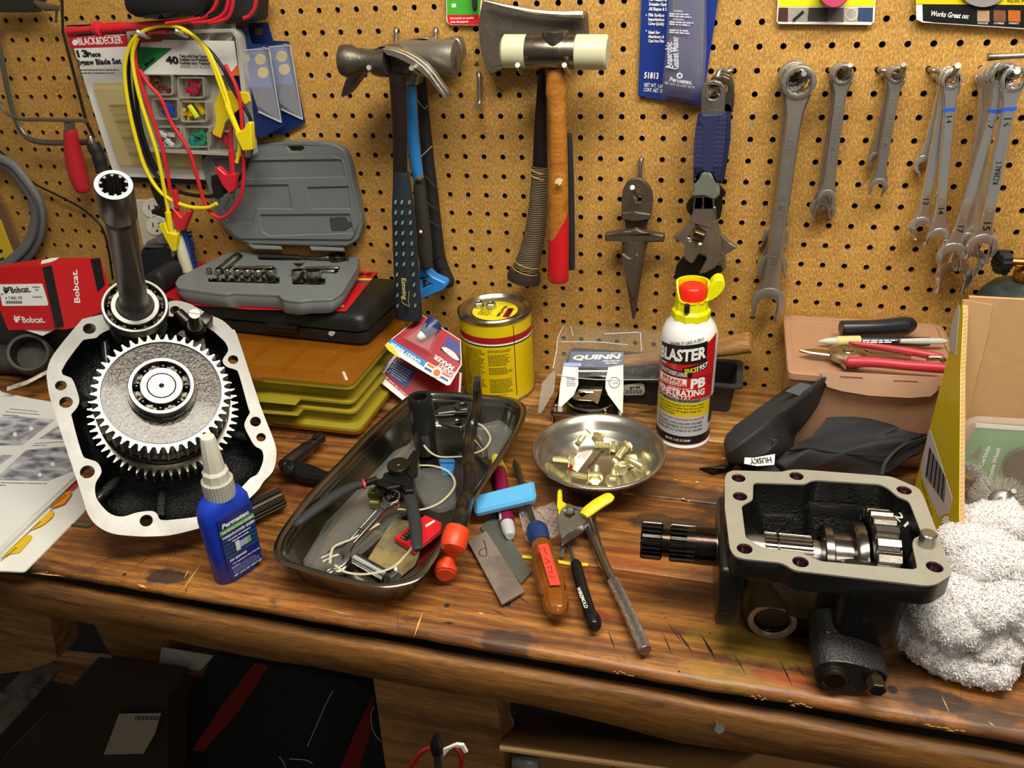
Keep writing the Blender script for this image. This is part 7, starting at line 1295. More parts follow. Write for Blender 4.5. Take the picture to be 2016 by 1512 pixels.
def bag():
 t = thing('zip_pouch', 'crumpled black ribbed nylon zip pouch with white tag, lying open behind the gearbox housing', 'pouch', onZ(1600, 900)); K = Zm(1360, 720, 490, 1270)
 fm = NT('nylon'); wv = fm.n('ShaderNodeTexWave', i_Vector=fm.n('ShaderNodeMapping', i_Vector=fm.tc.outputs['Object'], i_Rotation=(.5, .3, .6)).outputs[0], i_Scale=330.).outputs['Fac']; fm.set(Base_Color=fm.mix(wv, '0e0e10', '3e3f42'), Roughness=.55); fm.bump(wv, .6, .0012)
 def sheet(nm, cols, mt=None, n=14, amp=.002, thick=.004):
  """cols: list of edges, each a list of (u, v, h)"""
  E = [crom([onZ(*K([(u, v)])[0], h) for u, v, h in c], 5)[0] for c in cols]; mlen = min(map(len, E)); b = MB(); b.mat(mt or fm.m)
  def f(u, v):
   i = u * (len(E) - 1); k = min(int(i), len(E) - 2); fr = i - k; j = v * (mlen - 1); q = min(int(j), mlen - 2); g = j - q; a = E[k][q].lerp(E[k][q + 1], g); c = E[k + 1][q].lerp(E[k + 1][q + 1], g); fr = fr * fr * (3 - 2 * fr) if len(E) > 2 else fr; p = a.lerp(c, fr); return p + V((0, -.4, 1)).normalized() * amp * (sin(u * 9 + v * 5) + .6 * sin(u * 17 - v * 13))
  b.grid(f, n * 2, n); return b.build(nm, t, world=True, solid=thick, ang=80)
 sheet('upper_flap', [[(175, 400, .012), (200, 340, .03), (310, 260, .054), (400, 190, .068), (500, 110, .084), (600, 70, .098), (688, 32, .110)], [(185, 450, .022), (260, 400, .052), (360, 320, .072), (450, 240, .088), (540, 180, .098), (620, 120, .108), (698, 50, .116)], [(200, 490, .012), (300, 480, .035), (400, 440, .048), (480, 330, .052), (545, 300, .056), (640, 200, .076), (700, 90, .100)], [(260, 520, .002), (400, 500, .006), (500, 430, .01), (545, 390, .012), (580, 330, .020), (660, 220, .055), (690, 140, .085)]], amp=.0022)
 sheet('lower_flap', [[(420, 500, .008), (530, 420, .03), (620, 360, .045), (710, 248, .062)], [(480, 540, .008), (600, 430, .045), (720, 380, .05), (900, 275, .062)], [(560, 550, .008), (720, 470, .042), (900, 400, .05), (1050, 318, .06)], [(700, 560, .008), (860, 500, .03), (1000, 420, .045), (1200, 350, .055)], [(900, 580, .01), (1000, 540, .02), (1100, 480, .03), (1200, 430, .04)]], amp=.0018)
 sheet('flat_side', [[(230, 560, .002), (500, 560, .003), (800, 565, .004)], [(300, 500, .006), (560, 520, .010), (900, 545, .010)], [(400, 470, .004), (640, 470, .014), (960, 500, .014)]], amp=.0012)
 b = MB(); b.mat(BLK); P = [onZ(*K([(u, v)])[0], h) for u, v, h in ((500, 435, .032), (600, 425, .045), (720, 440, .048), (880, 455, .045), (990, 465, .042), (1040, 430, .045), (1110, 385, .052), (1200, 350, .056))]; b.tube(P, .0012, 8, smooth=5); b.build('seam', t, world=True)
 P = [onZ(*K([(u, v)])[0], h) for u, v, h in ((975, 555, .030), (985, 510, .038), (1010, 470, .044), (1050, 430, .048), (1110, 395, .053), (1200, 368, .056))]; P, _ = crom(P, 16)
 b = MB(); b.mat(M('2a2a2c', .4, .3))
 for i, p in enumerate(P[::1]): b.at(zframe(p, (0, -.5, 1))).box((-.0016, -.0005, -.0006), (.0016, .0005, .0012))
 tag(b.build('zip_teeth', t, world=True), kind='stuff')
 P = [onZ(*K([(u, v)])[0], h) for u, v, h in ((230, 500, .004), (190, 470, .012), (174, 430, .014), (176, 390, .016), (200, 340, .032), (260, 292, .044), (310, 262, .052))]; P, _ = crom(P, 14); b = MB(); b.mat(M('2a2a2c', .4, .3))
 for p in P: b.at(zframe(p, (0, -.7, .7))).box((-.0012, -.0005, -.0008), (.0012, .0005, .0014))
 tag(b.build('zip_teeth', t, world=True), kind='stuff')
 mm = pmat(onZ(*K([(350, 485)])[0], .045), (.1, -.55, .83), (1, 0, 0)); b = MB(); b.mat(M('dcd9d2', .7)); PP(b, K([(275, 468), (320, 470), (430, 450), (426, 505), (340, 512), (272, 500)]), mm, .0008); b.mat(INK); ptx(b, 'HUSKY', *K([(410, 466), (303, 476)]), 11, mm, .0004, .03); b.build('white_tag', t, world=True)
 b = MB(); b.mat(M('0b0b0c', .3)); P = [onZ(*K([(u, v)])[0], h) for u, v, h in ((42, 525, .001), (100, 518, .010), (170, 520, .012), (240, 490, .010), (200, 535, .002), (110, 556, .001))]; b.poly(P); b.build('pull_strap', t, world=True, solid=.002)
 b = MB(); b.mat(BLK); PP(b, K([(480, 130), (560, 85), (640, 105), (560, 165), (545, 150)]), pmat(onZ(*K([(560, 120)])[0], .106), (.1, -.55, .83), (1, 0, 0)), .001, .002); b.build('fabric_patch', t, world=True)
bag()
def wheel_box():
 J = Zm(1780, 560, 236, 488); X = .411; t = thing('display_carton', 'open corrugated carton with bright yellow outside, holding wire wheels, right of the gearbox', 'carton', V((X, -.2, ZT)))
 kr = NT('kraft'); kw = kr.n('ShaderNodeTexWave', i_Vector=kr.coord((1, 1, 1)), i_Scale=60., bands_direction='Z').outputs['Fac']; kr.set(Base_Color=kr.mix(kr.noise(80, 4), 'b08a5c', 'c49c6c'), Roughness=.8); kr.bump(kr.noise(300, 3), .15, .0004)
 pts = [(-.203, .234), (-.203, .0008), (-.40, .0008), (-.40, .045), (-.346, .084), (-.25, .18), (-.215, .225)]; mx = Matrix(((0, 0, 1, X), (1, 0, 0, 0), (0, 1, 0, ZT), (0, 0, 0, 1)))
 b = MB(); b.at(mx).mat(kr.m).prism(pts, .0006, .0045); b.mat(M('d2bc10', .45, 0, .05)).prism(pts, 0, .0006); b.build('side_panel', t, world=True, flat=True)
 b = MB(); b.mat(M('d0ac78', .8)); E = [V((X + .0022, y, ZT + z)) for y, z in pts[3:] + [pts[0]]]; P, _ = crom(E, 1)
 tot = [E[0].lerp(E[-1], k / 90) for k in range(91)]
 for i in range(len(E) - 1):
  n = int((E[i + 1] - E[i]).length / .004)
  for k in range(max(1, n)): a = E[i].lerp(E[i + 1], k / n if n else 0); c = E[i].lerp(E[i + 1], (k + .55) / n if n else 1); b.tube([a + V((-.0014, -.0005, 0)), c + V((.0016, -.0005, 0))], .0004, 4, False)
 tag(b.build('corrugation', t, world=True), kind='stuff')
 b = MB(); b.mat(kr.m).box((X + .0046, -.206, ZT + .0008), (X + .20, -.202, ZT + .238)); b.box((X + .0046, -.40, ZT + .0008), (X + .20, -.2065, ZT + .004)); b.build('back_panel', t, world=True); b = MB(); b.mat(M('c29b6a', .8)); m = pmat((0, -.2068, ZT), (0, -1, 0), (1, 0, 0)); PP(b, J([(238, 60), (358, 82), (345, 180), (240, 600), (215, 640)]), m, .0012, off=.0012); b.build('glued_flap', t, world=True)
 mt_ = pmat((X - .0003, 0, ZT), (-1, 0, 0), (0, -1, 0)); b = MB(); b.mat(M('c8c6cc', .5)); q = J([(100, 592), (108, 598), (195, 870), (180, 930), (140, 950), (68, 780), (70, 740)]); PP(b, q, mt_, .0003); b.mat(INK)
 for k in range(15): f = .08 + k * .058; a = (J([(98 + f * 78, 650 + f * 150)])[0], J([(80 + f * 90, 770 + f * 130)])[0]); w_ = 1.1 if k % 3 else 2.; PP(b, [a[0], (a[0][0] + w_, a[0][1] + w_), (a[1][0] + w_, a[1][1] + w_), a[1]], mt_, .0002, off=.0003)
 ptx(b, '4 86355 78919 4', *J([(68, 800), (112, 940)]), 4, mt_, .0003); b.build('barcode_label', t, world=True)
 b = MB(); b.mat(M('b9b1ac', .7)); PP(b, J([(224, 84), (226, 110), (210, 290), (190, 270), (182, 240), (200, 140), (215, 95)]), mt_, .0004, off=.0004); b.build('torn_patch', t, world=True)
 # carded wheel
 y = -.215; c = thing('abrasive_wheel_card', 'green carded abrasive wheel in a clear blister standing in the carton', 'blister pack', V((.46, y, ZT + .05))); b = MB(); b.mat(M('3c9434', .3, 0, .15, 30)); W_ = lambda L, d, th=.0006, **k: WP(b, J(L), y - d, th, **k); W_([(285, 590), (300, 585), (620, 605), (620, 870), (345, 815), (245, 700)], 0, holes=[J([(290, 680), (305, 655), (318, 660), (310, 690), (298, 715), (270, 712), (262, 700)])]); b.build('green_card', c, world=True)
 b = MB(); b.mat(PAPER); W_([(290, 565), (620, 590), (620, 605), (292, 582)], .001); wt(b, 'Carbide', *J([(318, 745), (352, 662)]), 8, y - .0016, .02); wt(b, 'Abrasive Wheel', *J([(350, 810), (392, 668)]), 8, y - .0016, .02); P = [onY(*q_, y - .001) for q_ in J([(365, 808), (405, 688), (392, 812), (432, 700)])]
 rn = random.Random(2)
 for k in range(7):
  for i in range(9): a = P[0].lerp(P[1], i / 9).lerp(P[2].lerp(P[3], i / 9), k / 2); d = (P[1] - P[0]) / 9 * rn.uniform(.4, .85); o_ = (P[2] - P[0]) * .06; b.quad(a, a + d, a + d + o_, a + o_)
 b.build('card_lettering', c, world=True)
 b = MB(); b.mat(M('7a7a7c', .3, .9, .3, 200, .5, 600)); p = onY(*J([(500, 740)])[0], y - .01); b.at(zframe(p, (0, -1, 0))).lathe([(.004, .002), (.022, .002), (.022, -.004), (.018, -.006)], 40); b.build('carded_wheel', c, world=True)
 b = MB(); b.mat(M('f0f0ea', .06, 0, 0, alpha=.16)); WP(b, J([(225, 610), (250, 570), (300, 552), (620, 570), (620, 880), (350, 825), (225, 720)]), y - .012, .010, .004, bev=.002); b.build('blister', c, world=True)
 # wire wheels
 for nm, (u, v), ax, R_, lab, sh, yy in (('wire_wheel', (235, 815), (.15, -.95, .3), .025, 'round crimped wire wheel leaning against the yellow carton side', False, -.232), ('wire_wheel', (395, 895), (.05, -.45, .9), .030, 'crimped wire wheel lying flat with its shank pointing up, over the towel', True, -.275)):
  p = onY(*J([(u, v)])[0], yy); m = zframe(p, ax); w_ = thing('wire_brush', lab, 'wire wheel', m, 'wire wheels in the carton'); b = MB(); b.mat(M('b0aca6', .25, 1, .1)); b.lathe([(.0005, .005), (.004, .005), (.0045, .003), (.008, .0025), (.013, .004), (.0155, .003), (.0155, -.003), (.0005, -.003)], 36); b.build('hub', w_)
  if sh: b = MB(); b.mat(MACH).cyl(.0031, .004, .030, 20, bev=.0005); b.build('shank', w_)
  b = MB(); rn = random.Random(int(u)); b.mat(M('c4c0ba', .35, .6, .2))
  for k in range(650):
   a = rn.uniform(0, 2 * pi); z = rn.uniform(-.004, .004); P = []
   for j in range(5): r_ = .013 + (R_ - .013) * j / 4 * rn.uniform(.93, 1.05); aa = a + rn.uniform(-.05, .05); P.append((r_ * cos(aa), r_ * sin(aa), z * (1 + j * .35) + rn.uniform(-.001, .001)))
   b.tube(P, .00028, 3, False)
  tag(b.build('wire_bristles', w_), kind='stuff')
wheel_box()
def torch():
 t = thing('gas_torch', 'dark green gas bottle with brass valve and black knob behind the yellow carton', 'gas torch', V((.487, -.05, ZT + .0))); p = onY(2010, 600, -.055); b = MB(); b.at(Matrix.Translation(V((p.x, -.055, ZT)))).mat(M('2f3a38', .35, .3, .1)).lathe([(.046, .001), (.048, .004), (.048, .165), (.044, .180), (.034, .192), (.020, .198), (.012, .2)], 44, True, True); b.build('gas_bottle', t, world=True)
 br = M('a88244', .25, 1, .1); ctr = V((p.x, -.055, 0)); b = MB(); b.at(Matrix.Translation(ctr + V((0, 0, ZT)))).mat(br).lathe([(.015, .198), (.0165, .204), (.016, .212), (.011, .214), (.009, .235), (.009, .26)], 28, True, True); b.at(Matrix()); q = onY(1975, 515, -.055); q2 = V((p.x, -.055, q.z)); b.tube([q + V((.004, 0, 0)), q2], .005, 14); b.build('brass_valve', t, world=True)
 b = MB(); b.mat(BLK); b.at(zframe(q + V((.004, 0, 0)), (-1, -.25, 0))).prism(gearpts(.0115, .0135, 7, 0, 1.2), 0, .011, bev=.001); b.build('black_knob', t, world=True)
torch()
def towel():
 W4 = Zm(1760, 900, 256, 774); t = thing('towel', 'crumpled white terry towel lying folded at the right edge of the bench', 'towel', onZ(1930, 1250)); tm = NT('terry'); tm.set(Base_Color=tm.mix(tm.noise(25, 3), 'f0e9e6', 'fffaf7'), Roughness=.95, Sheen_Weight=.3); nz = tm.noise(420, 3, .7); tm.bump(nz, 1., .004)
 def fold(pts, nm, seg=22, fl=(1, 1)):
  b = MB(); b.mat(tm.m); P = [onZ(*W4([(u, v)])[0], h) for u, v, h, r in pts]; P, R_ = crom(P, 7, [p[3] for p in pts]); n = len(P); rs = []
  for i in range(n):
   tt = (P[min(i + 1, n - 1)] - P[max(i - 1, 0)]).normalized(); up = V((0, 0, 1)); bn = tt.cross(up).normalized(); up = bn.cross(tt); e = min(1, .35 + 2.2 * min(i, n - 1 - i) / n * 2)
   rs.append([P[i] + (up * sin(2 * pi * j / seg) * fl[0] + bn * cos(2 * pi * j / seg) * fl[1]) * R_[i] * e * (1 + .06 * sin(i * 1.3 + j * 2) + .04 * sin(j * 5 + i)) for j in range(seg)])
  b.rings(rs)
  for v in b.bm.verts: v.co.z = max(v.co.z, ZT + .0008)
  return b.build(nm, t, world=True, ang=85)
 parts = [fold([(130, 860, .035, .02), (150, 950, .035, .028), (220, 1050, .03, .028), (270, 1120, .024, .024), (350, 1180, .02, .02), (480, 1230, .018, .018), (620, 1250, .018, .018), (720, 1210, .02, .012)], 'front_fold'),
  fold([(90, 850, .06, .02), (200, 880, .062, .028), (330, 930, .058, .030), (450, 1000, .045, .026), (560, 1090, .035, .024), (650, 1110, .032, .018), (760, 1050, .03, .012)], 'middle_fold'),
  fold([(300, 640, .085, .012), (420, 650, .090, .018), (560, 640, .092, .018), (660, 680, .088, .018), (690, 770, .080, .018), (640, 860, .075, .018), (520, 900, .072, .020), (380, 850, .074, .020), (260, 800, .075, .018), (160, 830, .070, .016)], 'rolled_loop'),
  fold([(250, 520, .065, .012), (340, 500, .072, .018), (480, 520, .076, .022), (620, 590, .074, .024), (760, 700, .068, .026), (900, 850, .06, .026)], 'top_fold', fl=(.6, 1.2)),
  fold([(330, 470, .045, .010), (390, 430, .050, .016), (480, 410, .055, .020), (620, 400, .058, .022), (800, 420, .058, .026)], 'back_fold'),
  fold([(640, 960, .05, .014), (720, 960, .055, .020), (820, 930, .06, .026), (950, 1000, .05, .03)], 'edge_fold'),
  fold([(660, 1060, .03, .02), (800, 1060, .03, .03), (900, 1100, .03, .03)], 'rear_fold')]
 # terry loops : short pile over the folds
 rn = random.Random(8); b = MB(); b.mat(tm.m)
 for o in parts:
  me = o.data; mw = WM[t.name]; ps = [p for p in me.polygons]; 
  for p in ps:
   c0 = mw @ p.center; nr = p.normal
   if nr.z < -.35 or c0.x > .52: continue
   for k in range(7):
    vs = [mw @ me.vertices[i].co for i in p.vertices[:4]]
    if len(p.vertices) != 4: continue
    u, v = rn.random(), rn.random(); q = vs[0].lerp(vs[1], u).lerp(vs[3].lerp(vs[2], u), v); d = (nr + V((rn.uniform(-.7, .7), rn.uniform(-.7, .7), rn.uniform(-.9, .3)))).normalized() * rn.uniform(.0010, .0022); s_ = V((rn.uniform(-1, 1), rn.uniform(-1, 1), rn.uniform(-1, 1))).cross(d).normalized() * .0004
    e = q + d
    if e.z < ZT + .0006: continue
    b._add([q - s_, q + s_, e + s_ * .9, e - s_ * .9], [(0, 1, 2, 3)])
 tag(b.build('terry_pile', t, world=True), kind='stuff')
towel()
# ================= tray, dish and hand tools on the bench =================
T5 = Zm(520, 740, 540, 1856); T6 = Zm(680, 740, 320, 1088); T7 = Zm(530, 960, 330, 1270); F1 = Zm(840, 800, 500, 1512); D3 = C3
TS = M('8f8c84', .20, 1, .12, 20, .08, 60, rv=.06)
def steel_tray():
 hr = .045; rim = T5([(62, 1180), (80, 1100), (150, 985), (300, 790), (500, 580), (700, 370), (900, 190), (980, 130), (1080, 98), (1200, 98), (1400, 115), (1640, 138), (1730, 165), (1776, 215), (1765, 290), (1700, 420), (1550, 650), (1400, 880), (1250, 1100), (1130, 1280), (1080, 1345), (1000, 1395), (850, 1428), (720, 1422), (500, 1375), (200, 1290), (110, 1260), (72, 1225)])
 P = [onZ(u, v, hr) for u, v in rim]; c = sum(P, V()) / len(P); P2 = sm2([(p.x, p.y) for p in P], 3); n = len(P2); t = thing('steel_tray', 'long stainless steel parts tray holding tools, in the middle of the bench', 'tray', V((c.x, c.y, ZT)))
 ax = (onZ(*T5([(1500, 120)])[0], hr) - onZ(*T5([(450, 1380)])[0], hr)).normalized(); pr_ = V((-ax.y, ax.x, 0))
 def R(d, z):
  out = []
  for x, y in P2:
   v = V((x - c.x, y - c.y, 0)); a, q = v.dot(ax), v.dot(pr_); L, W = .18, .072; a *= 1 - d / L; q *= 1 - d / W; w_ = c + ax * a + pr_ * q; out.append((w_.x, w_.y, ZT + z))
  return out
 b = MB(); b.mat(TS).rings([R(.001, hr - .0035), R(0, hr - .001), R(.001, hr), R(.005, hr), R(.007, hr - .002), R(.010, hr - .010), R(.016, .010), R(.020, .005), R(.026, .0035), R(.04, .003)], cap0=False, cap1=True)
 b.rings([R(.0015, hr - .0035), R(.008, hr - .005), R(.011, hr - .012), R(.0175, .008), R(.024, .001), R(.04, .0006)], cap0=False, cap1=True); b.build('tray_pan', t, world=True, ang=60); return t
steel_tray()
def tray_tools():
 z = .006
 # wire stripper
 t = thing('wire_stripper', 'black multi tool pliers with two foam grips and red bands lying across the tray', 'pliers', onZ(790, 930, z)); GR = M('2c2d2e', .7, 0, .2, 120, .3, 500); RD = M('d3262a', .4)
 for k, L_ in enumerate(([(205, 1010, 50, .052), (240, 985, 78, .054), (350, 900, 94, .054), (480, 810, 96, .052), (600, 750, 88, .048), (668, 735, 66, .046)], [(1040, 1180, 46, .046), (1035, 1150, 74, .046), (1025, 1020, 88, .042), (1005, 900, 86, .038), (980, 810, 80, .034), (975, 785, 66, .034)])):
  b = MB(); b.mat(GR); BT(b, T5(L_), smooth=4, flat=(.7, 1)); b.build('foam_grip', t, world=True)
  b = MB(); b.mat(RD); q = T5([L_[-1]])[0]; p2 = T5([(L_[-1][0] + (14 if k == 0 else -4), L_[-1][1] - (4 if k == 0 else 12), L_[-1][2] * 1.25, L_[-1][3])])[0]; BT(b, [(q[0], q[1], q[2] * 1.25, q[3]), p2], smooth=0, flat=(.8, 1)); b.build('red_band', t, world=True)
  b = MB(); b.mat(BLK); BT(b, T5([(L_[-1][0], L_[-1][1], 50, L_[-1][3]), (760, 700, 46, .044) if k == 0 else (970, 720, 70, .036)]), smooth=0); b.build('arm', t, world=True)
 b = MB(); b.mat(M('161616', .35, .2)); BP(b, T5([(800, 690), (810, 655), (860, 640), (1000, 650), (1020, 700), (1010, 770), (950, 780), (930, 740), (830, 760), (760, 740), (740, 700)]), .044, .022, .002, bev=.001); BP(b, T5([(950, 590), (1010, 500), (1045, 505), (1035, 640), (990, 690), (960, 650)]), .046, .008, .001, bev=.0006); b.build('jaw_block', t, world=True)
 b = MB(); b.mat(M('4b473f', .3, .9)); p = onZ(*T5([(908, 605)])[0], .050); b.at(zframe(p, (0, -.05, 1))).lathe([(.0122, -.004), (.0128, -.002), (.0128, .001), (.012, .002), (.008, .0022), (.003, .0022), (.002, .003), (.0001, .0033)], 40, True); b.build('round_knob', t, world=True)
 for i, (u, v, w_, f) in enumerate(((800, 745, 60, 1), (880, 780, 40, 0))):
  b = MB(); b.mat(M('1c1c1c', .25, .6)); P = []
  for k in range(60): f_ = k / 59; a = k * .9; x, y = 745 + 150 * f_, 730 + 60 * f_ + i * 26; P.append(onZ(*T5([(x + 10 * cos(a), y)])[0], .040 + .006 * sin(a)))
  b.tube(P, .0009, 5, smooth=0); b.build('spring', t, world=True)
 # twelve millimetre wrench
 A, B_ = onZ(*T5([(868, 835)])[0], .034), onZ(*T5([(500, 1240)])[0], .013); s = mpp(A) * 540 / 1856; wrench('combination_wrench', 'bright chrome wrench stamped 12 lying lengthwise in the tray', 'wrench', A, B_, (0, -.15, 1), 62 * s, 88 * s, 66 * s, 74 * s, .008, M('b9b7b1', .2, 1, .05), None, [('12', .20, .26, .006, BLK, 1), ('12', .56, .62, .006, BLK, 1)], -28)
 # lag bolt
 t = thing('zinc_bolt', 'zinc bolt with coarse thread lying at the near end of the tray', 'bolt', onZ(740, 1120, z)); A, B_ = onZ(*T5([(610, 1230)])[0], .012), onZ(*T5([(850, 1365)])[0], .012); L = (B_ - A).length; zm = M('b4b8ba', .25, 1, .08); b = MB(); b.at(zframe(A, B_ - A)).mat(zm)
 b.lathe([(.003, 0)] + [((.0058 if k % 2 else .0047), .001 + (L * .92) * k / 44) for k in range(45)] + [(.0055, L * .98)], 18, True, True); b.build('threaded_shank', t, world=True); b = MB(); b.at(zframe(A, B_ - A)).mat(zm).lathe([(.009, L * .97), (.0118, L), (.0118, L + .0008)], 24, True, False).prism(circ(0, 0, .0092, 6), L, L + .008, bev=.0008); b.build('hex_head', t, world=True)
 # black impact socket with its stand
 t = thing('impact_socket', 'tall black impact socket standing in the tray', 'socket', onZ(840, 900, z)); c = onZ(*T5([(1085, 400)])[0], .030); b = MB(); b.at(zframe(c, (0, 0, 1))).mat(M('232323', .35, .4, .2)); r = 84 * 540 / 1856 * mpp(c); b.lathe([(r * .9, -.024), (r * .9, .004), (r * .97, .006), (r, .010), (r, .052), (r * .93, .055), (r * .52, .055)], 40, True); b.mat(BLK).lathe([(r * .52, .055), (r * .5, .02)], 30, False, True); b.build('socket_body', t, world=True)
 b = MB(); b.mat(BLK); p = onZ(*T5([(1078, 360)])[0], .038); b.at(zframe(p + V((0, -r * .97, 0)), (0, -1, 0))).cyl(.0035, -.001, .0006, 16); b.build('retaining_hole', t, world=True)
 # linkage pieces
 t = thing('toggle_linkage', 'grey riveted steel links with two eyes at the far end of the tray', 'linkage', onZ(890, 810, z)); lk = M('5b5b58', .35, .9, .25, 60)
 b = MB(); b.mat(lk); BP(b, T6([(590, 240), (640, 200), (760, 185), (820, 190), (835, 215), (810, 240), (740, 235), (620, 250)]), .042, .006, .001, bev=.0008); b.build('upper_link', t, world=True); b = MB(); b.mat(M('77756f', .3, .9, .25, 60)); BP(b, T6([(600, 280), (700, 262), (760, 240), (830, 270), (815, 320), (770, 342), (690, 330), (620, 300)]), .032, .006, .001, bev=.0008, holes=[circ(*T6([(752, 312)])[0], 6, 14, 1.4)]); b.build('lower_link', t, world=True)
 b = MB(); b.mat(lk); p = onZ(*T6([(787, 208)])[0], .044); b.at(zframe(p, (0, 0, 1))).ringcyl(.005, .011, -.002, .003, 28, .0006); b.build('link_eye', t, world=True); b = MB(); b.mat(MACH); BT(b, T6([(590, 268, 8, .045), (610, 262, 8, .046), (720, 258, 8, .046), (740, 240, 8, .046), (810, 240, 7, .045)]), smooth=0, seg=8); b.build('wire_spring', t, world=True)
 # bent bar with orange knob
 t = thing('bent_lever', 'long bent dark steel bar with an orange double knob, leaning out of the tray', 'lever', onZ(900, 1050, z)); bm = M('3d3c3a', .25, .8, .3, 60, col2='6e5c3c', sc2=35, th=.56)
 b = MB(); b.mat(M('86847e', .2, 1)); BT(b, T6([(880, 20, 54, .128), (880, 80, 60, .112)]), smooth=0); b.build('square_drive', t, world=True)
 b = MB(); b.mat(bm); BT(b, T6([(880, 78, 62, .112), (882, 150, 66, .096), (872, 240, 72, .080), (848, 320, 76, .068), (828, 420, 78, .060), (822, 560, 80, .055), (825, 680, 84, .052), (818, 800, 84, .050), (795, 900, 88, .050)]) + F1([(225, 560, 96, .056), (212, 640, 104, .056), (195, 700, 104, .055), (188, 735, 90, .054)]), smooth=3, seg=18); b.build('bent_bar', t, world=True)
 oc = M('d8421a', .38, 0, .08); b = MB(); b.mat(oc); BT(b, F1([(190, 722, 110, .052), (185, 735, 150, .051), (165, 800, 162, .047), (155, 850, 150, .043), (150, 868, 90, .042)]), smooth=2, seg=24); b.build('orange_collar', t, world=True); b = MB(); b.mat(oc); BT(b, F1([(150, 850, 76, .034), (140, 890, 70, .030), (128, 920, 92, .026), (118, 945, 130, .022), (112, 985, 140, .018), (110, 1008, 104, .017)]), smooth=3, seg=24); b.build('orange_knob', t, world=True)
 # bits box and clamshell plastic
 t = thing('bit_pack', 'small red and black pack of steel bits in the tray', 'bit pack', onZ(830, 1050, z)); b = MB(); b.mat(M('d11f26', .35)); BP(b, T5([(878, 1090), (1090, 940), (1200, 990), (1195, 1040), (1010, 1185), (985, 1160)]), .014, .006, .001, bev=.0006); b.build('red_case', t, world=True); b = MB(); b.mat(INK); BP(b, T5([(915, 1090), (1000, 1030), (1010, 1085), (960, 1115)]), .0146, .0008, .001); b.mat(PAPER); BP(b, T5([(1090, 1010), (1150, 975), (1155, 985), (1095, 1022)]), .0146, .0008); b.build('bit_panel', t, world=True)
 for k in range(4): b = MB(); b.mat(MACH); BT(b, T5([(930 + k * 20, 1085 - k * 12, 14, .0155), (955 + k * 20, 1100 - k * 12, 14, .0155)]), smooth=0, seg=8); b.build('steel_bit', t, world=True)
 cs = M('c8c8c0', .05, 0, .05, alpha=.09, rv=.03)
 for nm, L_, h, lab in (('clamshell_pack', [(250, 1260), (420, 980), (700, 700), (880, 500), (1020, 440), (1060, 620), (960, 900), (700, 1130), (480, 1300)], .016, 'clear empty clamshell lying full length in the left half of the tray'), ('clamshell_pack', [(1050, 620), (1180, 610), (1290, 700), (1300, 860), (1180, 900), (1080, 860), (1020, 740)], .020, 'clear bubble of packaging beside the wire stripper'), ('clamshell_pack', [(1440, 330), (1600, 290), (1690, 370), (1560, 540), (1440, 520)], .020, 'clear plastic piece at the far right of the tray')):
  b = MB(); b.mat(cs); BP(b, T5(L_), h, .008, .006, 3, bev=.0015); t = b.build(nm); tag(t, lab, 'packaging', 'clear packaging in the tray')
 for P, lab in (([(445, 1270), (470, 1160), (600, 1100), (780, 1000)], 'thin clear zip tie bent along the left of the tray'), ([(1055, 390), (1090, 480), (1180, 545), (1340, 545)], 'thin clear strap curved round the impact socket foot'), ([(1350, 540), (1480, 500), (1530, 420), (1480, 340), (1430, 320)], 'thin clear strap loop right of the bent lever'), ([(900, 900), (1060, 905), (1200, 850), (1290, 740), (1250, 650), (1150, 610), (1040, 605)], 'pale strap in an arc beside the foam grip'), ([(480, 1280), (560, 1330), (700, 1340), (860, 1300), (960, 1210), (1000, 1160)], 'pale strap in an arc around the zinc bolt')): b = MB(); b.mat(M('c9c3a4', .2, 0, .05, alpha=.8)); b.tube([onZ(u, v, .024) for u, v in T5(P)], .0011, 8, smooth=6, flat=(.6, 1.3)); tag(b.build('plastic_strap'), lab, 'strap', 'clear straps in the tray')
 b = MB(); b.mat(M('5c7a2c', .1, 0, .1, alpha=.9)); b.mat(M('8f7a4a', .8, 0, .2, 40, col2='6a6044', th=.5)); BP(b, T5([(700, 1240), (880, 960), (1060, 1000), (1050, 1200), (1020, 1280), (880, 1390), (760, 1340)]), .0055, .0012, .003); tag(b.build('cardboard_scrap'), 'brown oily cardboard lying on the bottom of the tray', 'cardboard')
 b = MB(); b.mat(M('2c7cc4', .3)); BP(b, T5([(1180, 560), (1290, 560), (1280, 640), (1200, 640)]), .012, .008, .003, bev=.001); tag(b.build('blue_plug'), 'small blue plastic bit under the packaging in the tray', 'cap')
 b = MB(); b.mat(MACH); BT(b, T5([(1440, 430, 60, .018), (1490, 500, 44, .02), (1500, 560, 36, .021)]), smooth=0); tag(b.build('steel_pin'), 'bright steel pin at the far right side of the tray', 'pin')
 for k, (u, v) in enumerate(((740, 790), (750, 860))): b = MB(); b.mat(M('8f8a52', .3, .9)); A = onZ(*T5([(u - 30, v)])[0], .020); B_ = onZ(*T5([(u + 50, v + 6)])[0], .022); L = (B_ - A).length; b.at(zframe(A, B_ - A)).lathe([(.003, 0)] + [((.0062 if j % 2 else .0052), L * (j + 1) / 16) for j in range(15)], 16, True, True); tag(b.build('yellow_bolt'), 'yellowish threaded stud under the foam grip, %s one' % ('far' if k == 0 else 'near'), 'bolt', 'studs in the tray')
tray_tools()
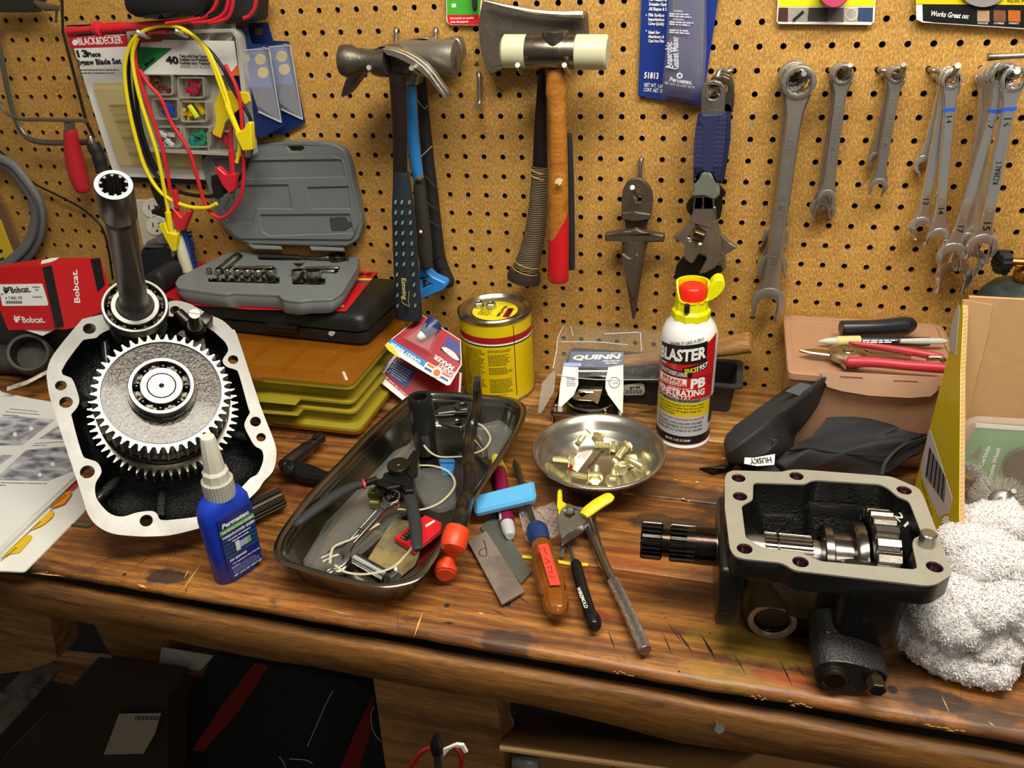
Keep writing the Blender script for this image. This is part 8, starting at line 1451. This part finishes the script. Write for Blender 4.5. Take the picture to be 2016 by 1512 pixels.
def crank():
 K = Zm(480, 800, 400, 2016); t = thing('socket_lever', 'dark steel socket wrench with a side lever lying left of the tray', 'socket wrench', onZ(610, 900)); dm = M('544e48', .32, .9, .25, 60)
 b = MB(); b.mat(dm); BT(b, K([(410, 600, 130, .016), (440, 560, 142, .017), (640, 410, 142, .017), (655, 395, 120, .017)]), smooth=0, seg=24); b.build('socket_barrel', t, world=True); b = MB(); b.mat(dm); BT(b, K([(650, 400, 112, .017), (770, 310, 112, .018), (785, 302, 96, .018)]), smooth=0, seg=24); b.mat(BLK); p = onZ(*K([(705, 300)])[0], .0275); b.at(zframe(p, (-.1, -.3, 1))).cyl(.0035, -.001, .0008, 14); b.at(Matrix()); b.build('bored_end', t, world=True)
 b = MB(); b.mat(M('2c2b2a', .35, .7)); BT(b, K([(380, 560, 90, .018), (430, 600, 150, .017), (470, 625, 120, .015)]), smooth=2, seg=20); BP(b, K([(480, 560), (560, 540), (700, 590), (830, 640), (880, 625), (920, 670), (880, 745), (800, 720), (600, 700), (470, 670), (450, 620)]), .017, .010, .002, bev=.0015); b.build('lever_arm', t, world=True)
 p = onZ(*K([(445, 610)])[0], .0255); b = MB(); b.mat(BLK); b.at(zframe(p, (-.3, -.5, .8))).lathe([(.008, -.002), (.008, .001), (.006, .002), (.003, .0015), (.0001, .003)], 20); b.build('pivot_screw', t, world=True)
crank()
def dish():
 h = .047; P = [onZ(*q, h) for q in C3([(572, 1050), (1388, 1180), (930, 880), (1030, 1385)])]; c = V(((P[0].x + P[1].x) / 2 , (P[2].y + P[3].y) / 2, ZT)); R = .0765; t = thing('magnetic_dish', 'round stainless magnetic parts dish full of yellow bolts', 'dish', T(c.x, c.y, ZT)); b = MB()
 b.mat(M('b8b4a8', .24, .95, .1, 20, .06, 80, rv=.06)).lathe([(R - .0005, h - .003), (R, h - .001), (R - .001, h), (R - .004, h - .0005), (R - .010, h - .009), (R - .017, h - .020), (R - .026, h - .028), (.042, h - .0325), (.0001, h - .0325)], 72); b.lathe([(R - .001, h - .003), (R - .012, h - .013), (R - .022, h - .025), (.046, h - .0345), (.0001, h - .0345)], 72); b.build('bowl', t, ang=60)
 b = MB(); b.mat(M('3a3a3a', .6)).cyl(.036, .0005, h - .0345, 40); b.build('magnet_base', t)
 b = MB(); zf = h - .0323; m = pmat((0, 0, ZT + zf), (0, 0, 1), (1, 0, 0)); b.mat(M('e8e4de', .4)); PP(b, C3([(775, 1225), (880, 1098), (935, 1105), (930, 1140), (835, 1268)]), m, .0003, off=.0004); b.mat(RED); PP(b, C3([(790, 1225), (805, 1240), (800, 1258), (782, 1248)]), m, .0002, off=.0007); PP(b, C3([(895, 1105), (928, 1108), (926, 1116), (892, 1112)]), m, .0002, off=.0007); pln(b, 4, C3([(880, 1118), (835, 1180), (915, 1128), (870, 1190)]), m, .001, off=.0007); b.mat(M('6b6a62', .4, .8)); P_ = C3([(915, 1240), (1010, 1120)]); ptx(b, 'Pittsburgh', P_[0], P_[1], 7, m, .0004, .01, .2); b.build('warning_sticker', t, world=True)
 GM_ = M('dcd2a0', .3, .8, .1, 60); GB = M('8a6a44', .4, .7, .2)
 proto = None; spec = (((640, 1050), (820, 1015)), ((815, 1110), (880, 1030)), ((1070, 985), (970, 1050)), ((930, 1085), (1045, 1100)), ((665, 1180), (780, 1190)), ((1040, 1160), (1110, 1240)), ((1260, 1240), (1180, 1195)), ((960, 1200), (950, 1300)), ((1070, 1250), (1060, 1320)), ((840, 1290), (900, 1300)), ((1090, 1180), (1140, 1110)))
 ds = ('far left', 'second from the left at the back', 'rearmost, head down', 'middle, lying flat behind the sticker', 'near left, lying flat', 'right of centre with shiny white head', 'far right', 'nearest the rim, upright in front of the sticker', 'nearest right', 'half hidden at the near rim', 'brown-headed')
 for i, (a, q) in enumerate(spec):
  A, B_ = onZ(*C3([a])[0], .026), onZ(*C3([q])[0], .024 + (.006 if i in (5, 10) else 0)); d = (B_ - A).normalized(); m = zframe(B_ - d * .019, d)
  if proto is None:
   proto = thing('flange_bolt', 'x', 'bolt', m); b = MB(); b.mat(GM_).lathe([(.0030, 0)] + [((.0040 if k % 2 else .0034), .0008 + .0175 * k / 22) for k in range(23)], 14, True, True); b.build('threaded_shank', proto); b = MB(); b.mat(GM_).lathe([(.004, .0185), (.0088, .0186), (.0090, .0196), (.0070, .0205)], 26, True, True).prism(circ(0, 0, .0068, 6), .0204, .0255, bev=.0006); b.build('flanged_head', proto); o = proto
  else: o = copy_tree(proto, m)
  o['label'] = 'yellow zinc flange bolt in the dish, ' + ds[i]; o['category'] = 'bolt'; o['group'] = 'bolts in the dish'
dish()
# ---- loose hand tools
def hand_tools():
 t = thing('paint_marker', 'maroon and white marker pen with a ribbed yellow cap, lying under the blue lighter', 'marker', onZ(980, 970)); h = .0085
 for nm, col, L_ in (('yellow_cap', YEL, [(405, 300, 40), (415, 310, 62), (435, 380, 86)]), ('barrel', M('7c1238', .4), [(432, 385, 78), (450, 500, 84), (480, 700, 92)]), ('base_cap', M('b4b4b0', .35), [(478, 695, 84), (492, 750, 78), (497, 775, 50)])): b = MB(); b.mat(col); BT(b, [(*p, h) for p in F1(L_)], smooth=0, seg=20); b.build(nm, t, world=True)
 b = MB(); b.mat(PAPER); BT(b, [(*p, h + .0004) for p in F1([(436, 430, 70), (444, 500, 72)])], smooth=0, seg=20, flat=(1, .8)); BT(b, [(*p, h + .0004) for p in F1([(452, 620, 70), (462, 690, 72)])], smooth=0, seg=20, flat=(1, .8)); b.build('printed_band', t, world=True)
 t = thing('lighter', 'light blue disposable lighter body lying across the marker', 'lighter', onZ(990, 980)); m = pmat(onZ(995, 975, .030), (.0, -.25, 1), (1, 0, 0)); b = MB(); b.mat(M('5aa8da', .3, 0, .04)); PP(b, F1([(275, 540), (285, 522), (620, 440), (638, 440), (652, 525), (640, 548), (300, 628), (284, 622)]), m, .011, .003, 3, .003); b.build('lighter_body', t, world=True); b = MB(); b.mat(M('caa84a', .4)); PP(b, F1([(284, 528), (303, 523), (308, 552), (289, 557)]), m, .0002, off=.0003); b.mat(INK); PP(b, F1([(288, 532), (300, 529), (303, 548), (291, 551)]), m, .0002, off=.0005); b.build('logo_patch', t, world=True)
 for nm, L_, h, lab in (('steel_plate', [(318, 720), (405, 636), (625, 985), (560, 1055)], .0035, 'smooth grey steel plate lying under the rusty one'), ('steel_plate', [(243, 800), (355, 740), (583, 1098), (447, 1175)], .0072, 'rusty brown steel plate with a pencilled P, on top of the grey one')):
  b = MB(); b.mat(M('6f726c', .4, .6, .15, 30, col2='7a6f5c', sc2=20, th=.62) if h < .005 else M('7c6f64', .55, .5, .25, 40, col2='94857a', sc2=25, th=.5)); BP(b, F1(L_), h, .003, bev=.0003)
  if h > .005: b.mat(M('3c3836', .7)); b.tube([onZ(*q, h) for q in F1([(340, 795), (350, 830), (358, 880), (345, 895), (318, 885), (315, 862), (340, 845), (358, 850)])], .0006, 5, smooth=3)
  tag(b.build(nm), lab, 'metal plate', 'loose steel plates')
 t = thing('screwdriver', 'old screwdriver with amber handle, red sticker and blue collar', 'screwdriver', onZ(1080, 1100)); b = MB(); b.mat(M('6b6250', .35, .9, .3, 60)); BT(b, F1([(525, 320, 18, .016), (535, 360, 50, .016), (560, 440, 36, .017), (590, 560, 34, .018), (640, 700, 36, .019)]), smooth=2, flat=(.6, 1)); b.build('blade', t, world=True)
 b = MB(); b.mat(M('1b3560', .3, 0, .1)); BT(b, F1([(645, 715, 96, .019), (655, 740, 136, .019), (670, 780, 128, .019), (680, 815, 108, .019)]), smooth=2, seg=24); b.build('blue_collar', t, world=True)
 AM = M('8a4c14', .12, 0, .15, 40, alpha=.86, coat=.5); b = MB(); b.mat(AM); BT(b, F1([(682, 820, 112, .019), (690, 860, 138, .019), (725, 1000, 170, .019), (745, 1080, 172, .019), (752, 1110, 150, .019), (762, 1140, 150, .019), (770, 1190, 156, .019), (778, 1230, 120, .018), (780, 1244, 70, .017)]), smooth=4, seg=12, up=(0, 0, 1)); b.build('amber_handle', t, world=True, ang=28)
 b = MB(); b.mat(M('d23c26', .4, 0, .1)); m = pmat(onZ(1080, 1110, .0392), (.05, -.22, 1), (1, 0, 0)); PP(b, F1([(663, 825), (722, 815), (797, 1062), (735, 1066)]), m, .0006); b.mat(M('6c1810', .5)); [b.tube([onP(*q, m.translation + m.col[2].to_3d() * .0003, m.col[2].to_3d()) for q in F1(L_)], .0003, 4) for L_ in ([(675, 850), (700, 840), (712, 880)], [(700, 900), (735, 925), (705, 935)], [(715, 960), (740, 950), (748, 990), (722, 985)], [(730, 1010), (765, 1020)])]; b.build('red_sticker', t, world=True)
 t = thing('screwdriver', 'slim black-handled screwdriver with white lettering, right of the amber one', 'screwdriver', onZ(1150, 1160)); b = MB(); b.mat(MACH); BT(b, F1([(835, 790, 22, .010), (860, 870, 22, .010), (882, 930, 24, .010)]), smooth=0); b.build('shaft', t, world=True)
 b = MB(); b.mat(M('141414', .22, 0, .1)); BT(b, F1([(880, 925, 40, .011), (890, 950, 72, .012), (915, 1050, 74, .012), (950, 1160, 72, .012), (970, 1230, 80, .013), (990, 1270, 96, .013), (1000, 1310, 84, .012), (1002, 1322, 50, .012)]), smooth=4, seg=14); b.build('black_handle', t, world=True, ang=40); b = MB(); b.mat(PAPER); m = pmat(onZ(1145, 1175, .0247), (-.1, -.3, 1), (1, 0, 0)); ptx(b, 'WIREMOLD', *F1([(893, 1082), (942, 1205)]), 7, m, .0003, .01); b.build('handle_lettering', t, world=True)
 t = thing('breaker_bar', 'long chrome bar with knurled grip running from the clamp to the bench front', 'bar', onZ(1250, 1150)); b = MB(); b.mat(M('a5a39e', .22, 1, .1)); BT(b, F1([(985, 640, 60, .014), (960, 680, 100, .014), (985, 740, 74, .013), (1020, 850, 62, .012), (1075, 980, 64, .012), (1110, 1040, 66, .012)]), smooth=3, seg=20); b.build('shaft', t, world=True)
 kn = NT('knurl'); w1 = kn.n('ShaderNodeTexWave', i_Vector=kn.n('ShaderNodeMapping', i_Vector=kn.tc.outputs['Object'], i_Rotation=(0, 0, .2)).outputs[0], i_Scale=230.).outputs['Fac']; w2 = kn.n('ShaderNodeTexWave', i_Vector=kn.n('ShaderNodeMapping', i_Vector=kn.tc.outputs['Object'], i_Rotation=(0, 0, 1.9)).outputs[0], i_Scale=230.).outputs['Fac']; kn.set(Base_Color=lin('c4c4c0'), Metallic=1., Roughness=.28); kn.bump(kn.math('MULTIPLY', w1, w2), 1., .0015)
 b = MB(); b.mat(kn.m); BT(b, F1([(1110, 1040, 70, .012), (1180, 1180, 76, .012), (1300, 1450, 80, .012)]), smooth=0, seg=20); b.build('knurled_grip', t, world=True); b = MB(); b.mat(M('8c7468', .45, .8)); BT(b, F1([(1298, 1448, 79, .012), (1302, 1456, 74, .012)]), smooth=0, seg=20); b.build('end_face', t, world=True)
 t = thing('spring_clamp', 'steel spring clamp with two yellow dipped handles beside the dish', 'clamp', onZ(1120, 1000)); CM = M('8f9088', .35, .8, .2, 60)
 b = MB(); b.mat(CM); BP(b, F1([(780, 600), (800, 575), (860, 580), (888, 592), (950, 600), (975, 640), (930, 700), (860, 740), (800, 785), (792, 740), (778, 640)]), .030, .012, .002, bev=.001, holes=[F1([(820, 620), (870, 612), (882, 640), (850, 662), (825, 650)])]); b.build('clamp_body', t, world=True)
 b = MB(); b.mat(CM); P = [onZ(*F1([(848 + 22 * cos(k * .8), 640)])[0], .026 + .008 * sin(k * .8)) + V((0, k * .0003, 0)) for k in range(40)]; b.tube(P, .0011, 6); b.build('coil_spring', t, world=True)
 b = MB(); b.mat(M('dcc818', .42, 0, .15, 60)); BP(b, F1([(778, 500), (790, 484), (805, 490), (808, 560), (835, 575), (800, 600), (788, 640), (776, 600)]), .034, .008, .002, bev=.0015); b.build('yellow_handle', t, world=True); b = MB(); b.mat(M('dcc818', .42, 0, .15, 60)); BT(b, F1([(935, 650, 60, .034), (960, 625, 80, .036), (1020, 580, 84, .040), (1080, 545, 78, .043), (1100, 530, 50, .044)]), smooth=3, flat=(.55, 1)); b.build('yellow_handle', t, world=True)
 b = MB(); b.mat(CM); BT(b, F1([(822, 760, 30, .010), (812, 830, 32, .008), (805, 885, 30, .008)]), smooth=0); b.build('jaw_pin', t, world=True)
 b = MB(); b.mat(M('e6e6e6', .08, 0, 0, alpha=.3)); O = [onZ(*q, .004) for q in F1([(600, 530), (680, 520), (720, 640), (790, 780), (740, 840), (640, 760), (540, 640), (520, 600)])]
 b.grid(lambda u, v: onZ(*F1([(530 + 230 * u + 60 * v, 560 + 40 * sin(3 * u) + 240 * v * (1 - .3 * u))])[0], .004 + .004 * (1 + sin(u * 23 + v * 9) * sin(v * 19))), 20, 16); tag(b.build('plastic_film', ang=10), 'crinkled clear plastic film under the screwdriver blade', 'plastic film')
 b = MB(); b.mat(YEL); b.tube([onZ(*q, .002) for q in F1([(570, 897), (640, 905), (800, 930), (860, 940), (960, 945)])], .0018, 8, smooth=3); tag(b.build('yellow_wire'), 'short yellow wire on the bench behind the screwdriver handles', 'wire')
 for k, (u, v, w_) in enumerate(((1330, 945, 3), (1345, 982, 4), (1356, 986, 3), (1430, 955, 3), (1372, 949, 4), (1318, 1150, 2.5), (1425, 903, 4), (690, 1010, 3), (1015, 945, 2))):
  b = MB(); b.mat(M('cdbd8c', .7)); p = onZ(u, v, .0012); b.sphere(p, w_ * mpp(p) * .6, 8, (1.5, .8, .6)); tag(b.build('wood_crumb'), 'tiny pale crumb on the bench', 'crumb', 'crumbs on the bench')
hand_tools()
# ---- nail in the apron
t = thing('nail', 'bent nail with a flat head sticking out of the bench front rail', 'nail', onY(1415, 1432, -.52)); b = MB(); b.mat(M('8a8f8c', .4, .8)); p = onY(1410, 1420, -.516); q = onY(1416, 1434, -.526); b.tube([p, q], .0012, 8).at(zframe(q, q - p)).cyl(.0042, 0, .001, 18); b.build('nail_shank', t, world=True)
# ================= under the bench =================
UW = woodmat('stud_wood', 'a87a44', '8a6034', '57391d', stains=False, rough=.6)
def upost(nm, px, y, th, lab, mt, cat='post'):
 b = MB(); b.mat(mt); WP(b, px, y, th, .002, 2, bev=.001); return tag(b.build(nm), lab, cat)
upost('support_post', [(733, 1330), (976, 1370), (1000, 1560), (765, 1560)], -.476, .04, 'wide light brown bench leg below the middle of the front rail', UW.m)
upost('stud', [(-20, 1180), (95, 1200), (112, 1300), (60, 1320), (-20, 1330)], -.34, .05, 'brown upright at the far left under the bench', UW.m); upost('stud', [(185, 1230), (330, 1250), (345, 1330), (245, 1345)], -.17, .05, 'second brown upright under the bench, farther back', UW.m)
upost('cross_rail', [(110, 1300), (400, 1330), (370, 1400), (100, 1340)], -.09, .03, 'dim brown cross rail between the uprights', UW.m, 'rail')
W_ = M('8f887c', .8, 0, .25, 20, col2='5c5448', sc2=14, th=.55)
b = MB(); b.mat(W_); P = [onY(u, v, y) for u, v, y in ((85, 1320, -.20), (-60, 1470, -.42), (-150, 1600, -.55))]; b.tube(P, [.035, .035, .035], 4, flat=(1, 1)); tag(b.build('white_beam', flat=True), 'dirty white painted beam slanting at the lower left under the bench', 'beam')
b = MB(); b.mat(W_); WP(b, [(2, 1208), (22, 1208), (62, 1310), (52, 1320), (25, 1270)], -.30, .004); tag(b.build('plaster_edge'), 'narrow flaking white edge beside the far left upright', 'edge strip')
b = MB(); b.mat(M('a39b90', .8, 0, .1)); WP(b, [(318, 1275), (420, 1292), (395, 1320), (312, 1310)], -.20, .002); tag(b.build('paper_label'), 'pale paper just below the rail at left', 'paper')
t = thing('shipping_label', 'crumpled white label with faint barcode on the dark carton below', 'label', onY(260, 1450, -.28)); b = MB(); b.mat(M('a0917e', .8, 0, .15, 30)); WP(b, [(234, 1406), (317, 1405), (305, 1445), (282, 1484), (204, 1486)], -.30, .0015, bev=.0002); b.build('label_sheet', t, world=True); b = MB(); b.mat(M('4c443c', .8))
for k in range(12): WP(b, [(266 + k * 4, 1410), (268 + k * 4 + k % 2, 1410), (268 + k * 4 + k % 2, 1418), (266 + k * 4, 1418)], -.3005, .0004)
b.build('printed_bars', t, world=True)
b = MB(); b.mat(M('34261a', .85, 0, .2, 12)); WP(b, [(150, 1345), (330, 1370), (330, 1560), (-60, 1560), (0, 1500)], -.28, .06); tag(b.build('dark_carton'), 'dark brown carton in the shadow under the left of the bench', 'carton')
b = MB(); b.mat(BLKR); WP(b, [(425, 1290), (700, 1340), (740, 1372), (770, 1560), (325, 1560), (340, 1420)], -.20, .07, .01); tag(b.build('black_bag'), 'large black bag filling the dark space under the bench', 'bag')
for L_, lab in (([(500, 1308), (528, 1312), (470, 1400), (400, 1480), (378, 1478), (430, 1400)], 'long dark red strip on the black bag under the bench'), ([(728, 1380), (735, 1370), (728, 1450), (690, 1560), (650, 1560), (700, 1440)], 'dark red strip beside the bench leg')): b = MB(); b.mat(M('6c1014', .5)); WP(b, L_, -.325, .004, bev=.0005); tag(b.build('red_trim'), lab, 'trim', 'red strips under the bench')
for i, P in enumerate(([(605, 1470), (640, 1390), (655, 1360)], [(550, 1490), (560, 1505), (565, 1530)], [(570, 1494), (600, 1496), (615, 1503)], [(736, 1392), (730, 1410), (735, 1440), (750, 1460)], [(1000, 1402), (1010, 1420), (1008, 1436)])): b = MB(); b.mat(M('a8a49c', .5)); b.tube([onY(u, v, -.33 if i < 4 else -.43) for u, v in P], .0007, 6, smooth=4); tag(b.build('loose_thread'), ('pale wire end hanging in the dark, %s' % ('long one left of the leg', 'short one at the bottom', 'short level one at the bottom', 'looped beside the bench leg', 'beside the open carton')[i]), 'wire', 'loose wires under the bench')
t = thing('open_carton', 'open cardboard carton with its flap lit, under the middle right of the bench', 'carton', onY(1150, 1500, -.46)); kb = M('9c7142', .8, 0, .12, 12)
def q3(u, v, y): return onY(u, v, y)
b = MB(); b.mat(kb); A = [q3(985, 1472, -.50), q3(1020, 1400, -.36), q3(1500, 1470, -.36), q3(1420, 1530, -.50)]; b.quad(*A); b.build('lit_flap', t, world=True, solid=.004); b = MB(); b.mat(M('c59c66', .8)); b.tube([A[0], A[0].lerp(A[3], 1)], .0035, 6, flat=(1, .8)); b.build('flap_edge', t, world=True)
b = MB(); b.mat(kb); b.quad(q3(1015, 1402, -.35), q3(2100, 1560, -.35), q3(2100, 1800, -.35), q3(1015, 1700, -.35)); b.build('back_wall', t, world=True, solid=.004)
for u in (1205, 1335): b = MB(); b.mat(M('5a4024', .8)); b.tube([q3(u, 1440 + (u - 1205) * .12, -.3545), q3(u + 5, 1560, -.3545)], .0007, 4); b.build('crease', t, world=True)
b = MB(); b.mat(M('7c8084', .4, .3)); b.quad(q3(1010, 1490, -.47), q3(1060, 1498, -.47), q3(1060, 1540, -.47), q3(1010, 1540, -.47)); tag(b.build('grey_box', solid=.01), 'grey block inside the open carton at the bottom edge', 'box')
t = thing('hanging_snips', 'red-handled pliers with black nose and white lock hook in front of the bench leg', 'pliers', onY(860, 1500, -.53)); y = -.535; S7 = Zm(680, 1180, 720, 2016)
b = MB(); b.mat(BLK); WT(b, [(*p, w_, y) for p, w_ in zip(S7([(502, 728), (502, 750), (500, 800), (502, 845)]), (4, 12, 24, 20))], smooth=2); b.build('black_nose', t, world=True); b = MB(); b.mat(MACH); WT(b, [(*p, 15, y) for p in S7([(504, 845), (512, 940), (515, 1000)])], smooth=0); b.build('steel_rod', t, world=True)
for L_ in ([(475, 815), (420, 840), (375, 900), (345, 960), (340, 1020)], [(590, 800), (630, 850), (640, 900), (625, 960), (600, 1020)]): b = MB(); b.mat(M('9c1a26', .4)); WT(b, [(*p, 9, y + .004) for p in S7(L_)], smooth=4); b.build('red_handle', t, world=True)
b = MB(); b.mat(PAPER); WP(b, S7([(538, 830), (610, 800), (650, 805), (672, 845), (655, 850), (635, 820), (605, 815), (575, 830), (540, 870)]), y - .002, .003, bev=.0004); b.build('lock_hook', t, world=True)
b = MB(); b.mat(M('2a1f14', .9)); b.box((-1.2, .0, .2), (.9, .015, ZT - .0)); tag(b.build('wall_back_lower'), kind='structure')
